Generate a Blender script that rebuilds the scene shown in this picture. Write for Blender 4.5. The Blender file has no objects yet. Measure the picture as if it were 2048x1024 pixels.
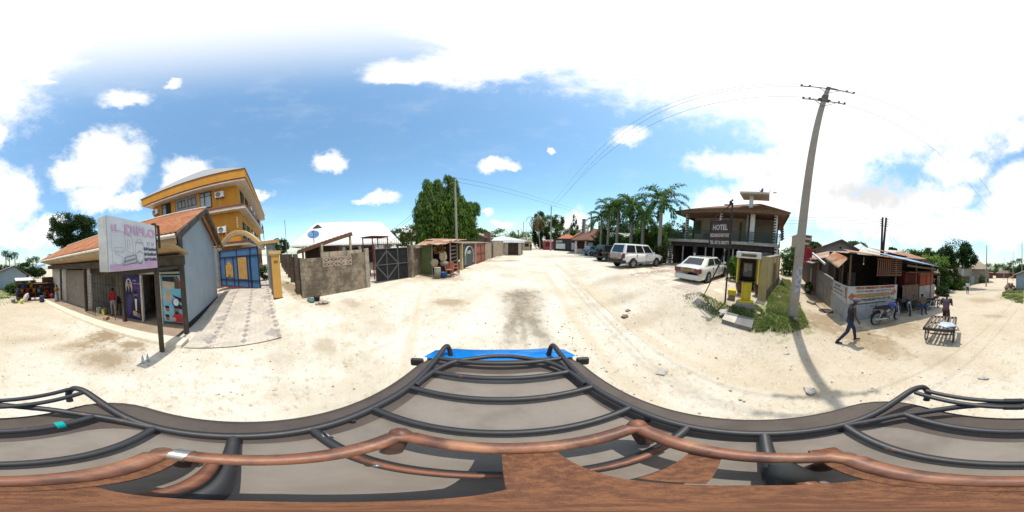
import bpy, math, random
from mathutils import Vector, Matrix
rnd = random.Random(11)
SC = bpy.context.scene
COL = SC.collection
PI = math.pi
# ---------------------------------------------------------------- camera model and terrain
EXPOSURE = 0.35; SUN_E = 3.35; SKY_S = .125; SKY_T = (1.22,1.52,1.46); CLOUD = (7.6,7.6,7.6)
K = math.radians(180/1024); T = math.radians(4.4); CZ = 2.75
PR = [(-80,-4.2),(-40,-3.95),(-20,-3.6),(-10,-3.25),(-5,-3.0),(-2,-2.87),(0,-2.72),(3,-2.32),(6,-2.1),(11,-1.93),(25,-1.78),(45,-1.78),(120,-1.6)]
def S(x, a, b):
    t = min(1, max(0, (x-a)/(b-a))); return t*t*(3-2*t)
def prof(y):
    P = PR
    if y <= P[0][0]: return P[0][1]
    if y >= P[-1][0]: return P[-1][1]
    n = len(P)
    for i in range(n-1):
        if P[i][0] <= y <= P[i+1][0]:
            x0, a = P[i]; x1, b = P[i+1]
            m0 = (P[i+1][1]-P[i-1][1])/(P[i+1][0]-P[i-1][0]) if i > 0 else 0
            m1 = (P[i+2][1]-P[i][1])/(P[i+2][0]-P[i][0]) if i < n-2 else 0
            h = x1-x0; u = (y-x0)/h
            return a*(2*u**3-3*u*u+1)+m0*h*(u**3-2*u*u+u)+b*(3*u*u-2*u**3)+m1*h*(u**3-u*u)
def gz(x, y):
    r = .55*S(x,3.5,6.5)*S(y,-3.2,-.3)*(1-.35*S(y,2,6))*(1-.6*S(y,8,14))
    l = .45*S(-x,6,11)*S(y,-4.5,-1)*(1-S(y,1.5,4.5))
    return CZ+prof(y)+r+l
def ray(px, py):
    az = (px-1024)*K; el = (512-py)*K
    r = math.sin(az)*math.cos(el); f = math.cos(az)*math.cos(el); u = math.sin(el)
    return (r, f*math.cos(T)+u*math.sin(T), -f*math.sin(T)+u*math.cos(T))
def G(px, py, dz=0):
    """ground point seen at a photo pixel"""
    d = ray(px, py); t = .5
    while t < 250:
        if CZ+d[2]*t < gz(d[0]*t, d[1]*t)+dz: break
        t *= 1.02
    a, b = t/1.02, t
    for _ in range(30):
        m = (a+b)/2
        if CZ+d[2]*m < gz(d[0]*m, d[1]*m)+dz: b = m
        else: a = m
    return Vector((d[0]*b, d[1]*b, CZ+d[2]*b))
def Hz(px, py, p):
    d = ray(px, py); return CZ+d[2]*math.hypot(p[0], p[1])/math.hypot(d[0], d[1])
def onX(px, py, X):
    d = ray(px, py); t = X/d[0]; return Vector((X, d[1]*t, CZ+d[2]*t))
def onY(px, py, Y):
    d = ray(px, py); t = Y/d[1]; return Vector((d[0]*t, Y, CZ+d[2]*t))
def onZ(px, py, Z):
    d = ray(px, py); t = (Z-CZ)/d[2]; return Vector((d[0]*t, d[1]*t, Z))
def D(px, py, dist):
    d = ray(px, py); t = dist/math.hypot(d[0], d[1]); return Vector((d[0]*t, d[1]*t, CZ+d[2]*t))
def onV(px, py, a, b):
    """pixel ray met with the vertical plane through ground points a, b"""
    d = ray(px, py); n = (b[1]-a[1], a[0]-b[0])
    t = (a[0]*n[0]+a[1]*n[1])/(d[0]*n[0]+d[1]*n[1]); return Vector((d[0]*t, d[1]*t, CZ+d[2]*t))
def gp(x, y, dz=0): return Vector((x, y, gz(x, y)+dz))

# ---------------------------------------------------------------- materials
def _nt(name):
    m = bpy.data.materials.new(name); m.use_nodes = True; nt = m.node_tree
    return m, nt, nt.nodes['Principled BSDF']
def N(nt, t, **kw):
    n = nt.nodes.new(t)
    for k, v in kw.items():
        if k.startswith('i_'):
            key = k[2:]; n.inputs[int(key) if key.isdigit() else key].default_value = v
        else: setattr(n, k, v)
    return n
def L(nt, a, b): nt.links.new(a, b)
def c4(c): return (c[0], c[1], c[2], 1)
def mixc(nt, fac, a, b):
    n = nt.nodes.new('ShaderNodeMix'); n.data_type = 'RGBA'
    for s, v in ((0, fac), (6, a), (7, b)):
        if hasattr(v, 'node'): L(nt, v, n.inputs[s])
        elif s == 0: n.inputs[0].default_value = v
        else: n.inputs[s].default_value = c4(v)
    return n.outputs[2]
def mth(nt, op, a, b=None, c=None, clamp=False):
    n = nt.nodes.new('ShaderNodeMath'); n.operation = op; n.use_clamp = clamp
    for i, v in enumerate((a, b, c)):
        if v is None: continue
        if hasattr(v, 'node'): L(nt, v, n.inputs[i])
        else: n.inputs[i].default_value = v
    return n.outputs[0]
def ramp(nt, f, lo, hi):
    n = nt.nodes.new('ShaderNodeMapRange'); n.interpolation_type = 'SMOOTHSTEP'
    L(nt, f, n.inputs[0]); n.inputs[1].default_value = lo; n.inputs[2].default_value = hi
    return n.outputs[0]
def noise(nt, vec, sc, det=5, rough=.6):
    n = N(nt, 'ShaderNodeTexNoise'); n.inputs['Scale'].default_value = sc; n.inputs['Detail'].default_value = det; n.inputs['Roughness'].default_value = rough
    L(nt, vec, n.inputs['Vector']); return n.outputs['Fac']
MATS = {}
def mat(name, c, rough=.85, c2=None, sc=3, lo=.35, hi=.65, bump=0, bsc=30, metal=0, spec=.3, streak=None, island=0, stretch=None, coat=0, emit=None, trans=0):
    """procedural paint / stone / cloth: two colours mixed by noise, fine bump, optional vertical streaks and per-island variation"""
    if name in MATS: return MATS[name]
    m, nt, b = _nt(name)
    tc = N(nt, 'ShaderNodeTexCoord').outputs['Object']
    if stretch:
        mp = N(nt, 'ShaderNodeMapping'); mp.inputs['Scale'].default_value = stretch; L(nt, tc, mp.inputs[0]); vec = mp.outputs[0]
    else: vec = tc
    if c2 is None: c2 = tuple(x*.78 for x in c)
    col = mixc(nt, ramp(nt, noise(nt, vec, sc), lo, hi), c, c2)
    fine = noise(nt, vec, sc*7, 3)
    f2 = mixc(nt, mth(nt, 'MULTIPLY', fine, .35), col, tuple(x*.6 for x in c)); col = f2
    if streak:
        mp = N(nt, 'ShaderNodeMapping'); mp.inputs['Scale'].default_value = (3, 3, .25); L(nt, tc, mp.inputs[0])
        col = mixc(nt, ramp(nt, noise(nt, mp.outputs[0], 2.2), .5, .75), col, streak)
    if island:
        ri = N(nt, 'ShaderNodeNewGeometry').outputs['Random Per Island']
        hs = N(nt, 'ShaderNodeHueSaturation'); L(nt, col, hs.inputs['Color'])
        L(nt, mth(nt, 'MULTIPLY_ADD', ri, island, 1-island/2), hs.inputs['Value'])
        L(nt, mth(nt, 'MULTIPLY_ADD', ri, island*.04, .5-island*.02), hs.inputs['Hue']); col = hs.outputs[0]
    L(nt, col, b.inputs['Base Color']) if hasattr(col, 'node') else None
    b.inputs['Metallic'].default_value = metal; b.inputs['Specular IOR Level'].default_value = spec
    L(nt, mth(nt, 'MULTIPLY_ADD', fine, .2, max(.02, rough-.1), clamp=True), b.inputs['Roughness'])
    if coat: b.inputs['Coat Weight'].default_value = coat; b.inputs['Coat Roughness'].default_value = .08
    if trans: b.inputs['Transmission Weight'].default_value = trans
    if emit: b.inputs['Emission Color'].default_value = c4(emit); b.inputs['Emission Strength'].default_value = 1
    if bump:
        bn = N(nt, 'ShaderNodeBump'); bn.inputs['Strength'].default_value = min(1, bump); bn.inputs['Distance'].default_value = .02
        L(nt, noise(nt, vec, bsc, 4), bn.inputs['Height']); L(nt, bn.outputs[0], b.inputs['Normal'])
    MATS[name] = m; return m
def leafmat(name, c, c2, island=.9):
    if name in MATS: return MATS[name]
    m, nt, b = _nt(name)
    tc = N(nt, 'ShaderNodeTexCoord').outputs['Object']
    col = mixc(nt, ramp(nt, noise(nt, tc, .9, 3), .38, .62), c, c2)
    ri = N(nt, 'ShaderNodeNewGeometry').outputs['Random Per Island']
    hs = N(nt, 'ShaderNodeHueSaturation'); L(nt, col, hs.inputs['Color'])
    L(nt, mth(nt, 'MULTIPLY_ADD', ri, island, 1-island/2), hs.inputs['Value'])
    L(nt, mth(nt, 'MULTIPLY_ADD', ri, .05, .475), hs.inputs['Hue'])
    L(nt, hs.outputs[0], b.inputs['Base Color']); b.inputs['Roughness'].default_value = .6
    b.inputs['Specular IOR Level'].default_value = .22
    tr = N(nt, 'ShaderNodeBsdfTranslucent'); L(nt, hs.outputs[0], tr.inputs[0])
    mx = N(nt, 'ShaderNodeMixShader', i_0=.42); L(nt, b.outputs[0], mx.inputs[1]); L(nt, tr.outputs[0], mx.inputs[2])
    L(nt, mx.outputs[0], nt.nodes['Material Output'].inputs[0])
    MATS[name] = m; return m
def blockmat(name, c, c2, mortar, bw=.45, bh=.23, dirt=(.12,.10,.08), mort=.012, lo=.4, hi=.7):
    """concrete block or paver wall: joints in the plane of the wall"""
    if name in MATS: return MATS[name]
    m, nt, b = _nt(name)
    tc = N(nt, 'ShaderNodeTexCoord').outputs['Object']
    sp = N(nt, 'ShaderNodeSeparateXYZ'); L(nt, tc, sp.inputs[0]); cb = N(nt, 'ShaderNodeCombineXYZ')
    L(nt, mth(nt, 'ADD', sp.outputs[0], sp.outputs[1]), cb.inputs[0]); L(nt, sp.outputs[2], cb.inputs[1])
    dn = noise(nt, tc, 6, 3); va = N(nt, 'ShaderNodeVectorMath', operation='MULTIPLY_ADD'); va.inputs[1].default_value = (1,1,1)
    L(nt, cb.outputs[0], va.inputs[0]); sc_ = N(nt, 'ShaderNodeVectorMath', operation='SCALE', i_Scale=.03); cc = N(nt, 'ShaderNodeCombineXYZ'); L(nt, dn, cc.inputs[0]); L(nt, dn, cc.inputs[1]); L(nt, cc.outputs[0], sc_.inputs[0]); L(nt, sc_.outputs[0], va.inputs[2])
    br = N(nt, 'ShaderNodeTexBrick'); L(nt, va.outputs[0], br.inputs['Vector']); br.inputs['Scale'].default_value = 1
    br.inputs['Brick Width'].default_value = bw; br.inputs['Row Height'].default_value = bh; br.inputs['Mortar Size'].default_value = mort; br.inputs['Mortar Smooth'].default_value = .4
    br.inputs['Color1'].default_value = c4(c); br.inputs['Color2'].default_value = c4(c2); br.inputs['Mortar'].default_value = c4(mortar)
    mp = N(nt, 'ShaderNodeMapping'); mp.inputs['Scale'].default_value = (1.2, 1.2, .75); L(nt, tc, mp.inputs[0])
    col = mixc(nt, mth(nt, 'MULTIPLY', ramp(nt, noise(nt, mp.outputs[0], 1.6, 8, .72), lo, hi), .7), br.outputs[0], dirt)
    col = mixc(nt, mth(nt, 'MULTIPLY', ramp(nt, noise(nt, tc, 14, 4), .45, .7), .5), col, tuple(x*.55 for x in c))
    L(nt, col, b.inputs['Base Color']); b.inputs['Roughness'].default_value = .95; b.inputs['Specular IOR Level'].default_value = .15
    bn = N(nt, 'ShaderNodeBump'); bn.inputs['Strength'].default_value = .6; bn.inputs['Distance'].default_value = .02
    L(nt, mth(nt, 'ADD', noise(nt, tc, 25, 4), mth(nt, 'MULTIPLY', br.outputs['Fac'], -.8)), bn.inputs['Height']); L(nt, bn.outputs[0], b.inputs['Normal'])
    MATS[name] = m; return m

# ---------------------------------------------------------------- mesh building
def frame(d):
    d = d.normalized(); a = Vector((0,0,1)) if abs(d.z) < .9 else Vector((1,0,0))
    u = d.cross(a).normalized(); return u, d.cross(u).normalized()
class MB:
    def __init__(s): s.v = []; s.f = []; s.m = []; s.s = []
    def add(s, vs, fs, mi=0, sm=False):
        o = len(s.v); s.v += [tuple(p) for p in vs]
        for f in fs: s.f.append([i+o for i in f]); s.m.append(mi); s.s.append(sm)
        return s
    def bx(s, x0, x1, y0, y1, z0, z1, mi=0):
        vs = [(x,y,z) for z in (z0,z1) for x,y in ((x0,y0),(x1,y0),(x1,y1),(x0,y1))]
        return s.add(vs, [(3,2,1,0),(4,5,6,7),(0,1,5,4),(1,2,6,5),(2,3,7,6),(3,0,4,7)], mi)
    def box(s, c, sz, rz=0, mi=0, rx=0, ry=0):
        M = Matrix.Rotation(rz,3,'Z') @ Matrix.Rotation(ry,3,'Y') @ Matrix.Rotation(rx,3,'X'); c = Vector(c); hx,hy,hz = sz[0]/2,sz[1]/2,sz[2]/2
        vs = [c+M@Vector((x,y,z)) for z in (-hz,hz) for x,y in ((-hx,-hy),(hx,-hy),(hx,hy),(-hx,hy))]
        return s.add(vs, [(3,2,1,0),(4,5,6,7),(0,1,5,4),(1,2,6,5),(2,3,7,6),(3,0,4,7)], mi)
    def wallseg(s, a, b, z0a, z0b, z1a, z1b, th, mi=0):
        """upright slab between ground points a and b with thickness th (to the left of a->b is +)"""
        a = Vector((a[0],a[1],0)); b = Vector((b[0],b[1],0)); n = Vector((-(b-a).y,(b-a).x,0)).normalized()*th
        vs = []
        for p,z0,z1 in ((a,z0a,z1a),(b,z0b,z1b)):
            for q in (p,p+n):
                vs += [(q.x,q.y,z0),(q.x,q.y,z1)]
        return s.add(vs, [(0,4,5,1),(2,3,7,6),(0,1,3,2),(4,6,7,5),(1,5,7,3),(0,2,6,4)], mi)
    def tube(s, pts, r, n=8, mi=0, sm=True, cap=True, closed=False):
        P = [Vector(p) for p in pts]; m = len(P); R = r if isinstance(r,(list,tuple)) else [r]*m
        vs = []; pu = None
        for i,p in enumerate(P):
            if closed: d = P[(i+1)%m]-P[i-1]
            else: d = P[min(i+1,m-1)]-P[max(i-1,0)]
            if d.length < 1e-9: d = Vector((0,0,1))
            d.normalize()
            if pu is None: u,w = frame(d)
            else:
                u = pu-d*pu.dot(d)
                if u.length < 1e-6: u,w = frame(d)
                u.normalize(); w = d.cross(u)
            pu = u
            for k in range(n):
                a = 2*PI*k/n; vs.append(p+(u*math.cos(a)+w*math.sin(a))*R[i])
        fs = [(i*n+k, i*n+(k+1)%n, (i+1)*n+(k+1)%n, (i+1)*n+k) for i in range(m-1) for k in range(n)]
        if closed: fs += [((m-1)*n+k, (m-1)*n+(k+1)%n, (k+1)%n, k) for k in range(n)]
        s.add(vs, fs, mi, sm)
        if cap and not closed:
            s.add([vs[k] for k in range(n)], [list(range(n))[::-1]], mi); s.add([vs[(m-1)*n+k] for k in range(n)], [list(range(n))], mi)
        return s
    def cyl(s, a, b, r0, r1=None, n=12, mi=0): return s.tube([a,b], [r0, r0 if r1 is None else r1], n, mi)
    def bar(s, a, b, w, h, mi=0, up=(0,0,1)):
        a=Vector(a); b=Vector(b); d=(b-a).normalized(); up=Vector(up); u=d.cross(up)
        if u.length<1e-4: u=d.cross(Vector((1,0,0)))
        u.normalize(); w2=u.cross(d)
        vs=[p+u*sx*w/2+w2*sz*h/2 for p in (a,b) for sx,sz in ((-1,-1),(1,-1),(1,1),(-1,1))]
        return s.add(vs,[(3,2,1,0),(4,5,6,7),(0,1,5,4),(1,2,6,5),(2,3,7,6),(3,0,4,7)],mi)
    def sph(s, c, r, nu=14, nv=9, mi=0, sm=True, fn=None):
        c = Vector(c); r = (r,r,r) if not isinstance(r,(tuple,list)) else r; vs = []
        for i in range(nv+1):
            t = PI*i/nv
            for k in range(nu):
                a = 2*PI*k/nu; p = Vector((math.sin(t)*math.cos(a)*r[0], math.sin(t)*math.sin(a)*r[1], math.cos(t)*r[2]))
                vs.append(c+(fn(p) if fn else p))
        fs = [(i*nu+k, (i+1)*nu+k, (i+1)*nu+(k+1)%nu, i*nu+(k+1)%nu) for i in range(nv) for k in range(nu)]
        return s.add(vs, fs, mi, sm)
    def lathe(s, prof_, c=(0,0,0), n=20, mi=0, sm=True, axis=None):
        c = Vector(c); vs = []
        if axis is None: U,V,A = Vector((1,0,0)),Vector((0,1,0)),Vector((0,0,1))
        else: A = Vector(axis).normalized(); U,V = frame(A)
        for r,z in prof_:
            for k in range(n):
                a = 2*PI*k/n; vs.append(c+U*(r*math.cos(a))+V*(r*math.sin(a))+A*z)
        fs = [(i*n+k, i*n+(k+1)%n, (i+1)*n+(k+1)%n, (i+1)*n+k) for i in range(len(prof_)-1) for k in range(n)]
        return s.add(vs, fs, mi, sm)
    def quad(s, a, b, c, d, mi=0): return s.add([a,b,c,d], [(0,1,2,3)], mi)
    def slab(s, pts, ext, mi=0):
        """polygon pts extruded by vector ext"""
        n = len(pts); e = Vector(ext); P = [Vector(p) for p in pts]
        vs = P+[p+e for p in P]
        return s.add(vs, [list(range(n))[::-1], list(range(n,2*n))]+[(i,(i+1)%n,n+(i+1)%n,n+i) for i in range(n)], mi)
    def corr(s, a, b, c, d, waves, amp=.03, mi=0, th=.012, seg=6, jag=0):
        """corrugated sheet: a->b along the eave, d->c along the ridge; waves across a->b"""
        a,b,c,d = map(Vector,(a,b,c,d)); nrm = (b-a).cross(d-a).normalized()
        if nrm.z < 0: nrm = -nrm
        nu = waves*6; vs = []
        for lay in (0,1):
            for j in range(seg+1):
                v = j/seg
                for i in range(nu+1):
                    u = i/nu; p = a*(1-u)*(1-v)+b*u*(1-v)+c*u*v+d*(1-u)*v
                    if jag and j in (0,seg): p = p+(a-d).normalized()*((rnd.random() if i%30==0 else .5)-.5)*jag
                    vs.append(p+nrm*(amp*math.sin(2*PI*waves*u)-lay*th))
        w = nu+1; k = w*(seg+1)
        fs = [(j*w+i, j*w+i+1, (j+1)*w+i+1, (j+1)*w+i) for j in range(seg) for i in range(nu)]
        fs += [tuple(q+k for q in f[::-1]) for f in fs]
        fs += [(i+1,i,i+k,i+1+k) for i in range(nu)]+[(seg*w+i,seg*w+i+1,seg*w+i+1+k,seg*w+i+k) for i in range(nu)]
        return s.add(vs, fs, mi, True)
    def build(s, name, mats, parent=None, off=(0,0,0), bevel=0, bseg=2):
        me = bpy.data.meshes.new(name); o0 = off
        me.from_pydata([(v[0]-o0[0], v[1]-o0[1], v[2]-o0[2]) for v in s.v], [], s.f)
        for m_ in (mats if isinstance(mats,(list,tuple)) else [mats]): me.materials.append(m_)
        me.polygons.foreach_set('material_index', s.m); me.polygons.foreach_set('use_smooth', s.s); me.update()
        o = bpy.data.objects.new(name, me); COL.objects.link(o)
        if parent is not None: o.parent = parent
        if bevel:
            bm = o.modifiers.new('bevel','BEVEL'); bm.width = bevel; bm.segments = bseg; bm.limit_method = 'ANGLE'; bm.angle_limit = math.radians(40)
        return o
OFF = {}
def rotz(mb, c, a):
    s_,k_ = math.sin(a),math.cos(a); mb.v = [(c[0]+(x-c[0])*k_-(y-c[1])*s_, c[1]+(x-c[0])*s_+(y-c[1])*k_, z) for x,y,z in mb.v]; return mb
def thing(name, label, cat, loc=(0,0,0), rz=0, group=None, local=False):
    o = bpy.data.objects.new(name, None); COL.objects.link(o); o.location = loc; o.rotation_euler = (0,0,rz); o.empty_display_size = .2
    o['label'] = label; o['category'] = cat
    if group: o['group'] = group
    OFF[o.name] = (0,0,0) if (local or rz) else tuple(loc)
    return o
def top(o):
    while o.parent is not None: o = o.parent
    return o
KEEP = ('crown','foliage','leaves','dark_core','top_spikes','picture')
def pieces(mb):
    """sort the faces of a builder into groups of shells that stand apart from each other"""
    n = len(mb.v); par = list(range(n))
    def fd(i):
        while par[i] != i: par[i] = par[par[i]]; i = par[i]
        return i
    for f in mb.f:
        r = fd(f[0])
        for i in f[1:]: par[fd(i)] = r
    isl = {}
    for i in range(n): isl.setdefault(fd(i), []).append(i)
    keys = list(isl)
    if len(keys) < 2 or len(keys) > 400: return [mb]
    bx = {}
    for k in keys:
        P = [mb.v[i] for i in isl[k]]; bx[k] = ([min(p[a] for p in P) for a in range(3)], [max(p[a] for p in P) for a in range(3)])
    gp_ = {k: k for k in keys}
    def fg(k):
        while gp_[k] != k: k = gp_[k]
        return k
    for i,a in enumerate(keys):
        la,ha = bx[a]; sa = max(ha[q]-la[q] for q in range(3))
        for b in keys[i+1:]:
            lb,hb = bx[b]; sb = max(hb[q]-lb[q] for q in range(3))
            g = math.sqrt(sum(max(0,la[q]-hb[q],lb[q]-ha[q])**2 for q in range(3)))
            if g <= max(.02,.5*max(sa,sb))*.98: gp_[fg(a)] = fg(b)
    grp = {}
    for k in keys: grp.setdefault(fg(k), []).append(k)
    if len(grp) < 2: return [mb]
    of = {}
    for g,ks in grp.items():
        for k in ks:
            for i in isl[k]: of[i] = g
    out = []
    for g in grp:
        m = MB(); ix = {}
        for i in range(n):
            if of[i] == g: ix[i] = len(m.v); m.v.append(mb.v[i])
        for f,mi,sm in zip(mb.f,mb.m,mb.s):
            if of[f[0]] == g: m.f.append([ix[i] for i in f]); m.m.append(mi); m.s.append(sm)
        out.append(m)
    return sorted(out, key=lambda m: -len(m.v))
def part(root, name, mb, mats, label=None, bevel=0, bseg=2):
    first = None
    for m in ([mb] if name in KEEP else pieces(mb)):
        o = m.build(name, mats, root, OFF.get(top(root).name, (0,0,0)), bevel, bseg)
        if label: o['label'] = label
        first = first or o
    return first
def single(name, label, cat, mb, mats, loc, group=None, bevel=0):
    """a thing that is one mesh; mb is in world coordinates"""
    o = mb.build(name, mats, None, loc, bevel); o.location = loc; o['label'] = label; o['category'] = cat
    if group: o['group'] = group
    return o
def structure(name, mb, mats, kind='structure'):
    o = mb.build(name, mats); o['kind'] = kind; return o
def dup(root, loc, rz=None, label=None, scale=None):
    r = root.copy(); COL.objects.link(r); r.location = loc
    if rz is not None: r.rotation_euler = (0,0,rz)
    if scale: r.scale = (scale,)*3
    if label: r['label'] = label
    for ch in list(root.children):
        c = ch.copy(); COL.objects.link(c); c.parent = r
        for g in list(ch.children):
            d = g.copy(); COL.objects.link(d); d.parent = c
    return r
def text_mb(txt, size, origin, xdir, zdir, depth=.004, mi=0, mb=None, bold=.0, center=False, width=None):
    """lettering as real mesh, laid in the plane of xdir, zdir"""
    cu = bpy.data.curves.new('lettering','FONT'); cu.body = txt; cu.size = size; cu.extrude = depth; cu.offset = bold; cu.resolution_u = 3
    if center: cu.align_x = 'CENTER'
    ob = bpy.data.objects.new('lettering', cu); COL.objects.link(ob)
    dg = bpy.context.evaluated_depsgraph_get(); dg.update()
    me = bpy.data.meshes.new_from_object(ob.evaluated_get(dg))
    X = Vector(xdir).normalized(); Z = Vector(zdir).normalized(); Y = X.cross(Z)*-1; o = Vector(origin)
    sx = 1
    if width and len(me.vertices):
        xs = [v.co.x for v in me.vertices]; sx = width/(max(xs)-min(xs))
    mb = mb or MB()
    mb.add([o+X*v.co.x*sx+Z*v.co.y+(X.cross(Z))*v.co.z for v in me.vertices], [list(p.vertices) for p in me.polygons], mi)
    bpy.data.objects.remove(ob); bpy.data.curves.remove(cu); bpy.data.meshes.remove(me)
    return mb

# ---------------------------------------------------------------- plants
def leafq(mb, p, d, n, l, w, mi=0):
    d = d.normalized(); u = d.cross(n)
    if u.length < 1e-4: u = d.cross(Vector((.3,.5,.8)))
    u.normalize()
    mb.add([p-u*w*.15, p+d*l*.45-u*w*.5, p+d*l, p+d*l*.5+u*w*.5], [(0,1,2,3)], mi)
def rv(): 
    while True:
        v = Vector((rnd.uniform(-1,1),rnd.uniform(-1,1),rnd.uniform(-1,1)))
        if .05 < v.length < 1: return v
def foliage(mb, blobs, n, ls, lw=None, droop=.2, inner=.3, clump=0):
    n = n*1.9; lw = lw or ls*.62; W = [b[1][0]*b[1][1]+b[1][1]*b[1][2]+b[1][0]*b[1][2] for b in blobs]; tot = sum(W)
    for b,wt in zip(blobs, W):
        c = Vector(b[0]); r = b[1]
        cl = [rv().normalized() for _ in range(max(3,int(clump)))] if clump else None
        for _ in range(int(n*wt/tot)):
            q = rv().normalized()
            if cl and rnd.random() < .75: q = (rnd.choice(cl)+rv()*.38).normalized()
            f = rnd.uniform(inner,1)**.5*rnd.uniform(.86,1.1)
            p = c+Vector((q.x*r[0],q.y*r[1],q.z*r[2]))*f
            d = (q+rv()*.9+Vector((0,0,-droop))).normalized()
            leafq(mb, p, d, (q+rv()*.6), ls*rnd.uniform(.6,1.25), lw*rnd.uniform(.7,1.2))
    return mb
def tree(name, label, base, blobs, n, ls, lm, trunk=(.18,2.0), bark=None, cat='tree', group=None, droop=.2, clump=10, limbs=True, lw=None):
    base = Vector(base); r = thing(name, label, cat, base, group=group)
    bark = bark or mat('tree_bark',(.16,.12,.09),.95,bump=.5)
    tb = MB(); tr,th = trunk; topp = base+Vector((0,0,th))
    tb.tube([base-Vector((0,0,.1)), base+Vector((tr*.3,0,th*.5)), topp], [tr*1.2,tr,tr*.8], 9)
    if limbs:
        for b in blobs:
            c = Vector(b[0]); m_ = topp.lerp(c,.5)+Vector((0,0,(c-topp).length*.08))
            tb.tube([topp-Vector((0,0,.15)), m_, c], [tr*.6,tr*.35,tr*.12], 6)
    part(r, 'trunk', tb, bark)
    part(r, 'crown', foliage(MB(), blobs, n, ls, lw, droop=droop, clump=clump), lm)
    return r
def frond(mb, base, az, length, el0, droop, nl=20, ll=.5, mi=0, ri=1, lw=.075, vdroop=.38):
    p = Vector(base); st = length/14; el = el0; pts = [p.copy()]; dirs = []
    h = Vector((math.cos(az),math.sin(az),0))
    for i in range(14):
        d = h*math.cos(el)+Vector((0,0,math.sin(el))); p = p+d*st; pts.append(p.copy()); dirs.append(d); el -= droop/14*(1+i/9)
    mb.tube(pts, [.03*(1-i/16) for i in range(15)], 4, ri, cap=False)
    side = Vector((-h.y,h.x,0))
    for k in range(nl):
        t = .12+.88*k/nl; f = t*14; i = min(13,int(f)); q = pts[i].lerp(pts[i+1], f-i); d = dirs[i]; up = side.cross(d)
        for sg in (-1,1):
            a = d*rnd.uniform(.4,.8)+side*sg*rnd.uniform(.55,1)+Vector((0,0,-vdroop*rnd.uniform(.4,1.6)))+up*rnd.uniform(-.45,.45)
            leafq(mb, q, a, d.cross(side)+rv()*.2, ll*rnd.uniform(.75,1.15)*(1-.55*abs(t-.45)**1.2), lw*rnd.uniform(.8,1.3), mi)
def palm(name, label, base, h, nf, fl, lm, group=None, stripes=False, rad=.16, lean=(0,0), shaft=True, nl=20, dropd=1.35, cat='palm tree', elr=(.0,1.35), ll=.55):
    base = Vector(base); r = thing(name, label, cat, base, group=group)
    topp = base+Vector((lean[0],lean[1],h)); mid = base+Vector((lean[0]*.35,lean[1]*.35,h*.55))
    tb = MB(); zs = 12
    pts = [base*(1-t)**2+mid*2*t*(1-t)+topp*t*t for t in [i/zs for i in range(zs+1)]]; pts[0] = pts[0]-Vector((0,0,.15))
    tb.tube(pts, [rad*(1.25-.45*i/zs)+.012*(i%2) for i in range(zs+1)], 10)
    part(r, 'trunk', tb, mat('palm_bark',(.33,.30,.26),.95,(.2,.18,.15),sc=6,bump=.5))
    if stripes:
        sb = MB()
        for k in range(6): sb.lathe([(rad*1.22+.006,.25+k*.22),(rad*1.2+.006,.25+(k+1)*.22)], base, 12, k%2)
        part(r, 'painted_band', sb, [mat('band_black',(.02,.02,.02),.7), mat('band_yellow',(.55,.36,.05),.7)])
    if shaft:
        part(r, 'crownshaft', MB().tube([topp-Vector((0,0,.25)), topp+Vector((0,0,.3)), topp+Vector((0,0,.8))],[rad*.85,rad*.8,rad*.4],9), mat('crownshaft_green',(.16,.24,.06),.5))
        topp = topp+Vector((0,0,.6))
    fb = MB()
    for k in range(nf):
        az = k*2.39996+rnd.uniform(-.3,.3); f = (k+.5)/nf; el = elr[1]+(elr[0]-elr[1])*f+rnd.uniform(-.12,.12)
        frond(fb, topp, az, fl*rnd.uniform(.85,1.1), el, dropd*rnd.uniform(.75,1.15), int(nl*1.35), ll, lw=max(.085,ll*.17))
    part(r, 'crown', fb, [lm, mat('frond_stem',(.2,.26,.08),.6)])
    return r
def blades(mb, poly, n, h=(.1,.3), w=.012, dz=0):
    """grass blades spread over a ground polygon"""
    P = [Vector((p[0],p[1])) for p in poly]; x0,x1 = min(p.x for p in P),max(p.x for p in P); y0,y1 = min(p.y for p in P),max(p.y for p in P)
    def ins(x,y):
        c = False; j = len(P)-1
        for i in range(len(P)):
            if (P[i].y>y) != (P[j].y>y) and x < (P[j].x-P[i].x)*(y-P[i].y)/(P[j].y-P[i].y)+P[i].x: c = not c
            j = i
        return c
    k = 0; cl = [(rnd.uniform(x0,x1),rnd.uniform(y0,y1)) for _ in range(max(4,n//120))]
    for _ in range(n*6):
        if k >= n: break
        if rnd.random() < .8:
            c = rnd.choice(cl); x = c[0]+rnd.gauss(0,.25); y = c[1]+rnd.gauss(0,.25)
        else: x = rnd.uniform(x0,x1); y = rnd.uniform(y0,y1)
        if not ins(x,y): continue
        k += 1; a = rnd.uniform(0,2*PI); hh = rnd.uniform(*h); b = Vector((math.cos(a),math.sin(a),0)); s = Vector((-b.y,b.x,0))*w*rnd.uniform(.7,1.6)
        p = gp(x,y,dz-.02); m_ = p+b*hh*.22+Vector((0,0,hh*.65)); t = p+b*hh*rnd.uniform(.4,.9)+Vector((0,0,hh*rnd.uniform(.7,1)))
        mb.add([p-s,p+s,m_+s*.8,m_-s*.8,t], [(0,1,2,3),(3,2,4)])
    return mb
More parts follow.
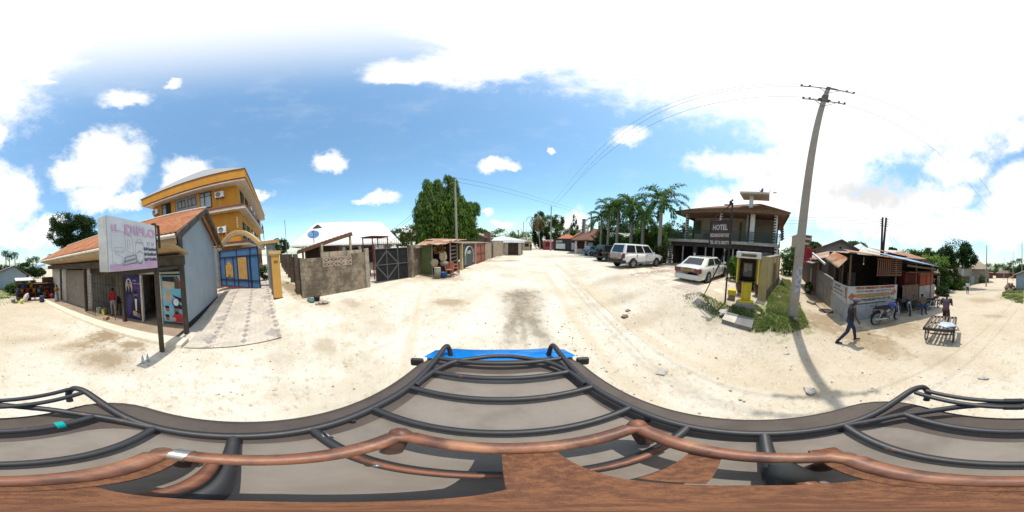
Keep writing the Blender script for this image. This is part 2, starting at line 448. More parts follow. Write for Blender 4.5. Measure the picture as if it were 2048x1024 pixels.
# ---------------------------------------------------------------- camera, sky, sun
cam = bpy.data.cameras.new('camera'); cam.type = 'PANO'
try: cam.panorama_type = 'EQUIRECTANGULAR'
except Exception: pass
try: cam.cycles.panorama_type = 'EQUIRECTANGULAR'
except Exception: pass
cam.clip_end = 3000; cam.clip_start = .02
co = bpy.data.objects.new('camera', cam); COL.objects.link(co); co.location = (0,0,CZ); co.rotation_euler = (PI/2-T,0,0); SC.camera = co
SUN_AZ = math.radians(95); SUN_EL = math.radians(73)
SC.view_settings.view_transform = 'Standard'; SC.view_settings.look = 'None'; SC.view_settings.gamma = 1; SC.view_settings.exposure = EXPOSURE
sl = bpy.data.lights.new('sun','SUN'); sl.energy = SUN_E; sl.angle = math.radians(.55); sl.color = (1,.95,.87)
so = bpy.data.objects.new('sun', sl); COL.objects.link(so)
sd = Vector((math.sin(SUN_AZ)*math.cos(SUN_EL), math.cos(SUN_AZ)*math.cos(SUN_EL), math.sin(SUN_EL)))
so.rotation_euler = sd.to_track_quat('Z','Y').to_euler()
w = bpy.data.worlds.new('World'); SC.world = w; w.use_nodes = True; nt = w.node_tree
bg = nt.nodes['Background']; bg.inputs[1].default_value = SKY_S
sky = N(nt,'ShaderNodeTexSky'); sky.sky_type = 'NISHITA'; sky.sun_disc = False; sky.sun_elevation = SUN_EL; sky.sun_rotation = SUN_AZ
sky.air_density = 1.1; sky.dust_density = 1.0; sky.ozone_density = 2.2; sky.altitude = 20
dirv = N(nt,'ShaderNodeTexCoord').outputs['Generated']
sp = N(nt,'ShaderNodeSeparateXYZ'); L(nt,dirv,sp.inputs[0])
azn = mth(nt,'ARCTAN2',sp.outputs[0],sp.outputs[1]); eln = mth(nt,'ARCSINE',sp.outputs[2])
cmb = N(nt,'ShaderNodeCombineXYZ'); L(nt,azn,cmb.inputs[0]); L(nt,eln,cmb.inputs[1])
# cloud domain is warped so that edges billow
wn = N(nt,'ShaderNodeTexNoise'); wn.inputs['Scale'].default_value = 5.5; wn.inputs['Detail'].default_value = 9; wn.inputs['Roughness'].default_value = .62; L(nt,dirv,wn.inputs['Vector'])
wv = N(nt,'ShaderNodeVectorMath',operation='SUBTRACT'); L(nt,wn.outputs['Color'],wv.inputs[0]); wv.inputs[1].default_value = (.5,.5,.5)
ws = N(nt,'ShaderNodeVectorMath',operation='SCALE'); ws.inputs['Scale'].default_value = .22; L(nt,wv.outputs[0],ws.inputs[0])
wa = N(nt,'ShaderNodeVectorMath',operation='ADD'); L(nt,cmb.outputs[0],wa.inputs[0]); L(nt,ws.outputs[0],wa.inputs[1])
def azel(px,py):
    d = ray(px,py); return math.atan2(d[0],d[1]), math.asin(d[2])
CL = [(205,330,85,58),(190,300,55,40),(230,318,70,55),(150,352,50,34),(30,395,62,60),(-30,420,62,80),(245,196,52,22),(375,345,52,36),(350,372,30,32),(195,398,55,32),(10,182,42,26),(655,322,34,24),(765,400,40,15),(725,408,22,8),(985,332,36,17),(1015,335,26,9),(860,140,110,26),(800,155,70,14),(950,135,120,40),(1255,272,36,18),(1105,294,10,6),(520,392,30,13),(970,428,10,7),(1002,449,22,10),(1150,455,46,40),(1480,330,105,34),(1640,350,130,75),(1765,405,95,45),(1870,400,100,34),(1915,335,75,42),(1930,455,110,38),(1700,420,170,50),(1820,455,130,40),(2030,372,60,50),(2020,460,70,40),(2035,270,30,30),(60,480,70,26),(110,455,45,25),(1440,420,70,42),(1530,390,80,60),(250,400,40,18),(840,455,40,9),(345,168,26,6),(80,165,45,8)]
acc = None
for (x,y,rx,ry) in CL:
    a,e = azel(x%2048,y); sx,sy = 1/(rx*1.1*K),1/(ry*1.1*K)
    for aa in ([a] if abs(a) < PI-.5 else [a, a-2*PI*math.copysign(1,a)]):
        vm = N(nt,'ShaderNodeVectorMath',operation='MULTIPLY_ADD'); L(nt,wa.outputs[0],vm.inputs[0]); vm.inputs[1].default_value=(sx,sy,0); vm.inputs[2].default_value=(-aa*sx,-e*sy,0)
        ln = N(nt,'ShaderNodeVectorMath',operation='LENGTH'); L(nt,vm.outputs[0],ln.inputs[0])
        acc = ln.outputs['Value'] if acc is None else mth(nt,'SMOOTH_MIN',acc,ln.outputs['Value'],.12)
n2 = noise(nt,dirv,14,8,.65)
f = mth(nt,'ADD',acc,mth(nt,'MULTIPLY_ADD',n2,1.0,-.5))
cm = ramp(nt,f,1.14,.42)
# high bright veil: whole top of the sky, reaching lower on the sunny side
BIG = [(1500,40,560,215),(1330,60,330,140),(1750,120,420,190),(1950,30,330,130),(1640,235,160,90),(1850,205,170,80),(1120,60,260,115),(500,-70,900,100)]
acb = None
for (x,y,rx,ry) in BIG:
    for xx in (x-2048,x,x+2048):
        a = (xx-1024)*K; e = (512-y)*K; sx,sy = 1/(rx*K),1/(ry*K)
        if abs(a) > PI+rx*K: continue
        vm = N(nt,'ShaderNodeVectorMath',operation='MULTIPLY_ADD'); L(nt,wa.outputs[0],vm.inputs[0]); vm.inputs[1].default_value=(sx,sy,0); vm.inputs[2].default_value=(-a*sx,-e*sy,0)
        ln = N(nt,'ShaderNodeVectorMath',operation='LENGTH'); L(nt,vm.outputs[0],ln.inputs[0])
        acb = ln.outputs['Value'] if acb is None else mth(nt,'SMOOTH_MIN',acb,ln.outputs['Value'],.2)
fb = mth(nt,'ADD',acb,mth(nt,'MULTIPLY_ADD',n2,.55,-.27))
cm2 = ramp(nt,fb,1.12,.72)
veil = mth(nt,'MULTIPLY',ramp(nt,eln,math.radians(54),math.radians(88)),.97)
hz = mth(nt,'MULTIPLY',ramp(nt,eln,math.radians(14),math.radians(-1)),.25)
skyc = N(nt,'ShaderNodeVectorMath',operation='MULTIPLY'); L(nt,sky.outputs[0],skyc.inputs[0]); skyc.inputs[1].default_value = SKY_T
# grey undersides where a cloud is thick
gm = mth(nt,'MULTIPLY',ramp(nt,noise(nt,dirv,5,6,.6),.52,.7),ramp(nt,f,.5,.1))
bx_ = azel(1745,385); vm = N(nt,'ShaderNodeVectorMath',operation='MULTIPLY_ADD'); L(nt,wa.outputs[0],vm.inputs[0]); sx,sy=1/(150*K),1/(46*K); vm.inputs[1].default_value=(sx,sy,0); vm.inputs[2].default_value=(-bx_[0]*sx,-bx_[1]*sy,0)
ln = N(nt,'ShaderNodeVectorMath',operation='LENGTH'); L(nt,vm.outputs[0],ln.inputs[0])
gm = mth(nt,'MAXIMUM',mth(nt,'MULTIPLY',gm,.3),mth(nt,'MULTIPLY',ramp(nt,mth(nt,'ADD',ln.outputs['Value'],mth(nt,'MULTIPLY_ADD',n2,1.2,-.6)),1.1,.1),.8))
ccol = mixc(nt,gm,CLOUD,tuple(x*.62 for x in CLOUD))
c = mixc(nt,mth(nt,'MAXIMUM',hz,veil),skyc.outputs[0],tuple(x*.93 for x in CLOUD))
cmap_ = N(nt,'ShaderNodeMapping'); cmap_.inputs['Scale'].default_value = (2.2,2.2,6.5); L(nt,dirv,cmap_.inputs[0])
wisp = mth(nt,'MULTIPLY',mth(nt,'MULTIPLY',ramp(nt,noise(nt,cmap_.outputs[0],1.7,9,.66),.5,.8),ramp(nt,eln,math.radians(2),math.radians(12))),.13)
c = mixc(nt,wisp,c,tuple(x*.95 for x in CLOUD))
c = mixc(nt,cm2,c,CLOUD)
c = mixc(nt,cm,c,ccol)
L(nt,c,bg.inputs[0])
# ---------------------------------------------------------------- ground
def spread(n, inner, outer):
    k = math.asinh(outer/inner); return [inner*math.sinh(k*(2*i/n-1)) for i in range(n+1)]
XS = spread(230,4.0,420); YS = spread(230,4.0,420); YS = [y+2 for y in YS]
from mathutils import noise as mn
gb = MB()
def bump_(x,y):
    d = math.hypot(x,y); a = 1 if d < 25 else 25/d
    return (mn.noise(Vector((x*.9,y*.9,0)))*.028+mn.noise(Vector((x*2.7,y*2.7,3)))*.012)*a
gb.add([(x,y,gz(x,y)+bump_(x,y)-.01) for y in YS for x in XS],[(j*231+i,j*231+i+1,(j+1)*231+i+1,(j+1)*231+i) for j in range(230) for i in range(230)],0,True)
m, nt, b = _nt('sandy_ground')
tc = N(nt,'ShaderNodeTexCoord').outputs['Object']
n1 = noise(nt,tc,.5,6,.65); n2_ = noise(nt,tc,3.2,6,.7); n3 = noise(nt,tc,13,5,.75)
spx = N(nt,'ShaderNodeSeparateXYZ'); L(nt,tc,spx.inputs[0])
col = mixc(nt,ramp(nt,n1,.38,.66),(.65,.61,.525),(.53,.47,.365))
# the roadway is browner and more trodden on the alley side than by the paved drive
col = mixc(nt,mth(nt,'MULTIPLY',ramp(nt,mth(nt,'MULTIPLY_ADD',spx.outputs[1],-.6,spx.outputs[0]),-1.5,5.5),.62),col,(.455,.365,.25))
col = mixc(nt,mth(nt,'MULTIPLY',ramp(nt,n2_,.5,.68),.5),col,(.42,.35,.25))
col = mixc(nt,mth(nt,'MULTIPLY',mth(nt,'MULTIPLY',ramp(nt,n3,.54,.66),ramp(nt,n2_,.36,.6)),.75),col,(.31,.255,.18))
col = mixc(nt,mth(nt,'MULTIPLY',ramp(nt,n3,.45,.3),.4),col,(.74,.68,.57))
vd = N(nt,'ShaderNodeTexVoronoi'); vd.inputs['Scale'].default_value = 4.5; L(nt,tc,vd.inputs['Vector'])
col = mixc(nt,mth(nt,'MULTIPLY',mth(nt,'MULTIPLY',ramp(nt,vd.outputs['Distance'],.12,.05),ramp(nt,n2_,.48,.6)),ramp(nt,n1,.48,.58)),col,(.27,.225,.165))
vo = N(nt,'ShaderNodeTexVoronoi'); vo.inputs['Scale'].default_value = 9; L(nt,tc,vo.inputs['Vector'])
col = mixc(nt,mth(nt,'MULTIPLY',ramp(nt,vo.outputs['Distance'],.16,.06),ramp(nt,n2_,.45,.6)),col,(.78,.72,.62))
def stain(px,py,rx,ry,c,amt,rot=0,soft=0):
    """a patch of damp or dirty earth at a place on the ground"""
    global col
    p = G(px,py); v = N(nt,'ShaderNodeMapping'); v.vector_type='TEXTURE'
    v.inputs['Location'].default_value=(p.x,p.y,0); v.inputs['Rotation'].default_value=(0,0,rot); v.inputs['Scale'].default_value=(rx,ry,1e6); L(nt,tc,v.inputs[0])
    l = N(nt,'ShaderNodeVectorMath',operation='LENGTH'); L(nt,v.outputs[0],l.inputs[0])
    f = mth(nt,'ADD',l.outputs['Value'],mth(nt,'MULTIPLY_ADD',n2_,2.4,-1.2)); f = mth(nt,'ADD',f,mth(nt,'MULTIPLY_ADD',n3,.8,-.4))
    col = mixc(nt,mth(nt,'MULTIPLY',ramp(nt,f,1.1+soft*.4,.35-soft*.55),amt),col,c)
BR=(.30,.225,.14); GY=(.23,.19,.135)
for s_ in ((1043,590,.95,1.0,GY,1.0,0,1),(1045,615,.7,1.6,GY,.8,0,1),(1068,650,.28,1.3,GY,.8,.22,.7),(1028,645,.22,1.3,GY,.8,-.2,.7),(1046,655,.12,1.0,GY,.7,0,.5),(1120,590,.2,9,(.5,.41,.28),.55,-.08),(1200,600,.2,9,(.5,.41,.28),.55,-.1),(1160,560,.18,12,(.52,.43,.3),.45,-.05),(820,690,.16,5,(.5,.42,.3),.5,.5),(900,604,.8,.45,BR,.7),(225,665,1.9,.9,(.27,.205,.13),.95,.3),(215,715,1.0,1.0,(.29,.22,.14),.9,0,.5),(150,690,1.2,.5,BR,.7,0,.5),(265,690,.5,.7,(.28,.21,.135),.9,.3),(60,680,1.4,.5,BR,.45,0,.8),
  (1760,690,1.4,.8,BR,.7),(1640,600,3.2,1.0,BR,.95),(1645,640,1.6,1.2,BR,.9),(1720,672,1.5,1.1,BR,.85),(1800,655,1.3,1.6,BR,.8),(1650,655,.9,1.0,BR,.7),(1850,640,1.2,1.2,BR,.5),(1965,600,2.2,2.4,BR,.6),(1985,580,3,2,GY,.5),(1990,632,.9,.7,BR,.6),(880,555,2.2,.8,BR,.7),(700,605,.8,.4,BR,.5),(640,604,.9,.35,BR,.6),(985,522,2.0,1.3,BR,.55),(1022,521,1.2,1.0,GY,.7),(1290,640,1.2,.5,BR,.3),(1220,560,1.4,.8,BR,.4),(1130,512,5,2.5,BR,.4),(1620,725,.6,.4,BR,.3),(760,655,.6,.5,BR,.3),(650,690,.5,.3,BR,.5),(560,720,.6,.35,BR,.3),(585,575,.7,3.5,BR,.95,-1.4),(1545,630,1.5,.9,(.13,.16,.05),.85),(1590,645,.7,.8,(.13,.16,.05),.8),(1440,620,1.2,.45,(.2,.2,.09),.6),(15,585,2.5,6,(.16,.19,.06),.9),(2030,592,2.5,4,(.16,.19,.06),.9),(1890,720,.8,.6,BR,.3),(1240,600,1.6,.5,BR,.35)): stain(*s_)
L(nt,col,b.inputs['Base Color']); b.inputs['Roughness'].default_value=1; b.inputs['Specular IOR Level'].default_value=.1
bn = N(nt,'ShaderNodeBump'); bn.inputs['Strength'].default_value=.8; bn.inputs['Distance'].default_value=.055
L(nt,mth(nt,'ADD',n2_,mth(nt,'MULTIPLY',n3,.5)),bn.inputs['Height']); L(nt,bn.outputs[0],b.inputs['Normal'])
structure('ground',gb,m)
def drape(poly, dz, nu, nv):
    """sheet laid over the ground between four corner points"""
    a,b_,c_,d_ = [Vector((p[0],p[1])) for p in poly]; mb = MB(); vs=[]
    for j in range(nv+1):
        v=j/nv
        for i in range(nu+1):
            u=i/nu; p=a*(1-u)*(1-v)+b_*u*(1-v)+c_*u*v+d_*(1-u)*v; vs.append((p.x,p.y,gz(p.x,p.y)+dz))
    w_=nu+1
    return mb.add(vs,[(j*w_+i,j*w_+i+1,(j+1)*w_+i+1,(j+1)*w_+i) for j in range(nv) for i in range(nu)],0,True)
# pebbles and crumbs of stone
pb = MB()
PCL = [(rnd.uniform(-6,8),rnd.uniform(-14,14)) for _ in range(46)]
for _ in range(4200):
    a = rnd.uniform(0,2*PI); d = 1.2+14*rnd.random()**1.3; x,y = d*math.sin(a),d*math.cos(a)
    if rnd.random() < .6:
        q0 = rnd.choice(PCL); x,y = q0[0]+rnd.gauss(0,.55),q0[1]+rnd.gauss(0,.8)
    if x < -4.3 and y < .6 or (abs(x) < .8 and -1 < y < 1.6) or x > 7.5: continue
    r = .006+.022*rnd.random()**4
    q = [Vector((rnd.uniform(.6,1.3),rnd.uniform(.6,1.3),rnd.uniform(.35,.8)))]
    pb.sph(gp(x,y,bump_(x,y)+r*.1),(r*q[0].x,r*q[0].y,r*q[0].z),5,3,0,False)
structure('pebbles',pb,mat('pebble',(.5,.44,.36),.95,(.28,.24,.2),sc=2,island=.9),'stuff')
# ================================================================ shared materials
WHITE = mat('white_paint',(.74,.73,.70),.6,(.6,.58,.53),sc=4)
DARKWOOD = mat('dark_wood',(.05,.038,.03),.8,(.09,.07,.055),sc=6,stretch=(6,6,1))
WOOD = mat('brown_wood',(.2,.12,.07),.8,(.12,.075,.045),sc=4,stretch=(5,5,.8))
TANWOOD = mat('tan_soffit',(.52,.38,.22),.8,(.4,.28,.16),sc=2)
RUST = mat('rusty_iron_sheet',(.36,.17,.09),.75,(.52,.38,.28),sc=1.2,lo=.4,hi=.62,streak=(.2,.075,.03))
RUST2 = mat('pale_rusty_sheet',(.48,.36,.28),.7,(.3,.13,.06),sc=1.6,lo=.42,hi=.6,streak=(.22,.09,.04))
TIN = mat('bare_iron_sheet',(.5,.5,.48),.5,(.3,.2,.13),sc=1.5,lo=.5,hi=.72,metal=.3)
BLACKM = mat('black_metal',(.022,.022,.024),.5,(.04,.035,.03))
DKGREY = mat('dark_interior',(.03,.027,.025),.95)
CONC = mat('concrete',(.36,.33,.28),.95,(.24,.21,.17),sc=3,bump=.5)
GLASS = mat('window_glass',(.12,.17,.21),.08,(.16,.22,.27),spec=.7,sc=1)
SKIN = mat('brown_skin',(.09,.045,.028),.55)
BLKHAIR = mat('black_hair',(.012,.01,.009),.8)
PLASTW = mat('white_plastic',(.75,.75,.73),.4)
# ================================================================ the barber shop row
sh = thing('shop_building','long low shop row with rusty corrugated roof and grey-blue gable wall','building',(-6,-2.85,0))
BLUEGREY = mat('blue_grey_plaster',(.385,.44,.475),.9,(.335,.385,.415),sc=1.2,bump=.15,streak=(.32,.36,.38))
w_ = MB(); zf = lambda y: -.02+.047*(y+2.85)  # veranda floor level
gy = -2.85; rz_ = lambda x: 5.42-abs(x+8.1)*.515
w_.slab([(-6,gy,-.6),(-6,gy,rz_(-6)-.06),(-8.1,gy,rz_(-8.1)-.06),(-11,gy,rz_(-11)-.06),(-11,gy,-.6)],(0,-.2,0))
part(sh,'wall',w_,BLUEGREY)
part(sh,'plinth_band',MB().bx(-11.02,-6.0,gy-.05,gy+.012,-.4,.12),mat('black_bitumen',(.03,.03,.033),.8))
cw = mat('shop_cream_wall',(.58,.54,.48),.9,(.46,.42,.36),sc=2)
b2 = MB(); b2.bx(-11,-10.8,-18,gy-.2,-1,3.6); b2.bx(-11,-6.0,-18,-17.8,-1.2,3.6); b2.bx(-8.3,-8.1,-9.9,-6.5,-.6,3.2); b2.bx(-8.1,-6.2,-9.9,-9.7,-.6,3.2); b2.bx(-8.1,-6.2,-6.5,-6.35,-.6,3.2); b2.bx(-6.2,-6.02,-17.8,-14.2,-1,2.6); b2.bx(-6.2,-6.02,-10.25,-9.7,-1,2.6)
b2.bx(-9.4,-9.2,-6.35,gy-.2,-.6,3.2)
part(sh,'rear_wall',b2,cw)
fl = MB(); n=14
for i in range(n):
    y0=-2.85-15.2*i/n; y1=-2.85-15.2*(i+1)/n
    fl.add([(-11,y0,zf(y0)),(-4.75,y0,zf(y0)),(-4.75,y1,zf(y1)),(-11,y1,zf(y1)),(-4.75,y0,-1.3),(-4.75,y1,-1.3)],[(0,1,2,3),(1,4,5,2)])
part(sh,'veranda_floor',fl,mat('dusty_cement',(.36,.28,.2),.95,(.28,.21,.15),sc=1.5))
kb = MB()
for i in range(n+1):
    y0=-2.35-15.2*i/n; y1=-2.35-15.2*(i+1)/n
    kb.add([(x,y,z) for y,zz in((y0,zf(y0)),(y1,zf(y1))) for x,z in((-4.85,zz+.014),(-4.30,zz-.0),(-4.24,zz-.5),(-4.85,zz-.5))],[(0,4,5,1),(1,5,6,2),(0,1,2,3),(4,7,6,5)])
part(sh,'kerb',kb,mat('pale_kerb',(.72,.66,.53),.95,(.62,.55,.43),sc=3,bump=.3))
# roof: front slope, rear slope, barge boards, gutter, soffit
ro = MB(); ro.corr((-4.62,-2.38,3.72),(-4.62,-18.4,3.62),(-8.1,-18.4,5.42),(-8.1,-2.38,5.52),88,.02); ro.corr((-11.45,-2.38,3.70),(-11.45,-18.4,3.6),(-8.1,-18.4,5.42),(-8.1,-2.38,5.52),88,.02)
rf = part(sh,'roof',ro,mat('orange_rusty_roof',(.32,.12,.055),.85,(.42,.20,.105),sc=.9,streak=(.17,.06,.03),spec=.15))
part(rf,'ridge_cap',MB().tube([(-8.1,-2.35,5.55),(-8.1,-18.4,5.45)],.06,8),mat('pale_ridge',(.6,.52,.45),.7))
bg_ = MB()
for s_,e in (((-8.1,-2.34,5.40),(-4.6,-2.34,3.55)),((-8.1,-2.34,5.40),(-11.5,-2.34,3.5))): bg_.bar(s_,e,.06,.24)
part(rf,'barge_board',bg_,mat('weathered_board',(.07,.06,.055),.9,(.14,.12,.1),sc=5))
part(rf,'rafters',MB().bx(-11.3,-11.1,-2.8,-2.4,3.5,3.62).bar((-8.1,-2.62,5.28),(-11.3,-2.62,3.62),.1,.12).bar((-8.1,-2.62,5.28),(-4.9,-2.62,3.66),.1,.12),mat('rafter_tan',(.38,.27,.16),.85))
part(rf,'gutter',MB().tube([(-4.6,-2.42,3.60),(-4.6,-10,3.56),(-4.6,-18.3,3.5)],.075,8),mat('gutter_white',(.68,.66,.6),.5,(.5,.45,.36)))
part(rf,'fascia',MB().bx(-4.72,-4.66,-18.3,-2.45,3.34,3.56),mat('fascia_tan',(.5,.38,.23),.8,(.36,.26,.15),sc=1.5))
part(rf,'soffit',MB().slab([(-4.72,-2.6,3.36),(-4.72,-18.2,3.36),(-6.0,-18.2,3.02),(-6.0,-2.6,3.02)],(0,0,.05)),TANWOOD)
part(sh,'beam',MB().bx(-5.62,-5.42,-18,-2.62,2.62,2.98).bx(-6.05,-5.95,-9.7,-2.86,2.24,2.6),mat('dark_brown_beam',(.06,.047,.038),.85,(.1,.08,.06)))  # beams mix two dark brown tones
part(sh,'lintel',MB().bx(-6.0,-5.72,-6.35,-2.86,2.28,2.36).bx(-6.1,-5.62,-18,-2.86,2.98,3.02),mat('lintel_cement',(.42,.37,.29),.9))
for y in (-2.72,-5.95,-9.65,-14.15): part(sh,'post',MB().box((-5.5,y,1.25),(.15,.15,3.1)),DARKWOOD)
sb = MB(); ns=46
for i in range(ns):
    z=-.62+3.05*i/ns; sb.add([(-6.0,-14.1,z),(-6.0,-10.3,z+.0),(-5.965,-10.3,z+.033),(-5.965,-14.1,z+.033),(-6.0,-14.1,z+.066),(-6.0,-10.3,z+.066)],[(0,1,2,3),(3,2,5,4)])
sb.bx(-6.06,-6.0,-14.1,-10.3,-.7,2.5)
part(sh,'roller_shutter',sb,mat('dull_shutter',(.36,.315,.27),.6,(.28,.24,.2),sc=2,metal=.2))
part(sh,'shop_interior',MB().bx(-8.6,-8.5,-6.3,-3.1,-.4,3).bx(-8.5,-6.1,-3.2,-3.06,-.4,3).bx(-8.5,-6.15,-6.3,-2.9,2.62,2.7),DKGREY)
def poster(y0,y1,z0,z1,base,name,lab,shapes,mats):
    p = part(sh,name,MB().bx(-6.0,-5.975,y0,y1,z0,z1),base,lab)
    for nm,prims in shapes:
        g = MB()
        for q in prims:
            k,a = q[0],q[1:]
            if k=='e': # ellipse cy,cz,ry,rz,layer,mi
                cy,cz,ry,rz2,ly,mi = a; g.add([(-5.973+.002*ly,cy+ry*math.cos(t*PI/12),cz+rz2*math.sin(t*PI/12)) for t in range(24)],[list(range(24))],mi)
            elif k=='r':
                ya,yb,za,zb,ly,mi = a; x=-5.973+.002*ly; g.add([(x,ya,za),(x,yb,za),(x,yb,zb),(x,ya,zb)],[(0,1,2,3)],mi)
            elif k=='p':
                pts,ly,mi = a; g.add([(-5.973+.002*ly,y,z) for y,z in pts],[list(range(len(pts)))],mi)
            elif k=='t':
                tx,cy,cz,sz,ly,mi = a; text_mb(tx,sz,(-5.973+.002*ly,cy,cz),(0,1,0),(0,0,1),.001,mi,g)
        part(p,nm,g,mats)
    return p
PM = [mat('print_skin',(.30,.17,.11),.5),mat('print_dark',(.015,.015,.025),.5),mat('print_white',(.75,.75,.75),.5),mat('print_red',(.5,.04,.05),.5),mat('print_pale',(.5,.42,.36),.5),mat('print_blue',(.05,.12,.35),.5),mat('print_sand',(.45,.42,.3),.5),mat('print_green',(.05,.09,.06),.5)]
poster(-6.28,-5.2,-.1,2.2,mat('poster_navy',(.03,.03,.13),.45,(.055,.045,.2),sc=1),'navy_barber_poster','navy poster of two men in the shop front',[('picture',[
 ('e',-6.02,1.62,.24,.42,1,2),('e',-6.02,1.62,.2,.38,2,4),('p',[(-6.2,1.2),(-5.84,1.2),(-5.86,1.55),(-5.98,1.66),(-6.06,1.66),(-6.18,1.55)],3,1),('p',[(-6.05,1.64),(-5.99,1.64),(-6.02,1.3)],4,2),('e',-6.02,1.82,.075,.11,4,0),('e',-6.02,1.9,.078,.06,5,1),
 ('p',[(-5.95,.02),(-5.22,.02),(-5.25,.75),(-5.45,1.02),(-5.75,1.0),(-5.9,.6)],1,1),('p',[(-5.66,1.0),(-5.5,1.0),(-5.55,.35),(-5.62,.35)],2,2),('e',-5.58,1.2,.12,.18,3,0),('e',-5.58,1.33,.125,.09,4,1),('e',-5.57,1.09,.09,.07,4,1),('p',[(-5.8,.08),(-5.35,.02),(-5.4,.2),(-5.7,.36),(-5.85,.3)],3,4),('e',-5.45,.15,.12,.1,4,0)]),
 ('lettering',[('t','MEN',-5.72,1.9,.11,1,2),('t','BARBER SHOP',-5.72,1.76,.075,1,2),('t','SALON',-5.72,1.64,.08,1,3),('r',-5.72,-5.3,1.55,1.58,1,3)])],PM)
poster(-4.0,-3.0,.08,2.2,mat('poster_cyan',(.12,.42,.6),.45,(.2,.52,.66),sc=1.2),'blue_haircut_poster','light blue poster of haircuts in the shop front',[('picture',[
 ('r',-3.95,-3.35,1.62,2.14,1,6),('p',[(-3.95,1.95),(-3.35,1.9),(-3.35,2.14),(-3.95,2.14)],2,1),('e',-3.6,1.72,.24,.14,2,4),('p',[(-3.35,1.62),(-3.1,1.62),(-3.06,1.9),(-3.2,2.14),(-3.35,2.14)],1,7),('p',[(-3.12,1.62),(-3.06,1.62),(-3.1,1.95),(-3.3,2.16),(-3.35,2.12),(-3.16,1.92)],2,3),
 ('e',-3.72,1.25,.22,.27,1,4),('e',-3.7,1.42,.2,.12,2,6),('p',[(-3.5,1.35),(-3.02,1.2),(-3.02,.98),(-3.3,1.15)],2,1),('e',-3.35,1.0,.18,.2,3,5),('e',-3.33,1.03,.13,.16,4,2),('p',[(-3.3,.75),(-3.02,.7),(-3.02,.85),(-3.2,.95)],3,1),
 ('e',-3.78,.7,.15,.16,1,2),('e',-3.77,.68,.12,.13,2,0),('e',-3.78,.78,.12,.07,3,1),('e',-3.8,.3,.15,.16,1,2),('e',-3.79,.27,.11,.13,2,0),('e',-3.8,.37,.12,.07,3,1),
 ('p',[(-3.6,.1),(-3.03,.1),(-3.05,.45),(-3.2,.56),(-3.45,.52),(-3.58,.3)],2,3),('e',-3.34,.66,.12,.17,4,0),('e',-3.34,.8,.12,.06,5,1),('e',-3.33,.55,.09,.07,5,1),('e',-3.5,.22,.12,.1,5,4)])],PM)
part(sh,'door_frame',MB().bx(-6.02,-5.9,-6.4,-6.29,-.2,2.24).bx(-6.02,-5.9,-5.19,-5.09,-.2,2.24).bx(-6.02,-5.93,-4.08,-4.01,-.1,2.24).bx(-6.02,-5.93,-2.99,-2.92,-.1,2.24),mat('off_white_frame',(.6,.55,.47),.7,(.45,.4,.33)))
# tall iron grille door, standing open
gg = MB()
for i in range(8): 
    y=-9.5+1.5*i/7; gg.cyl((-5.35+.2*i/7,y,-.35),(-5.35+.2*i/7,y,2.2),.012,n=5)
for i in range(12):
    z=-.3+2.5*i/11; gg.cyl((-5.35,-9.5,z),(-5.15,-8.0,z),.01,n=5)
part(sh,'grille_door',gg,BLACKM)
g2 = MB()
for i in range(10): g2.cyl((-6.0,-9.5+.3*i,-.4),(-6.0,-9.5+.3*i,2.5),.012,n=5)
for z in (-.2,.4,1.0,1.6,2.2): g2.cyl((-6.0,-9.6,z),(-6.0,-6.4,z),.012,n=5)
part(sh,'window_grille',g2,BLACKM)
# things on the veranda
def bucket(name,label,c,r,h,m,cat='bucket',group=None,lid=None):
    t = thing(name,label,cat,c,group=group)
    part(t,'body',MB().lathe([(.02,0),(r*.82,0),(r,h),(r*1.06,h),(r*1.04,h-.02),(r*.95,h-.02),(r*.8,.03),(.02,.03)],c,16),m)
    part(t,'handle',MB().tube([Vector(c)+Vector((r*1.03*math.cos(a),r*.3,h-.02+r*.6*math.sin(a)*.3)) for a in [PI*i/8 for i in range(9)]],.006,5),BLACKM)
    return t
bucket('bucket','white plastic bucket in front of the open shop grille',(-5.75,-8.55,zf(-8.5)),.16,.36,PLASTW)
def jerrycan(name,label,c,m,s=1,rz=0,group=None):
    t = thing(name,label,'jerrycan',c,rz,group,local=True)
    b_=MB(); b_.box((0,0,.19*s),(.3*s,.18*s,.36*s)); part(t,'body',b_,m,bevel=.03*s)
    part(t,'handle',MB().tube([(-.1*s,0,.36*s),(-.08*s,0,.43*s),(.06*s,0,.43*s),(.07*s,0,.37*s)],.016*s,6),m)
    part(t,'cap',MB().cyl((.12*s,0,.36*s),(.12*s,0,.42*s),.03*s),mat('red_cap',(.4,.03,.03),.4)); return t
YEL = mat('yellow_plastic',(.62,.5,.06),.45,(.5,.38,.04)); ORG = mat('orange_plastic',(.55,.24,.03),.45); BLU = mat('blue_plastic',(.03,.13,.42),.4,(.03,.1,.3))
jerrycan('jerrycan','pale yellow jerrycan beside the white bucket on the shop veranda',(-5.75,-8.0,zf(-8)),mat('pale_yellow',(.6,.56,.18),.45),1.05,.5)
single('wooden_block','small wooden block lying on the shop veranda floor','wood block',MB().box((-5.15,-7.0,zf(-7)+.09),(.32,.22,.17),.3),mat('raw_wood',(.4,.26,.14),.8),(-5.15,-7.0,zf(-7)),bevel=.01)
t = thing('sewing_table','dark low table with cloth inside the open shop bay','table',(-6.6,-7.6,zf(-7.6)))
part(t,'tabletop',MB().bx(-6.95,-6.25,-8.2,-7.0,.42,.46),DARKWOOD)
for x,y in ((-6.9,-8.1),(-6.3,-8.1),(-6.9,-7.1),(-6.3,-7.1)): part(t,'leg',MB().bx(x-.03,x+.03,y-.03,y+.03,zf(-7.6),.42),DARKWOOD)
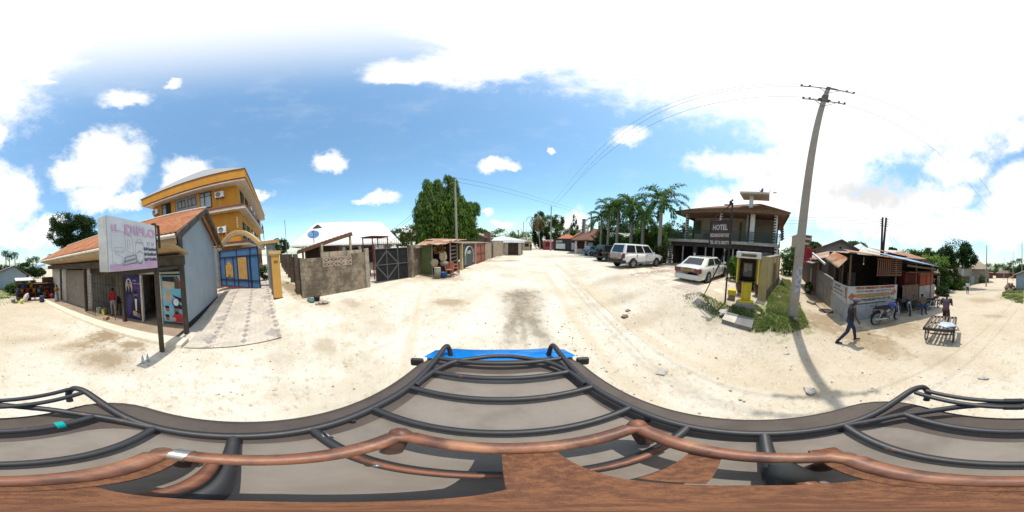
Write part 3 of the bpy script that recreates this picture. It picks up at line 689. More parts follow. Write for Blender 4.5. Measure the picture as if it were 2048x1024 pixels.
single('cloth_heap','dark green cloth heap on the low table in the shop bay','cloth',MB().sph((-6.6,-7.8,.6),(.28,.32,.2),10,7,fn=lambda p:p*(1+.15*math.sin(p.x*30)*math.cos(p.y*23))),mat('green_cloth',(.03,.07,.05),.9),(-6.6,-7.8,.46))
single('broom_stick','thin brown pole leaning against the shop post beside the navy poster','pole',MB().cyl((-5.35,-6.5,zf(-6.5)),(-5.6,-6.45,2.2),.022,n=7),WOOD,(-5.35,-6.5,zf(-6.5)))
# ================================================================ shop sign on its post
sg = thing('shop_sign','large white box sign with pink lettering on a dark post','sign',(-3.95,-2.78,-.2))
sx0,sx1,sy0,sy1,sz0,sz1 = -3.80,-2.06,-2.96,-2.64,2.62,3.84
bxm = MB()
gx,gzv=12,8; vs=[];
part(sg,'box',MB().bx(sx0,sx1,sy0,sy1-.012,sz0,sz1),mat('sheet_metal_sign',(.55,.56,.55),.45,(.42,.43,.42),sc=3,metal=.4,bump=.3,bsc=4),bevel=.012)
fm = MB(); import mathutils
for j in range(13):
    for i in range(19):
        x=sx0+.01+(sx1-sx0-.02)*i/18; z=sz0+.01+(sz1-sz0-.02)*j/12; vs.append((x,sy1+.012*mn.noise(Vector((x*2.2,z*2.5,1)))-.002,z))
fm.add(vs,[(j*19+i,(j+1)*19+i,(j+1)*19+i+1,j*19+i+1) for j in range(12) for i in range(18)],0,True)
part(sg,'face_panel',fm,mat('faded_sign_face',(.80,.785,.78),.4,(.70,.685,.68),sc=1.5))
PINK = mat('faded_pink',(.66,.37,.56),.5,(.68,.48,.62)); INK = mat('faded_ink',(.13,.12,.15),.6)
yy = sy1+.016; X_=(-1,0,0); Zu=(0,0,1)
let = MB(); text_mb('DIPLO',.31,(sx1-.5,yy,3.47),X_,Zu,.003,0,let,.013,width=1.18); text_mb('iL',.22,(sx1-.1,yy,3.5),X_,Zu,.003,0,let,width=.26)
text_mb('77 24',.15,(sx1-1.28,yy,3.22),X_,Zu,.003,0,let); let.bx(sx0+.02,sx1-1.2,sy1+.012,sy1+.016,sz0+.02,sz0+.26); let.bx(sx1-1.2,sx1-.05,sy1+.012,sy1+.016,sz0+.02,sz0+.14)
part(sg,'lettering',let,PINK)
ink = MB()
for i,tx in enumerate(('Self Contained','Air Conditioned','Bed & Breakfast')): text_mb(tx,.105,(sx1-1.17,yy,3.10-.135*i),X_,Zu,.003,0,ink,.006,width=.53)
part(sg,'small_lettering',ink,INK)
dr = MB()  # line drawing of a house, a bed and a smiling face
def ln_(pts,r=.0035): dr.tube([(sx1-a,yy,sz0+b_) for a,b_ in pts],r,4)
ln_([(.12,.15),(.1,.85),(.2,.9),(.55,.88),(.75,.75),(.78,.35)]); ln_([(.5,.88),(.52,.45),(.75,.4)]); ln_([(.55,.8),(.75,.8)]); ln_([(.58,.7),(.58,.5),(.66,.5),(.66,.7),(.58,.7)])
ln_([(.18,.42),(.45,.42),(.45,.52),(.18,.52),(.18,.42)]); ln_([(.14,.2),(.35,.1),(.42,.3),(.2,.38)]); ln_([(.42,.12),(.5,.3),(.85,.36),(.88,.18),(.42,.12)],.012); ln_([(.48,.2),(.85,.27)],.018)
ln_([(1.0+.17*math.cos(t_*PI/8),.46+.3*math.sin(t_*PI/8)) for t_ in range(17)]); ln_([(.85,.66),(1.15,.66)],.009); ln_([(.9,.4),(1.0,.46),(1.1,.4)],.01); ln_([(.92,.2),(1.0,.14),(1.1,.2)],.014); ln_([(.93,.3),(.98,.33),(1.02,.3)])
part(sg,'drawing',dr,mat('sign_drawing',(.42,.35,.40),.6))
part(sg,'post',MB().bx(-3.99,-3.88,-2.84,-2.73,-.4,3.95),DARKWOOD)
part(sg,'bracket',MB().bx(-4.2,-3.88,-2.82,-2.76,3.86,3.92).bx(-4.22,-4.16,-2.82,-2.76,3.2,3.92).bx(-5.4,-2.2,-2.82,-2.76,2.5,2.6).bx(-4.2,-3.9,-2.82,-2.76,3.4,3.46),DARKWOOD)
# two bottles by the post
for i,(px,py) in enumerate(((286,726),(296,723))):
    p=G(px,py); t=thing('water_bottle','clear blue plastic water bottle in the pair by the foot of the white sign post','bottle',p,group='pair of bottles by the sign post')
    part(t,'body',MB().lathe([(.01,0),(.035,0),(.037,.02),(.033,.08),(.037,.14),(.03,.19),(.013,.23),(.013,.25)],p,12),mat('bottle_plastic',(.5,.65,.8),.1,(.4,.58,.75),trans=.6))
    part(t,'cap',MB().cyl(p+Vector((0,0,.25)),p+Vector((0,0,.27)),.015,n=10),BLU)
# ================================================================ goods display at the far end of the shop row
disp = thing('display_rack','wooden rack crowded with plastic goods at the far end of the shop row','shop rack',(-4.6,-17.6,gz(-4.6,-17.6)))
g0 = gz(-4.6,-17.6)
rk = MB()
for x in (-6.3,-5.55,-4.75,-3.75,-2.75,-1.8):
    for y in (-17.9,-17.3): rk.bx(x-.03,x+.03,y-.03,y+.03,g0-.05,g0+2.1)
part(disp,'frame',rk,mat('red_brown_wood',(.13,.05,.035),.8))
for z in (.35,.85,1.35,1.85): part(disp,'shelf',MB().bx(-6.3,-1.8,-17.9,-17.3,g0+z-.02,g0+z),WOOD)
part(disp,'back_board',MB().bx(-6.3,-4.7,-18.0,-17.93,g0,g0+2.5).bx(-4.7,-1.75,-18.0,-17.96,g0+.2,g0+1.9),mat('dark_boards',(.07,.04,.03),.9,(.11,.06,.04)))
part(disp,'canopy_sheet',MB().slab([(-1.6,-17.0,g0+2.2),(-3.5,-17.0,g0+2.25),(-3.5,-18,g0+2.5),(-1.6,-18,g0+2.45)],(0,0,.03)),mat('white_tarp',(.62,.62,.6),.6))
goods = [(-3.35,.85,'stacked blue plastic basin on the outer end of the goods rack',BLU,.2,.4),(-3.6,1.35,'tall blue plastic tub high on the goods rack under the white canopy',BLU,.2,.34),(-3.75,.35,'orange plastic tub low on the goods rack beside the sacks',ORG,.19,.42),(-4.2,.85,'yellow-orange plastic bin midway along the goods rack',ORG,.17,.45),(-4.55,1.35,'brown woven basket on an upper shelf of the goods rack',WOOD,.22,.3),(-5.05,.85,'red plastic basin in the middle of the goods rack',mat('red_plastic',(.45,.04,.04),.4),.24,.25),(-5.4,.35,'dark red tub on a low shelf near the wooden back board',mat('dark_red',(.25,.03,.03),.5),.26,.4),(-4.85,.35,'tall orange gas drum standing low in the goods rack',ORG,.17,.45),(-5.9,1.35,'small blue pail on the shelf beside the orange-topped woman',BLU,.15,.25),(-3.4,.0,'blue plastic drum on the ground under the outer end of the goods rack',BLU,.2,.34),(-3.55,.9,'orange tub on the middle shelf just inside the outer blue basin',ORG,.16,.38),(-3.85,.9,'red plastic bucket on the middle shelf of the goods rack',mat('red_plastic',(.45,.04,.04),.4),.17,.36),(-3.95,.0,'dark green drum on the ground under the goods rack',mat('green_drum',(.03,.09,.05),.5),.2,.34),(-4.05,1.37,'tall orange tub on the upper shelf beside the blue tub',ORG,.17,.4),(-4.4,.37,'black plastic basin low in the goods rack beside the orange tub',mat('black_plastic',(.025,.025,.03),.5),.2,.35),(-4.45,.87,'pale blue tub on the middle shelf of the goods rack',mat('pale_blue_tub',(.2,.35,.5),.45),.17,.36),
 (-5.2,1.35,'grey metal pot on the upper shelf of the goods rack',mat('grey_pot',(.3,.3,.32),.4,metal=.6),.2,.2)]
for x,z,lab,m_,r_,h_ in goods:
    x = x if x < -4.7 else -4.7+(x+4.7)*2.05; r_ *= 1.15
    bucket('plastic_tub',lab,(x,-17.6,g0+z),r_,h_,m_,'tub','plastic goods on the rack')
def sack(name,label,c,r,m,tilt=0,cat='sack',group=None):
    def fn(p): 
        q=Vector((p.x*(1+.1*math.sin(p.z*11)),p.y*(1+.1*math.cos(p.x*15)),p.z)); q.x+=tilt*p.z; return q
    return single(name,label,cat,MB().sph(Vector(c)+Vector((0,0,r[2]*.92)),r,14,10,fn=fn),m,Vector(c),group)
SACKW = mat('woven_sack',(.66,.62,.6),.8,(.55,.42,.42),sc=4)
p=G(52,604); sack('sack','tall white and pink sack leaning at the end of the goods rack',p,(.28,.2,.5),SACKW,-.35)
p=G(43,607); sack('sack','bright yellow bag at the foot of the tall white sack',p,(.2,.17,.22),mat('yellow_bag',(.7,.66,.06),.5))
p=G(26,604); sack('sack','crumpled pale rubbish bag in the grass left of the goods rack',p,(.28,.25,.22),mat('rubbish_bag',(.5,.47,.45),.7,(.2,.17,.15)))
p=G(84,604); t=thing('drum','dark blue drum standing on the ground before the goods rack','drum',p)
part(t,'body',MB().lathe([(.02,0),(.26,0),(.27,.04),(.25,.3),(.27,.32),(.25,.6),(.27,.64),(.02,.64)],p,16),mat('navy_drum',(.04,.05,.12),.5)); part(t,'lid',MB().lathe([(.02,.66),(.22,.66),(.24,.63)],p,16),BLU)
p=G(104,598); sack('sack','dark red sack slumped beside the orange-topped woman',p,(.3,.28,.38),mat('red_sack',(.28,.03,.05),.8,(.12,.03,.04)))
# ================================================================ people: one continuous skinned body each, hair / hat as children
def capsule(mb, a, b, r0, r1, n=10):
    a=Vector(a); b=Vector(b); d=b-a
    if d.length<1e-5: mb.sph(a,r0,n,6); return
    mb.tube([a,b],[r0,r1],n); mb.sph(a,r0,n,6); mb.sph(b,r1,n,6)
def person(label, loc, rz, P=None, s=1, top=None, bottom=None, shoe=None, sleeve=.5, shorts=False, skirt=None, hair=True, hat=None, vest=False, vox=.013, skin=None, lean=0, group=None, scarf=None):
    """P overrides joint positions (local: x right, y forward, z up; metres for a 1.72 m adult)"""
    J = dict(pel=(0,0,.94),che=(0,lean*.5,1.3),nek=(0,lean,1.46),hed=(0,lean+.03,1.6),
      shl=(-.185,lean*.95,1.41),shr=(.185,lean*.95,1.41),ell=(-.24,lean-.03,1.13),elr=(.24,lean-.03,1.13),wrl=(-.25,lean+.06,.88),wrr=(.25,lean+.06,.88),
      hil=(-.09,0,.9),hir=(.09,0,.9),knl=(-.1,.02,.5),knr=(.1,.02,.5),anl=(-.1,-.03,.08),anr=(.1,-.03,.08),tol=(-.11,.14,.03),tor=(.11,.14,.03))
    if P: J.update(P)
    J = {k:Vector(v) for k,v in J.items()}; sk,tp,bt,so_ = 0,1,2,3
    C=[]
    def c(a,b,r0,r1,t): C.append((Vector(a),Vector(b),r0,r1,t))
    up=(J['che']-J['pel']).normalized()
    rt=(J['shr']-J['shl']).normalized(); hp=(J['hir']-J['hil']).normalized()
    for sg in (-1,1):
        c(J['pel']+hp*.055*sg,(J['pel']+J['che'])/2+rt*.05*sg,.105,.1,bt if False else tp); c((J['pel']+J['che'])/2+rt*.05*sg,J['che']+rt*.075*sg,.1,.112,tp)
        c(J['che']+rt*.075*sg,J['shl' if sg<0 else 'shr']*.75+J['nek']*.25,.105,.065,tp)
        c(J['pel']+hp*.06*sg-up*.06,J['pel']+hp*.05*sg+up*.02,.112,.108,bt)
    c(J['che'],J['nek'],.07,.055,tp); c(J['nek'],J['hed']+Vector((0,0,-.06)),.052,.05,sk)
    fd=Vector((-(rt.y),rt.x,0)).normalized()
    h=J['hed']
    c(h+Vector((0,0,.03))-fd*.012,h+Vector((0,0,-.02)),.088,.078,sk); c(h+fd*.025+Vector((0,0,-.075)),h+fd*.02+Vector((0,0,-.03)),.05,.07,sk)
    c(h+fd*.085+Vector((0,0,-.005)),h+fd*.1+Vector((0,0,-.03)),.008,.015,sk)
    for sg in (-1,1): c(h+rt*.085*sg+Vector((0,0,-.03)),h+rt*.09*sg+Vector((0,0,.01)),.012,.014,sk)
    for q in 'lr':
        sh_,el,wr = J['sh'+q],J['el'+q],J['wr'+q]; sg=-1 if q=='l' else 1
        if not vest and sleeve>0:
            e=sh_.lerp(el,min(1,sleeve*1.4)); c(sh_,e,.07,.062,tp)
            if sleeve>.8: c(el,el.lerp(wr,.9),.056,.045,tp)
        c(sh_,el,.055,.043,sk); c(el,wr,.042,.029,sk)
        d=(wr-el).normalized(); side=d.cross(fd); side=side.normalized() if side.length>.1 else rt
        pal=wr+d*.05; c(wr+d*.01,pal+d*.025,.024,.03,sk)
        acr=fd if abs(fd.dot(d))<.8 else rt; acr=(acr-d*acr.dot(d)).normalized(); cur=d.cross(acr)*(-sg)
        for i,(o_,l_) in enumerate(((-.027,.058),(-.009,.07),(.009,.075),(.027,.066))):
            b0=pal+d*.035+acr*o_; b1=b0+d*l_*.55+cur*.006; b2=b1+d*l_*.4+cur*.022
            c(b0,b1,.0095,.0085,sk); c(b1,b2,.0085,.007,sk)
        t0=pal-d*.02+acr*.03; c(t0,t0+acr*.03+d*.025+cur*.01,.012,.0095,sk); c(t0+acr*.03+d*.025+cur*.01,t0+acr*.035+d*.055+cur*.02,.0095,.008,sk)
        hi,kn,an,to = J['hi'+q],J['kn'+q],J['an'+q],J['to'+q]
        if skirt is None:
            c(hi,kn,.094 if not shorts else .1,.066,bt)
            if shorts: c(kn,an,.055,.036,sk); c(kn,kn.lerp(an,.45),.052,.058,sk)
            else: c(kn,an+(kn-an)*.1,.064,.052,bt); c(an,an+Vector((0,0,.04)),.04,.04,sk)
        else: c(hi,kn,.08,.06,sk); c(kn,an,.052,.036,sk)
        c(an-fd*.035+Vector((0,0,-.035)),to,.04,.032,so_ ); c(an,an+Vector((0,0,-.03)),.042,.042,so_)
    if skirt is not None:
        for k in range(10):
            a=2*PI*k/10; v=Vector((math.cos(a)*.2,math.sin(a)*.17,0)); c(J['pel']+v*.45,Vector((J['pel'].x,J['pel'].y,skirt))+v*1.05,.085,.06,bt)
        c(J['pel'],Vector((J['pel'].x,J['pel'].y,skirt+.05)),.14,.16,bt)
    tmp=MB()
    for a,b,r0,r1,t_ in C: capsule(tmp,a,b,r0,r1)
    o=tmp.build('tmp',[]); md=o.modifiers.new('r','REMESH'); md.mode='VOXEL'; md.voxel_size=vox; sm=o.modifiers.new('s','SMOOTH'); sm.factor=.5; sm.iterations=2
    dg=bpy.context.evaluated_depsgraph_get(); dg.update(); me=bpy.data.meshes.new_from_object(o.evaluated_get(dg)); bpy.data.objects.remove(o)
    me.name='person'; me.materials.clear()
    for m_ in (skin or SKIN, top, bottom, shoe or mat('dark_sandal',(.03,.022,.02),.7)): me.materials.append(m_)
    segs=[(a,b-a,max((b-a).length_squared,1e-9),r0,r1,t_) for a,b,r0,r1,t_ in C]
    idx=[]
    for p in me.polygons:
        x=p.center; best=9; bi=0
        for a,d,l2,r0,r1,t_ in segs:
            w=x-a; t=w.dot(d)/l2; t=0 if t<0 else 1 if t>1 else t
            ds=(w-d*t).length-(r0+(r1-r0)*t)
            if t_: ds-=.004
            if ds<best: best=ds; bi=t_
        idx.append(bi)
    me.polygons.foreach_set('material_index',idx); me.polygons.foreach_set('use_smooth',[True]*len(idx)); me.update()
    r=bpy.data.objects.new('person',me); COL.objects.link(r); r.location=loc; r.rotation_euler=(0,0,rz); r.scale=(s,s,s)
    r['label']=label; r['category']='person'
    if group: r['group']=group
    OFF[r.name]=(0,0,0)
    for sg in (-1,1): part(r,'eye',MB().sph(h+fd*.083+rt*.032*sg+Vector((0,0,.012)),(.011,.008,.007),6,4),mat('lip_and_eye',(.04,.02,.018),.5))
    part(r,'mouth',MB().box(h+fd*.086+Vector((0,0,-.06)),(.04,.01,.008),math.atan2(rt.y,rt.x)),mat('lip_and_eye',(.04,.02,.018),.5))
    if hair: part(r,'hair',MB().sph(h+Vector((0,0,.035))-fd*.018,(.094,.1,.09),12,8,fn=lambda p:Vector((p.x,p.y,max(p.z,-.035)))),BLKHAIR)
    if hat: part(r,'cap',MB().sph(h+Vector((0,0,.05))-fd*.01,(.1,.105,.085),12,8,fn=lambda p:Vector((p.x,p.y,max(p.z,-.03)))).tube([h+Vector((0,0,.03))+fd*.06,h+Vector((0,0,.02))+fd*.15],[.07,.05],8),hat)
    if scarf: part(r,'headscarf',MB().sph(h+Vector((0,0,.03))-fd*.015,(.1,.108,.1),12,8),scarf)
    return r
JEANS = mat('dark_blue_jeans',(.018,.032,.065),.9,(.03,.05,.095),sc=9)
facing = lambda v: math.atan2(-v[0],v[1])
# man walking across the road, mid stride, towards the back
ml = G(1697,684); dirw = facing((-.15,-1))
person('man in grey sleeveless vest, jeans and lilac cap walking past the snack stall',ml,dirw,
  dict(pel=(0,0,.9),che=(0,.03,1.27),nek=(0,.08,1.43),hed=(0,.14,1.56),hil=(-.09,0,.87),hir=(.09,0,.87),
   knl=(-.1,.2,.48),anl=(-.1,.27,.08),tol=(-.11,.44,.03),knr=(.1,-.12,.48),anr=(.1,-.42,.13),tor=(.1,-.27,.04),
   shl=(-.19,.07,1.38),shr=(.19,.05,1.38),ell=(-.24,.0,1.1),elr=(.25,.06,1.1),wrl=(-.24,.06,.86),wrr=(.22,.2,.88)),
  s=1.0,top=mat('charcoal_vest',(.03,.03,.034),.9),bottom=JEANS,vest=True,hair=False,hat=mat('lilac_cap',(.16,.14,.24),.9))
# woman and man at the shop row
person('woman in orange top and long grey skirt at the end of the shop row',Vector((-5.35,-15.0,zf(-15))),facing((-.6,.8)),
  dict(wrl=(-.12,.28,1.2),wrr=(.14,.26,1.15),ell=(-.27,.05,1.15)),s=.98,top=mat('orange_blouse',(.45,.2,.04),.9),bottom=mat('grey_skirt',(.26,.28,.31),.95,(.17,.185,.21),sc=14,stretch=(6,6,.3)),skirt=.1,vox=.016)
person('man in red shirt and pale patterned trousers standing in the open shop bay',Vector((-5.95,-7.35,zf(-7.3))),facing((-.7,-.7)),
  dict(wrl=(-.2,.3,1.0),wrr=(.18,.3,1.02)),s=.97,top=mat('red_shirt',(.34,.02,.03),.9),bottom=mat('pale_patterned_trousers',(.4,.36,.36),.9,(.12,.1,.12),sc=14),vox=.016)
# ================================================================ three-storey yellow building
def xf(mb, o, e1, e2):
    o=Vector(o); e1=Vector(e1); e2=Vector(e2)
    mb.v=[tuple(o+e1*v[0]+e2*v[1]+Vector((0,0,v[2]))) for v in mb.v]; return mb
YO=(-15,-1.25,0); a_=Vector((-.99,.137,0)).normalized(); f_=Vector((-.137,-.99,0)).normalized()  # v: back, u: along the front
yb=thing('apartment_building','three-storey orange-yellow block with grey hipped roof behind the shop row','building',(-15,-1.25,.4))
OCH=mat('ochre_wall',(.56,.265,.035),.85,(.48,.22,.032),sc=1,streak=(.42,.2,.04)); CREAM=mat('cream_trim',(.66,.58,.46),.8); MARO=mat('maroon_trim',(.22,.06,.06),.7); DGRY=mat('grey_render',(.27,.28,.29),.9)
Lf,Lb=10.3,18; x_=lambda m: xf(m,YO,f_,a_)
wb=MB(); wb.bx(0,Lf,0,Lb,.2,10.3)
part(yb,'wall',x_(wb),OCH)
part(yb,'grey_bay',x_(MB().bx(4.1,6.9,-.06,-.003,3.9,10.2)),DGRY)
for nm,z0,z1,o_,m_ in (('lower_ledge',3.85,4.05,.75,CREAM),('upper_ledge',7.15,7.4,.75,CREAM),('eave_soffit',9.85,10.0,1.0,CREAM)):
    part(yb,nm,x_(MB().bx(-o_,Lf+o_*.3,-o_,Lb,z0,z1)),m_)
for z0,z1,o_ in ((4.05,4.2,.79),(7.4,7.56,.79),(10.0,10.12,1.03)): part(yb,'red_edge',x_(MB().bx(-o_,Lf+o_*.3+.03,-o_,Lb,z0,z1)),MARO)
part(yb,'fascia',x_(MB().bx(-1.06,Lf+1.0,-1.06,Lb+1,10.12,11.0)),OCH)
part(yb,'fascia_cap',x_(MB().bx(-1.12,Lf+1.06,-1.12,Lb+1.06,11.0,11.1)),MARO)
rb=MB(); z0=11.1; e=[(-1.1,-1.1),(Lf+1,-1.1),(Lf+1,Lb+1),(-1.1,Lb+1)]
rb.add([(p[0],p[1],z0) for p in e]+[(Lf/2,4.6,15.7),(Lf/2,Lb-4.6,15.7)],[(0,1,4),(1,2,5,4),(2,3,5),(3,0,4,5),(3,2,1,0)])
part(yb,'roof',x_(rb),mat('grey_roof_sheets',(.3,.31,.31),.6,(.24,.25,.25),sc=2,stretch=(4,4,1)))
FRM=mat('window_frame_dark',(.02,.02,.022),.5); REFL=mat('sky_reflecting_glass',(.2,.28,.36),.06,(.26,.34,.42),spec=.9,sc=.6)
def ywin(u0,u1,z0,z1,side=0,dark=False,mull=2):
    m1=MB(); g=MB(); t=.07
    def b(mb,ua,ub,za,zb,d0,d1): mb.bx(ua,ub,-d1,-d0,za,zb) if side==0 else mb.bx(-d1,-d0,ua,ub,za,zb)
    b(m1,u0,u1,z0,z0+t,.01,.08);b(m1,u0,u1,z1-t,z1,.01,.08);b(m1,u0,u0+t,z0+t,z1-t,.01,.08);b(m1,u1-t,u1,z0+t,z1-t,.01,.08)
    for k in range(1,mull): u=u0+(u1-u0)*k/mull; b(m1,u-t/2,u+t/2,z0+t,z1-t,.012,.075)
    if z1-z0>1.4: b(m1,u0+t,u1-t,z1-.5,z1-.5+t,.014,.07)
    b(g,u0+t,u1-t,z0+t,z1-t,.02,.03)
    wn=part(yb,'window',x_(m1),FRM); part(wn,'glass',x_(g),GLASS if dark else REFL)
    if dark: b2_=MB(); b(b2_,u0+t,(u0+u1)/2,z0+t,z1-t,.032,.036); part(wn,'curtain',x_(b2_),DKGREY)
for z in (8.0,4.6): ywin(2.6,4.1,z,z+1.75); ywin(7.6,8.9,z,z+1.75,0,True)
for z in (8.7,5.3):
    ywin(4.3,5.3,z-.1,z+.8,0,True); ywin(5.6,6.6,z-.1,z+.8,0,True)
for z in (8.0,4.6,1.4):
    for v in (1.2,3.6,6.4,9.2,12,15): ywin(v,v+1.4,z,z+1.7,1,v%2>1)
part(yb,'pilaster',x_(MB().bx(3.85,4.1,-.12,-.002,4.2,9.85).bx(6.9,7.15,-.12,-.002,4.2,9.85)),OCH)
def acunit(u,z,side=0):
    m1=MB(); 
    if side==0: m1.bx(u,u+.85,-.42,-.1,z,z+.6)
    else: m1.bx(-.42,-.1,u,u+.85,z,z+.6)
    q=part(yb,'air_conditioner',x_(m1),PLASTW,bevel=.02)
    if side==0: part(q,'fan_grille',x_(MB().lathe([(.02,0),(.22,0),(.24,-.015),(.26,0)],(u+.52,-.425,z+.3),16,axis=(0,1,0))),mat('fan_grey',(.2,.2,.2),.6)); part(yb,'drain_pipe',x_(MB().cyl((u+.5,-.05,z-1.4),(u+.5,-.05,z),.02,n=6)),PLASTW)
    part(q,'bracket',x_(MB().bx(u+.1,u+.16,-.42,-.0,z-.06,z-.005).bx(u+.7,u+.76,-.42,-.0,z-.06,z-.005) if side==0 else MB().bx(-.42,0,u+.1,u+.16,z-.06,z-.005)),FRM)
for u,z in ((1.25,8.75),(9.35,8.75),(1.25,5.15)): acunit(u,z)
for v,z in ((5.2,8.6),(8.1,8.6),(11,5.2),(5.2,5.2)): acunit(v,z,1)
bl=MB()
for v0 in (6,10,14):
    for z in (4.2,7.56): bl.bx(-.78,-.72,v0,v0+2.2,z+.9,z+.96); [bl.bx(-.77,-.73,v0+.2*i,v0+.2*i+.03,z,z+.9) for i in range(11)]
part(yb,'balcony_railing',x_(bl),mat('rail_pinkish',(.4,.3,.27),.6))
# ================================================================ blue gate, arch and pillars
gl=Vector((-13.64,-3.29,0)); gr=Vector((-11.04,.17,0)); gl=gr+(gl-gr)*.93
gd=(gr-gl).normalized(); gw=(gr-gl).length; zb=.45
gate=thing('blue_gate','closed blue metal gate with yellow wooden insets under the ochre arch','gate',(gl.x,gl.y,zb),math.atan2(gd.y,gd.x),local=True)
# local x along the gate (0..gw), -y towards the road
BLUEP=mat('gate_blue',(.055,.15,.30),.5,(.075,.18,.34),sc=2); NAVY=mat('gate_navy_frame',(.03,.02,.06),.5); OCHW=mat('ochre_slats',(.58,.34,.1),.7,(.48,.27,.08),sc=4)
part(gate,'panel',MB().bx(0,gw,-.02,.02,.06,2.95),BLUEP)
fr=MB()
for x0 in (0,.62,1.55,1.98,2.98,3.2,gw-.75,gw-.06): fr.bx(x0,x0+.06,-.06,-.021,.06,2.95 if x0 in(0,) or x0>gw-.1 else 2.35)
for z in (.02,.55,2.35,2.9): fr.bx(0,gw,-.065,-.022,z,z+.06)
fr.bx(1.98,2.04,-.064,-.022,2.35,2.95); fr.bx(3.3,3.36,-.064,-.022,2.35,2.95)
part(gate,'frame',fr,NAVY)
part(gate,'bottom_rail',MB().bx(-.05,gw,-.08,.03,-.06,.05),MARO)
i1=MB(); 
for k in range(5): x=2.1+k*.17; i1.bx(x,x+.15,-.05,-.03,.68,2.28)
part(gate,'wooden_inset',i1,OCHW)
i2=MB()
for k in range(5):
    x=.7+k*.165; hh=[1.75,1.95,2.05,1.95,1.75][k]; lo=[.75,.8,.95,.8,.75][k]; i2.bx(x,x+.15,-.05,-.03,lo,hh)
part(gate,'wooden_inset',i2,OCHW)
arch=thing('gate_arch','ochre concrete arch with electric fence rods over the blue gate','arch',(gr.x,gr.y,zb))
ap=[]; gld=-gd
for i in range(25):
    t=i/24; x=gw*1.12*(1-t); ap.append(gr+gld*(x-.55)+Vector((0,0,3.55+1.15*math.sin(PI*min(1,t*1.08))**.9)))
am=MB()
for i in range(24): am.bar(ap[i],ap[i+1]+(ap[i+1]-ap[i])*.04,.34,.2)
am.bar(ap[24]-gd*.1+Vector((0,0,.02)),ap[24]+gd*1.0+Vector((0,0,.02)),.5,.2)
part(arch,'arch_beam',am,mat('arch_ochre',(.55,.36,.14),.85,(.45,.3,.13),sc=2))
u2=MB()
for i in range(24): u2.bar(ap[i]-Vector((0,0,.16)),ap[i+1]-Vector((0,0,.16)),.26,.12)
part(arch,'arch_soffit',u2,CREAM)
gp_=gr+gd*1.0
part(arch,'pillar',MB().box((gp_.x,gp_.y,2.0),(.5,.3,3.2),math.atan2(gd.y,gd.x)),DGRY); gq=gl-gd*.3
part(arch,'pillar',MB().box((gq.x,gq.y,2.0),(.55,.5,3.4),math.atan2(gd.y,gd.x)),DGRY)
for k,i in enumerate((5,12,24)):
    b=ap[i]+Vector((0,0,.05)); rod=part(arch,'fence_rod',MB().cyl(b,b+Vector((0,0,1.1)),.012,n=6),BLACKM); ins=MB()
    for j in range(7): ins.sph(b+Vector((0,0,.25+.13*j)),(.045,.045,.035),8,5)
    part(rod,'insulator',ins,PLASTW if k<2 else BLACKM)
gpl=thing('gate_pillar','ochre gate pillar with grey side wall between the driveway and the alley','pillar',(-8.55,1.0,.35))
part(gpl,'pillar_face',MB().bx(-8.75,-8.48,.78,1.22,.3,2.78),mat('pillar_ochre',(.55,.31,.08),.85,(.5,.28,.07),sc=1.5))
part(gpl,'cap',MB().bx(-8.95,-8.42,.66,1.3,2.78,2.95).bx(-8.9,-8.45,.72,1.25,2.7,2.78),mat('cap_ochre',(.58,.4,.18),.85))
part(gpl,'side_wall',MB().bx(-10.9,-8.75,.78,1.0,.3,2.72),DGRY)
part(gpl,'base',MB().bx(-8.78,-8.45,.75,1.25,.2,.42),mat('dark_base',(.04,.035,.04),.8))
npl=MB().bx(-8.479,-8.47,.9,1.12,2.3,2.44); pq=part(gpl,'number_plate',npl,mat('plate_olive',(.25,.2,.02),.6)); part(pq,'numeral',text_mb('CH',.12,(-8.468,.92,2.32),(0,1,0),(0,0,1),.002),BLACKM)
# paved driveway, draped between shop and pillar
m,nt,b=_nt('patterned_pavers'); tc=N(nt,'ShaderNodeTexCoord').outputs['Object']
vo=N(nt,'ShaderNodeTexVoronoi',feature='DISTANCE_TO_EDGE'); vo.inputs['Scale'].default_value=5.5; vo.inputs['Randomness'].default_value=.35; L(nt,tc,vo.inputs['Vector'])
col=mixc(nt,ramp(nt,noise(nt,tc,1.2,5),.35,.65),(.56,.50,.42),(.44,.39,.33)); col=mixc(nt,ramp(nt,vo.outputs[0],.035,.01),col,(.3,.26,.21))
sp=N(nt,'ShaderNodeSeparateXYZ'); L(nt,tc,sp.inputs[0])
def wrapc(v,per,off=0): return mth(nt,'ABSOLUTE',mth(nt,'SUBTRACT',mth(nt,'WRAP',mth(nt,'ADD',v,off),per,0),per/2))
dmd=mth(nt,'ADD',mth(nt,'MULTIPLY',wrapc(sp.outputs[0],.42),1.0),mth(nt,'MULTIPLY',wrapc(mth(nt,'ADD',sp.outputs[1],mth(nt,'MULTIPLY',sp.outputs[0],.02)),1.05,.15),1.5))
big=mth(nt,'ADD',wrapc(sp.outputs[0],1.9,.4),wrapc(sp.outputs[1],2.1,.7))
col=mixc(nt,mth(nt,'MULTIPLY',ramp(nt,dmd,.19,.15),.8),col,(.22,.20,.185)); col=mixc(nt,mth(nt,'MULTIPLY',ramp(nt,big,.36,.3),.6),col,(.25,.23,.21))
col=mixc(nt,mth(nt,'MULTIPLY',ramp(nt,noise(nt,tc,2.3,5,.7),.5,.68),.6),col,(.6,.52,.4)); L(nt,col,b.inputs['Base Color']); b.inputs['Roughness'].default_value=.9
bn=N(nt,'ShaderNodeBump'); bn.inputs['Strength'].default_value=.5; bn.inputs['Distance'].default_value=.01; L(nt,vo.outputs[0],bn.inputs['Height']); L(nt,bn.outputs[0],b.inputs['Normal'])
structure('driveway_path',drape([(-4.35,-2.3),(-13.2,-2.75),(-10.7,.85),(-4.7,.55)],.03,60,24),m)
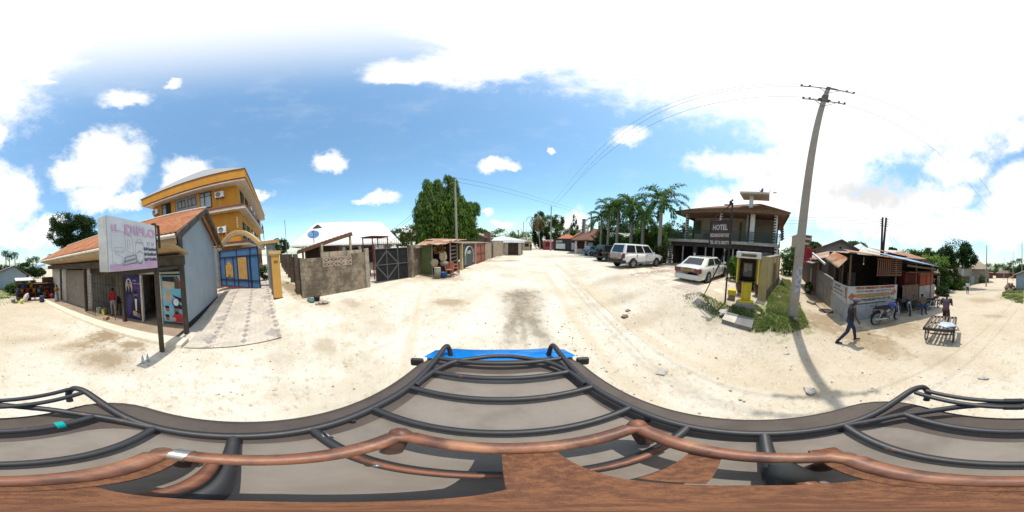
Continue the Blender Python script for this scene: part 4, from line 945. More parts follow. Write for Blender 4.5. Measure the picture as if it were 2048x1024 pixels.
structure('driveway_path',drape([(-10.75,.75),(-13.2,-2.75),(-30,-2),(-30,2.6)],.028,30,16),m)
p=onX(520,545,-14)
tree('potted_shrub','small dark green shrub on the drive behind the blue gate',gp(-14.2,.75),[((-14.2,.75,gz(-14.2,.75)+.7),(.55,.5,.6))],500,.16,leafmat('dark_shrub_leaf',(.03,.07,.015),(.05,.1,.02)),(.06,.4),cat='shrub',limbs=False)
# ================================================================ alley wall, block wall with vents, lean-to and white-roofed house
BLK=blockmat('old_blocks',(.30,.25,.185),(.235,.195,.145),(.17,.14,.105),dirt=(.06,.05,.04),mort=.009,lo=.4,hi=.56); BLKD=blockmat('dark_old_blocks',(.14,.115,.09),(.11,.09,.07),(.08,.065,.05),dirt=(.04,.035,.03))
A=Vector((-7.74,2.1,0)); B=Vector((-6.83,5.36,0)); ab=(B-A).normalized()
cw_=thing('block_wall','stained concrete block wall with patterned vent blocks beside the black gate','wall',(A.x,A.y,.4))
m1=MB(); c1=A+ab*1.05
m1.wallseg(A,c1,.2,.3,2.42,2.4,.2); m1.wallseg(c1,A+ab*2.5,.3,.4,2.42,2.42,.2)
v0,v1=A+ab*1.12,A+ab*2.65
w2=MB(); w2.wallseg(A,c1,.2,.3,2.44,2.42,.2); w2.wallseg(c1,B,.3,.5,1.93,1.93,.2); w2.wallseg(c1,v0,1.93,1.93,2.4,2.4,.2); w2.wallseg(v1,B,1.93,1.93,2.55,2.55,.2)
part(cw_,'wall_face',w2,BLK)
tb=MB(); p0=c1
for k in range(5):
    q=c1+ab*(.03+.44*k); e_=q+ab*.415; tb.wallseg(q-Vector((.02,0,0)),e_-Vector((.02,0,0)),2.428,2.428,2.70+rnd.uniform(-.01,.015),2.70,.19)
part(cw_,'coping_block',tb,blockmat('clean_blocks',(.42,.36,.27),(.38,.32,.24),(.3,.25,.19)))
vb=MB(); n_=Vector((-ab.y,ab.x,0))
for i in range(4):
    for j in range(2):
        q=v0+ab*(.02+.38*i); z=1.95+.225*j; cx=q+ab*.18
        vb.wallseg(q,q+ab*.03,z,z,z+.22,z+.22,.12); vb.wallseg(q+ab*.33,q+ab*.36,z,z,z+.22,z+.22,.12); vb.wallseg(q+ab*.03,q+ab*.33,z,z,z+.025,z+.025,.12); vb.wallseg(q+ab*.03,q+ab*.33,z+.195,z+.195,z+.22,z+.22,.12)
        for s_ in (-1,1): vb.bar(cx-ab*.14*s_+n_*.06+Vector((0,0,z+.03)),cx+ab*.14*s_+n_*.06+Vector((0,0,z+.19)),.1,.036)
        vb.lathe([(.035,-.05),(.06,-.05),(.06,.05),(.035,.05)],cx+n_*.06+Vector((0,0,z+.11)),10,axis=n_)
part(cw_,'vent_block',vb,mat('vent_pinkish',(.46,.37,.30),.95,(.36,.28,.22)))
m3=MB(); m3.wallseg(v0,v1,2.4,2.4,2.425,2.425,.2); part(cw_,'lintel',m3,CONC)
pp=MB(); pp.box((B.x-.04,B.y+.12,1.5),(.22,.26,2.5),math.atan2(ab.y,ab.x)); part(cw_,'gate_post',pp,CONC)
aw=thing('alley_wall','long dark block wall with piers running back along the narrow alley','wall',(A.x,A.y,.4))
E2=Vector((-34,5.2,0)); m4=MB(); m4.wallseg(E2,A+Vector((-.02,.02,0)),.2,.2,2.5,2.45,.2); part(aw,'wall_face',m4,BLKD)
m5=MB()
for k in range(9): q=A.lerp(E2,.03+.1*k); m5.box((q.x,q.y-.1,1.4),(.3,.2,2.6))
part(aw,'pier',m5,BLKD)
# lean-to roof above the wall
le=thing('lean_to_shed','lean-to shed with sloping white-edged sheet roof behind the block wall','shed',(-9,4,.6))
rp=[onV(605-16,497,A,B+Vector((0,0,0)))]
a1=Vector((-8.9,2.35,2.9)); a2=Vector((-7.5,5.1,3.72)); a3=Vector((-10.6,6.0,3.75)); a4=Vector((-12.6,3.3,2.95))
part(le,'roof_sheet',MB().corr(a1,a2,a3,a4,14,.02),mat('whitish_sheet',(.6,.57,.52),.6,(.45,.36,.28),sc=1.4))
part(le,'rafter',MB().bar(a1+Vector((.0,0,-.12)),a2+Vector((0,0,-.12)),.1,.2).bar(a1+Vector((-.6,.1,-.16)),a2+Vector((-.6,.1,-.16)),.08,.14),mat('brown_rafter',(.16,.08,.045),.85))
part(le,'post',MB().bx(-7.65,-7.55,4.95,5.05,.6,3.55).bx(-9.0,-8.9,2.6,2.7,.5,2.85).bx(-8.45,-8.2,3.5,3.6,.5,3.15),mat('cream_post',(.5,.42,.28),.85))
part(le,'back_wall',MB().bx(-10.8,-10.6,3.4,6.2,.5,3.1),mat('shed_dark_wall',(.1,.06,.045),.9))
wh=thing('white_roof_house','bungalow with bright white hipped roof and vent gable behind the block wall','house',(-14,8,.7))
r1,r2=Vector((-16.7,6.7,5.95)),Vector((-12.9,12.7,5.6)); e1,e2_=Vector((-13.9,2.9,3.3)),Vector((-9.0,11.3,2.95)); e3,e4=Vector((-14.5,17.3,3.1)),Vector((-21,6.0,3.3))
rm=MB(); 
rm.corr(e1,e2_,r2,r1,40,.018); rm.corr(e4,e1,r1+Vector((-.05,-.05,0)),r1,26,.018); rm.corr(e2_,e3,r2,r2+Vector((-.05,.05,0)),26,.018); rm.corr(e3,e4,r1,r2,40,.018)
part(wh,'roof',rm,mat('white_roof_sheets',(.66,.66,.645),.5,(.58,.57,.55),sc=.5,lo=.4,hi=.6,streak=(.56,.5,.4)))
part(wh,'vent_gable',MB().slab([D(625,456.5,16.6),D(646,456.5,16.6),D(634.5,449,16.75)],(-.5,.35,.05)),mat('vent_dark',(.04,.045,.05),.8))
wm=MB(); wm.wallseg((-10.9,11.2),(-10.9,11.2+.01),0.6,.6,3,3,.1)
k1,k2=Vector((-13.6,4.2,0)),Vector((-10.0,10.9,0)); kd=(k2-k1).normalized()
wm=MB(); wm.wallseg(k1,k2,.5,.5,3.15,3.0,.2); part(wh,'wall',wm,mat('house_grey_wall',(.34,.31,.29),.9))
for t_ in (.12,.3,.48,.66): 
    q=k1.lerp(k2,t_)+Vector((.03,-.02,0)); z_=MB(); z_.wallseg(q+kd*.95+Vector((.02,-.01,0)),q+Vector((.02,-.01,0)),1.5,1.5,2.85,2.85,.06); part(wh,'window',z_,mat('dark_window',(.03,.028,.03),.2))
    z2=MB(); z2.wallseg(q+kd*1.25+Vector((.03,-.02,0)),q+kd*1.0+Vector((.03,-.02,0)),1.2,1.2,3,3,.08); part(wh,'curtain_panel',z2,WHITE)
q=k1.lerp(k2,.84); part(wh,'air_conditioner',MB().box((q.x+.35,q.y-.15,2.7),(.3,.8,.55),math.atan2(kd.y,kd.x)-PI/2),PLASTW,bevel=.02)
dsh=thing('satellite_dish','blue satellite dish on the lean-to roof edge','satellite dish',(-10.6,3.35,3.2)); dc=D(627,471,11.2)
def dish(t,c,ax,r,m_,foot):
    part(t,'reflector',MB().lathe([(.01,0),(r*.5,r*.08),(r,r*.3),(r*1.02,r*.3),(r*.5,r*.06),(.01,-.02)],c,20,axis=ax),m_)
    ax=Vector(ax).normalized(); tip=Vector(c)+ax*r*.9; part(t,'feed_arm',MB().cyl(Vector(c)+Vector((0,0,-r*.8)),tip,.015,n=6).sph(tip,.05,8,6),BLACKM)
    part(t,'mast',MB().cyl(Vector(c)-ax*.03,Vector(foot),.03,n=8),mat('galv_mast',(.3,.3,.3),.5,metal=.5))
dish(dsh,dc,(.78,-.35,.75),.40,mat('dish_blue',(.06,.17,.36),.5),dc-Vector((0,0,.5)))
rfm=thing('tank_stand','red-painted steel tank stand inside the black gate','tank stand',(-8.2,7.3,.7))
rq=MB()
for x,y in ((-8.9,6.9),(-7.9,6.9),(-8.9,8.3),(-7.9,8.3)): rq.bx(x-.03,x+.03,y-.03,y+.03,.6,3.45)
for z in (2.5,3.42): rq.bx(-8.93,-7.87,6.87,6.93,z,z+.06); rq.bx(-8.93,-7.87,8.27,8.33,z,z+.06); rq.bx(-7.93,-7.87,6.93,8.27,z,z+.06); rq.bx(-8.93,-8.87,6.93,8.27,z,z+.06)
part(rfm,'legs_and_rails',rq,mat('red_oxide',(.26,.05,.035),.7)); part(rfm,'platform_sheet',MB().bx(-9.05,-7.8,6.8,8.4,3.48,3.52),mat('red_brown_board',(.25,.08,.05),.8))
q_=MB()
for i in range(4):
    for j in range(5): q_.box((-9.3+rnd.uniform(-.02,.02),6.6+j*.25,.75+i*.1),(.2,.23,.09),rnd.uniform(-.06,.06))
single('brick_stack','low stack of red bricks just inside the open black gate','brick stack',q_,mat('red_brick',(.3,.13,.09),.9,island=.6),(-9.3,7.2,.7))
single('antenna_mast','thin metal antenna mast rising left of the white-roofed house','mast',MB().cyl((-17,3.3,.7),(-17,3.3,6.4),.03,n=6),mat('galv_mast',(.3,.3,.3),.5),(-17,3.3,.7))
# ================================================================ black gate
g1,g2_=Vector((-7.05,6.25,0)),Vector((-6.12,8.2,0)); gdir=(g2_-g1).normalized(); gwid=(g2_-g1).length
bgt=thing('black_gate','black sheet-metal gate leaf with diamond ribs and arched spikes on top','gate',(g1.x,g1.y,.68),math.atan2(gdir.y,gdir.x),local=True)
BG=mat('gate_black',(.012,.013,.015),.75,(.024,.025,.027),sc=3,spec=.15); RB=mat('gate_rib',(.12,.12,.12),.5)
part(bgt,'sheet',MB().bx(0,gwid,-.015,.015,.03,2.0),BG)
rb_=MB(); T3=gwid/3
for x in (0,T3,2*T3,gwid-.04): rb_.bx(x,x+.04,-.045,-.016,.03,2.0)
for z in (.03,1.02,1.96): rb_.bx(0,gwid,-.05,-.017,z,z+.04)
for a_1,b_1 in (((.05,1.06),(T3,1.85)),((T3,1.85),(2*T3,1.06)),((.05,1.0),(T3,.2)),((T3,.2),(2*T3,1.0))):
    for o_ in (0,.07): rb_.bar((a_1[0]+o_,-.03,a_1[1]),(b_1[0]+o_,-.03,b_1[1]),.02,.03)
part(bgt,'rib',rb_,RB)
sp_=MB()
for i in range(19): x=gwid*i/18; h_=.28+.3*abs(math.sin(PI*i/9)); sp_.cyl((x,0,2.0),(x,0,2.0+h_),.01,n=5); 
for c_ in (.25,.75): sp_.tube([(gwid*c_+gwid*.25*math.cos(t_*PI/12),0,2.28+.32*math.sin(t_*PI/12)) for t_ in range(13)],.012,5)
sp_.cyl((0,0,2.25),(gwid,0,2.25),.01,n=5); part(bgt,'top_spikes',sp_,BG)
l2=thing('gate_leaf','narrow dark gate leaf swung open against the block wall post','gate',(-7.3,5.85,.64)); part(l2,'sheet',MB().bx(-8.1,-7.05,5.58,5.62,.66,2.7),BG); part(l2,'rib',MB().bx(-8.1,-7.05,5.56,5.58,1.6,1.66),RB)
# wall right of the gate and litter at the wall foot
wr_=thing('block_wall','short pale block wall between the black gate and the green kiosk door','wall',(-6.05,8.25,.7))
q_=MB(); q_.wallseg((-6.02,8.22),(-5.92,9.7),.5,.6,2.62,2.55,.25); part(wr_,'wall_face',q_,BLK); q_=MB(); q_.box((-6.05,8.4,1.7),(.32,.34,2.2)); part(wr_,'gate_post',q_,BLK); part(wr_,'coping',MB().bx(-6.35,-5.75,8.6,9.6,2.58,2.78),CONC)
p=G(634,601); bucket('black_bucket','black bucket with white contents at the foot of the vented block wall',p,.15,.22,mat('black_plastic',(.025,.025,.03),.5)); 
p2=G(622,602); single('cloth_rag','crumpled dark teal rag beside the black bucket','rag',MB().sph(p2+Vector((0,0,.05)),(.3,.16,.08),14,8,fn=lambda p:p*(1+.22*math.sin(p.x*31)*math.cos(p.y*27))),mat('teal_rag',(.05,.11,.12),.8,(.1,.2,.2)),p2)
for i,(px,py,r_,lab) in enumerate(((641,607,.11,'pale rubble stone in front of the black bucket'),(650,606,.14,'larger rubble lump right of the black bucket'),(634,609,.08,'smallest rubble stone before the black bucket'),(575,566,.1,'bright green plastic scrap in the alley beside the ochre pillar'))):
    p=G(px,py); single('rubble_stone' if i<3 else 'plastic_scrap',lab,'stone' if i<3 else 'scrap',MB().sph(p+Vector((0,0,r_*.35)),(r_*1.3,r_,r_*.6),9,6,fn=lambda p:p*(1+.18*math.sin(p.x*57+p.z*40))),CONC if i<3 else mat('green_scrap',(.06,.5,.05),.5),p)
# ================================================================ roadside kiosk under rusty sheets
ks=thing('kiosk_stall','open roadside kiosk under jagged rusty roof sheets with a green door','kiosk',(-4.8,10,.78))
kz=.76
GRN=mat('green_door_paint',(.10,.15,.05),.8,(.13,.17,.07),sc=3)
part(ks,'green_door',MB().box((-5.55,9.55,kz+1.0),(.85,.06,1.95),.02),GRN)
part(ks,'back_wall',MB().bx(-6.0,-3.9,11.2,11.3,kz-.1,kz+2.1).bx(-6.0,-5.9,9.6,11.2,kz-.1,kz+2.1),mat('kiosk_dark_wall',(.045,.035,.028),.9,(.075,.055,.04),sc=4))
sl_=MB()
for i in range(6): sl_.bx(-4.0,-3.96,9.9,11.2,kz+.5+.26*i,kz+.62+.26*i)
part(ks,'slatted_side',sl_,mat('grey_planks',(.14,.12,.105),.9))
ps=MB()
for x,y in ((-3.95,9.85),(-5.1,9.5),(-3.95,11.2)): ps.cyl((x,y,kz-.1),(x+.03,y,kz+2.1),.045,n=8)
part(ks,'post',ps,mat('grey_post',(.38,.33,.3),.8,(.28,.2,.17)))
for a,b,c_,d_,lab in (((-6.2,9.2,2.75),(-3.75,8.7,2.78),(-3.6,10.6,3.1),(-6.2,10.6,3.12),None),((-6.1,10.3,3.13),(-3.4,10.1,3.0),(-3.2,11.6,3.08),(-6.1,11.7,3.25),None),((-5.2,8.95,2.86),(-4.2,8.6,2.74),(-3.7,9.7,3.02),(-5.0,9.9,3.1),'pale sheet laid across the front of the roof')):
    part(ks,'roof_sheet',MB().corr(a,b,c_,d_,14,.02,jag=.1),RUST2 if lab else RUST,lab)
part(ks,'counter',MB().bx(-5.1,-4.0,9.9,10.3,kz,kz+.6),DARKWOOD)
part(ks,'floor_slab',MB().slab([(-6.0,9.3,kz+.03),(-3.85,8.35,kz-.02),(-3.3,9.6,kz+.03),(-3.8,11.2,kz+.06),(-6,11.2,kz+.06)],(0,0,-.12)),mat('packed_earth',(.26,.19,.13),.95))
BEIGE=mat('beige_sack',(.42,.34,.24),.85,(.34,.27,.18),sc=5)
def hang(name,label,p,r,m_,cat): return single(name,label,cat,MB().sph(p,r,12,8,fn=lambda q:q*(1+.1*math.sin(q.x*26+q.z*19))),m_,p,'sacks at the kiosk' if name=='sack' else None)
for px,py,r_,lab in ((869,526,(.26,.18,.27),'wide beige sack nearest the green kiosk door'),(883,512,(.15,.12,.32),'tall pale sack hung high in the middle of the kiosk'),(889,513,(.16,.13,.33),'cream sack hung beside the slatted kiosk side'),(888,527,(.28,.18,.17),'broad grey-beige bundle low behind the blue bucket')):
    p=D(px,py,10.1); hang('sack',lab,p,r_,BEIGE if 'grey' not in lab else mat('grey_bundle',(.3,.26,.23),.9),'sack')
p=D(878,499,10.2); single('fruit_bunch','bunch of orange-brown packets hanging under the kiosk roof','hanging goods',foliage(MB(),[(p,(.36,.2,.25))],120,.13,.1),mat('packet_orange',(.3,.14,.04),.6,(.12,.07,.03),sc=5,island=.8),p)
p=G(888,555); bucket('bucket','blue bucket on the ground in front of the kiosk sacks',p,.2,.34,BLU)
p=D(875,545,9.6); p.z=kz; t=thing('water_drum','small grey-green drum under the kiosk sacks','drum',p); part(t,'body',MB().lathe([(.02,0),(.2,0),(.21,.3),(.2,.62),(.02,.62)],p,14),mat('drum_greygreen',(.2,.2,.15),.7)); part(t,'lid',MB().lathe([(.02,.65),(.2,.65),(.21,.62)],p,14),BEIGE)
p=G(847,541); sack('sack','pale plastic sack on the ground left of the green kiosk door',p,(.25,.22,.2),SACKW)
TERRA=mat('brick_red_plastic',(.34,.115,.07),.5,(.29,.09,.055))
def chair(label,loc,rz):
    t=thing('plastic_chair',label,'chair',loc,rz,'plastic chairs by the kiosk',local=True)
    part(t,'seat',MB().slab([(-.23,-.22,.42),(.23,-.22,.42),(.21,.22,.43),(-.21,.22,.43)],(0,0,.025)),TERRA,bevel=.01)
    for sx in (-1,1):
        for y in (-.2,.2): part(t,'leg',MB().tube([(sx*.2,y,.42),(sx*.24,y*1.2,0)],[.025,.018],6),TERRA)
        part(t,'armrest',MB().tube([(sx*.23,-.2,.44),(sx*.25,-.18,.64),(sx*.25,.15,.65),(sx*.22,.23,.62)],.022,6),TERRA)
    bb=MB()
    for i in range(5): x=-.17+.085*i; bb.box((x,.26,.64),(.05,.02,.4),0,0,-.2)
    bb.tube([(-.23,.2,.42),(-.23,.29,.78),(-.12,.32,.86),(.12,.32,.86),(.23,.29,.78),(.23,.2,.42)],.022,6)
    part(t,'backrest',bb,TERRA); return t
p=G(900,553); chair('brick-red plastic chair facing the road in front of the kiosk',p,.25)
p=G(911,549); chair('second brick-red plastic chair half behind the first, turned to the slatted kiosk side',p,2.1)
# ================================================================ walls, gates and compounds running up the left side of the road
AW=thing('mural_gate_wall','dark compound wall with painted white and blue arch around a door','gate wall',(-3.8,11.4,.82))
def road(a,b,z0,z1,th,name,m_,root,zb0=None,lab=None): q_=MB(); q_.wallseg(a,b,gz(*a)-.1+(zb0 or 0),gz(*b)-.1+(zb0 or 0),gz(*a)+z0,gz(*b)+z1,th); return part(root,name,q_,m_,lab)
wa_,wb_=(-3.68,11.75),(-3.4,14.35)
MUR=mat('mural_dark',(.055,.04,.045),.85,(.1,.05,.05),sc=2)
road(wa_,wb_,1.86,1.84,.22,'wall_face',MUR,AW)
dW=(Vector(wb_)-Vector(wa_)).normalized(); dW=Vector((dW.x,dW.y,0)); nW=Vector((dW.y,-dW.x,0)); oW=Vector((wa_[0],wa_[1],gz(*wa_)))
def wp(s_,z,o=0): return oW+dW*s_+nW*o+Vector((0,0,z))
ar=MB(); pts=[]
for i in range(15): t_=PI*i/14; pts.append((1.3-.92*math.cos(t_),.95+.78*math.sin(t_)))
for i in range(14): ar.bar(wp(*pts[i],.012),wp(*pts[i+1],.012),.03,.2,up=nW)
ar.bar(wp(.38,.3,.012),wp(.38,.95,.012),.03,.2,up=nW); ar.bar(wp(2.22,.3,.012),wp(2.22,.95,.012),.03,.2,up=nW)
part(AW,'painted_arch',ar,mat('arch_pale_blue',(.55,.62,.66),.8,(.25,.4,.45),sc=3))
part(AW,'door',MB().slab([wp(.62,.02,.006),wp(1.95,.02,.006),wp(1.95,1.1,.006),wp(1.75,1.45,.006),wp(.85,1.45,.006),wp(.62,1.1,.006)],nW*.03),mat('door_dark_green',(.03,.05,.04),.6,(.06,.09,.07),sc=2))
part(AW,'landscape_panel',MB().slab([wp(.75,1.1,.042),wp(1.7,1.1,.042),wp(1.6,1.38,.042),wp(.85,1.38,.042)],nW*.006),mat('panel_green',(.12,.22,.18),.7,(.4,.36,.25),sc=4,lo=.45,hi=.55))
def gpost(x,y,h,m_,label,w=.2): t=thing('gate_post',label,'post',(x,y,gz(x,y))); part(t,'shaft',MB().bx(x-w/2,x+w/2,y-w/2,y+w/2,gz(x,y)-.1,gz(x,y)+h),m_,bevel=.01); part(t,'cap',MB().bx(x-w*.6,x+w*.6,y-w*.6,y+w*.6,gz(x,y)+h,gz(x,y)+h+.05),m_)
gpost(-3.72,11.55,1.92,mat('yellow_post',(.58,.48,.24),.8,(.45,.36,.2)),'pale yellow gate post between the kiosk and the painted arch')
gpost(-3.36,14.5,1.9,mat('pink_post',(.55,.3,.28),.8),'pink gate post between the painted arch and the red-brown gate')
# concrete step and mural doorstep slab
s1=G(922,541); single('door_step','flat pale concrete ramp in front of the painted arch door','step',MB().slab([gp(-3.6,12.0,.06),gp(-2.55,12.2,-.02),gp(-2.2,14.2,0),gp(-3.3,14.3,.07)],(0,0,-.12)),mat('pale_slab',(.62,.56,.45),.95),gp(-3,13))
rg=thing('red_gate','red-brown sheet metal gate beside the pink post','gate',(-3.2,16,.9))
RG=mat('red_brown_gate',(.27,.105,.06),.75,(.22,.085,.055),sc=2)
road((-3.3,14.65),(-2.92,17.3),1.84,1.82,.04,'sheet',RG,rg,.15)
q_=MB()
for s_ in (0,.5,.52,.98): 
    x=-3.3+.38*s_; y=14.65+2.65*s_; q_.bx(x-.0,x+.05,y-.03,y+.03,gz(x,y)+.08,gz(x,y)+1.84)
for z in (.1,.95,1.8): q_.bar((-3.26,14.65,gz(-3.3,14.65)+z),(-2.88,17.3,gz(-2.9,17.3)+z),.04,.05)
part(rg,'frame',q_,mat('red_gate_frame',(.2,.07,.045),.75))
rt=thing('roof_strip','long low rusty roof edge over the painted wall and gates','roof',(-4,15,2.8)); part(rt,'sheet',MB().corr((-3.75,11.0,2.80),(-2.55,19.6,2.86),(-4.6,19.8,3.02),(-5.6,11.2,2.98),50,.02,jag=.05),mat('grey_rusty_strip',(.2,.15,.12),.8,(.32,.24,.18),sc=2)); part(rt,'fascia',MB().bar((-3.78,11.05,2.72),(-2.6,19.6,2.78),.05,.1),DARKWOOD)
w3=thing('block_wall','streaked grey wall right after the red-brown gate','wall',(-2.8,18.3,.9)); GW=mat('streaked_grey_wall',(.34,.285,.22),.95,(.26,.21,.165),sc=2,streak=(.12,.1,.08),bump=.3)
road((-2.9,17.35),(-2.5,19.7),1.9,1.9,.25,'wall_face',GW,w3); road((-2.5,19.7),(-2.45,20.4),1.6,1.6,.05,'dark_door',DKGREY,w3)
w4=thing('block_wall','streaked grey wall panel standing forward beside the second doorway','wall',(-1.7,22,.95)); road((-2.35,20.5),(-1.25,24.2),2.0,2.1,.3,'wall_face',GW,w4); road((-1.25,24.2),(-3.2,24.6),2.1,2.1,.2,'wall_return',GW,w4)
single('stepping_slab','pale concrete slab lying before the doorway in the grey wall','slab',MB().slab([gp(-2.25,20.0,.08),gp(-1.5,20.2,.05),gp(-1.3,21.6,.05),gp(-2.0,21.7,.08)],(0,0,-.12)),mat('pale_slab',(.62,.56,.45),.95),gp(-1.8,20.8))
single('stepping_slab','smaller pale slab at the end of the red-brown gate','slab',MB().slab([gp(-2.8,17.9,.08),gp(-2.3,17.95,.05),gp(-2.2,18.5,.05),gp(-2.7,18.5,.08)],(0,0,-.1)),mat('pale_slab',(.62,.56,.45),.95),gp(-2.5,18.2))
def house(name,label,c,w,d,h,rh,rz,wm_,rm_,cat='house',hip=True,over=.4,win=2,group=None):
    t=thing(name,label,cat,c,rz,group,local=True); b=MB(); b.bx(-w/2,w/2,-d/2,d/2,-.5,h); 
    if not hip: b.add([(-w/2,-d/2,h),(w/2,-d/2,h),(0,-d/2,h+rh*.95)],[(0,1,2)]); b.add([(-w/2,d/2,h),(w/2,d/2,h),(0,d/2,h+rh*.95)],[(0,2,1)])
    part(t,'wall',b,wm_); a=w/2+over; e=d/2+over; z=h-.05; r=MB()
    if hip:
        k=max(0,d/2-w/2); kk=max(0,w/2-d/2)
        A_,B_=((-kk,0,h+rh),(kk,0,h+rh)) if w>=d else ((0,-k,h+rh),(0,k,h+rh))
        v=[(-a,-e,z),(a,-e,z),(a,e,z),(-a,e,z),A_,B_]
        r.add(v,[(0,1,5,4),(1,2,5),(2,3,4,5),(3,0,4)] if w>=d else [(0,1,4),(1,2,5,4),(2,3,5),(3,0,4,5)]); r.add([(p[0],p[1],p[2]-.1) for p in v[:4]],[(3,2,1,0)]); r.bx(-a,a,-e,-e+.04,z-.14,z-.0); r.bx(-a,a,e-.04,e,z-.14,z); r.bx(-a,-a+.04,-e,e,z-.14,z); r.bx(a-.04,a,-e,e,z-.14,z)
    else:
        r.corr((-a,-e,z-.1),(-a,e,z-.1),(0,e,h+rh),(0,-e,h+rh),int(d*4),.02); r.corr((a,-e,z-.1),(a,e,z-.1),(0,e,h+rh),(0,-e,h+rh),int(d*4),.02)
        r.bar((-a,-e,z-.15),(0,-e,h+rh-.05),.05,.2); r.bar((a,-e,z-.15),(0,-e,h+rh-.05),.05,.2)
    part(t,'roof',r,rm_)
    for i in range(win):
        x=-w/2+w*(i+.5)/win; p_=part(t,'window',MB().bx(x-.5,x+.5,-d/2-.03,-d/2+.02,h*.4,h*.8),mat('dark_window',(.03,.028,.03),.2)); part(p_,'frame',MB().bx(x-.55,x+.55,-d/2-.05,-d/2-.01,h*.8,h*.8+.06).bx(x-.55,x+.55,-d/2-.06,-d/2-.01,h*.4-.06,h*.4),WHITE)
    return t
TANW=mat('tan_house_wall',(.4,.33,.24),.9); 
house('gable_house','grey-tan gabled house behind the painted wall right of the weeping tree',(-6.4,26.0,.9),5.5,7,2.9,1.0,-.05,mat('grey_tan_wall',(.3,.26,.22),.9),mat('beige_roof',(.46,.39,.3),.8),hip=False)
single('brick_pillar','square pinkish brick pillar rising above the grey wall','pillar',MB().bx(-3.9,-3.0,22.6,23.4,.8,4.1).bx(-3.95,-2.95,22.55,23.45,4.1,4.25),mat('pinkish_brick',(.3,.16,.14),.9,(.24,.13,.12),sc=4),(-3.4,23,.95))
house('shop_row','long low shop row with bright white roof further up the left side',(-2.2,33.6,.97),6.5,13,2.3,.9,.12,mat('pale_shop_wall',(.5,.44,.36),.9),mat('bright_tin_roof',(.7,.69,.66),.4,metal=.2),'building',over=.7)
t=thing('open_shop','dark open shop front under the white-roofed row','shop',(1.0,27.5,.97)); part(t,'opening',MB().slab([(-.6,25.2,1.0),(1.0,25.0,1.0),(1.0,25.0,2.8),(-.6,25.2,2.8)],(0,.1,0)).bx(1.45,1.6,25.8,37.2,1.0,2.9),mat('shop_dark',(.045,.03,.025),.9,(.09,.06,.05),sc=3)); part(t,'pillar',MB().bx(.95,1.45,24.8,25.3,.9,2.95).bx(-1.2,-.6,25.0,25.4,.9,2.95),mat('pale_pillar',(.55,.5,.42),.9)); part(t,'awning',MB().corr((-1.4,24.3,2.9),(1.9,24.1,2.9),(1.9,25.6,3.15),(-1.4,25.6,3.15),12,.02),TIN)
house('far_shop','brown-roofed stall row at the far left end of the road',(2.0,47,.97),5,11,2.3,.9,.1,TANW,mat('brown_far_roof',(.27,.2,.14),.85),'building')
house('far_shop','small tan hut beyond the brown-roofed stall row on the far road',(3.9,66,1),4,6,2.2,1.0,.1,mat('far_tan',(.45,.35,.22),.9),mat('far_dull_roof',(.3,.25,.2),.85),'building')
# ================================================================ weeping mast tree
WL=leafmat('mast_tree_leaf',(.05,.115,.012),(.115,.19,.02),1.1)
wt=thing('mast_tree','tall dense weeping evergreen tree behind the kiosk','tree',gp(-8.6,18.2))
tb=MB(); fb=MB()
for i in range(5):
    x,y=-8.6+1.4*(i-2)+.3*(i%2),18.2+.7*(i-2)*.6; tb.tube([gp(x,y,-.1),gp(x,y,4),gp(x+.1,y,8)],[.16,.11,.05],7)
def weep(mb,c,rx,ry,z0,z1,n,edge=1):
    for _ in range(n):
        a=rnd.uniform(0,2*PI); z=z0+(z1-z0)*rnd.random()**.9; u=(z-z0)/(z1-z0); k=(1-max(0,u-.72)/.28*.62)*(.9+.1*math.sin(7*a+z*2.3)); f=rnd.uniform(.5,1)**.5*rnd.choice((1,1,1,1.12,1.25))
        p=Vector((c[0]+rx*k*f*math.cos(a),c[1]+ry*k*f*math.sin(a),z))
        out=Vector((math.cos(a),math.sin(a),0))
        for j in range(3):
            d=out*rnd.uniform(.1,.5)+rv()*.25+Vector((0,0,-rnd.uniform(.75,1.2))); leafq(mb,p+rv()*.18,d,out+rv()*.7,rnd.uniform(.28,.5),rnd.uniform(.07,.12))
for c,rx,ry,z0,z1,n in (((-10.2,17.4),1.0,1.1,1.4,9.6,1900),((-9.3,17.6),1.1,1.2,1.4,10.7,2400),((-8.1,18.0),1.05,1.2,1.4,10.2,2300),((-6.9,18.7),1.0,1.1,1.4,11.3,2400),((-6.2,19.4),1.1,1.2,1.4,8.9,2000),((-5.2,19.9),.75,.8,5.0,8.2,700),((-5.6,20.0),.9,.9,2.6,6.6,700),((-8.2,19.2),1.9,1.1,1.4,9.7,1500),((-4.5,20.3),.5,.5,6.6,8.2,220),((-11.0,17.2),.55,.6,5.2,7.8,260),((-10.9,17.3),.6,.5,2.4,4.2,220),((-9.7,17.5),.45,.5,10,11.3,170),((-8.5,18.0),.45,.5,10,11.2,150),((-7.4,18.4),.4,.4,10.8,11.9,120),((-4.9,20.1),.6,.5,3.2,5.0,250)): weep(fb,c,rx,ry,z0,z1,n)
part(wt,'trunk',tb,mat('tree_bark',(.16,.12,.09),.95,bump=.5)); part(wt,'crown',fb,WL)
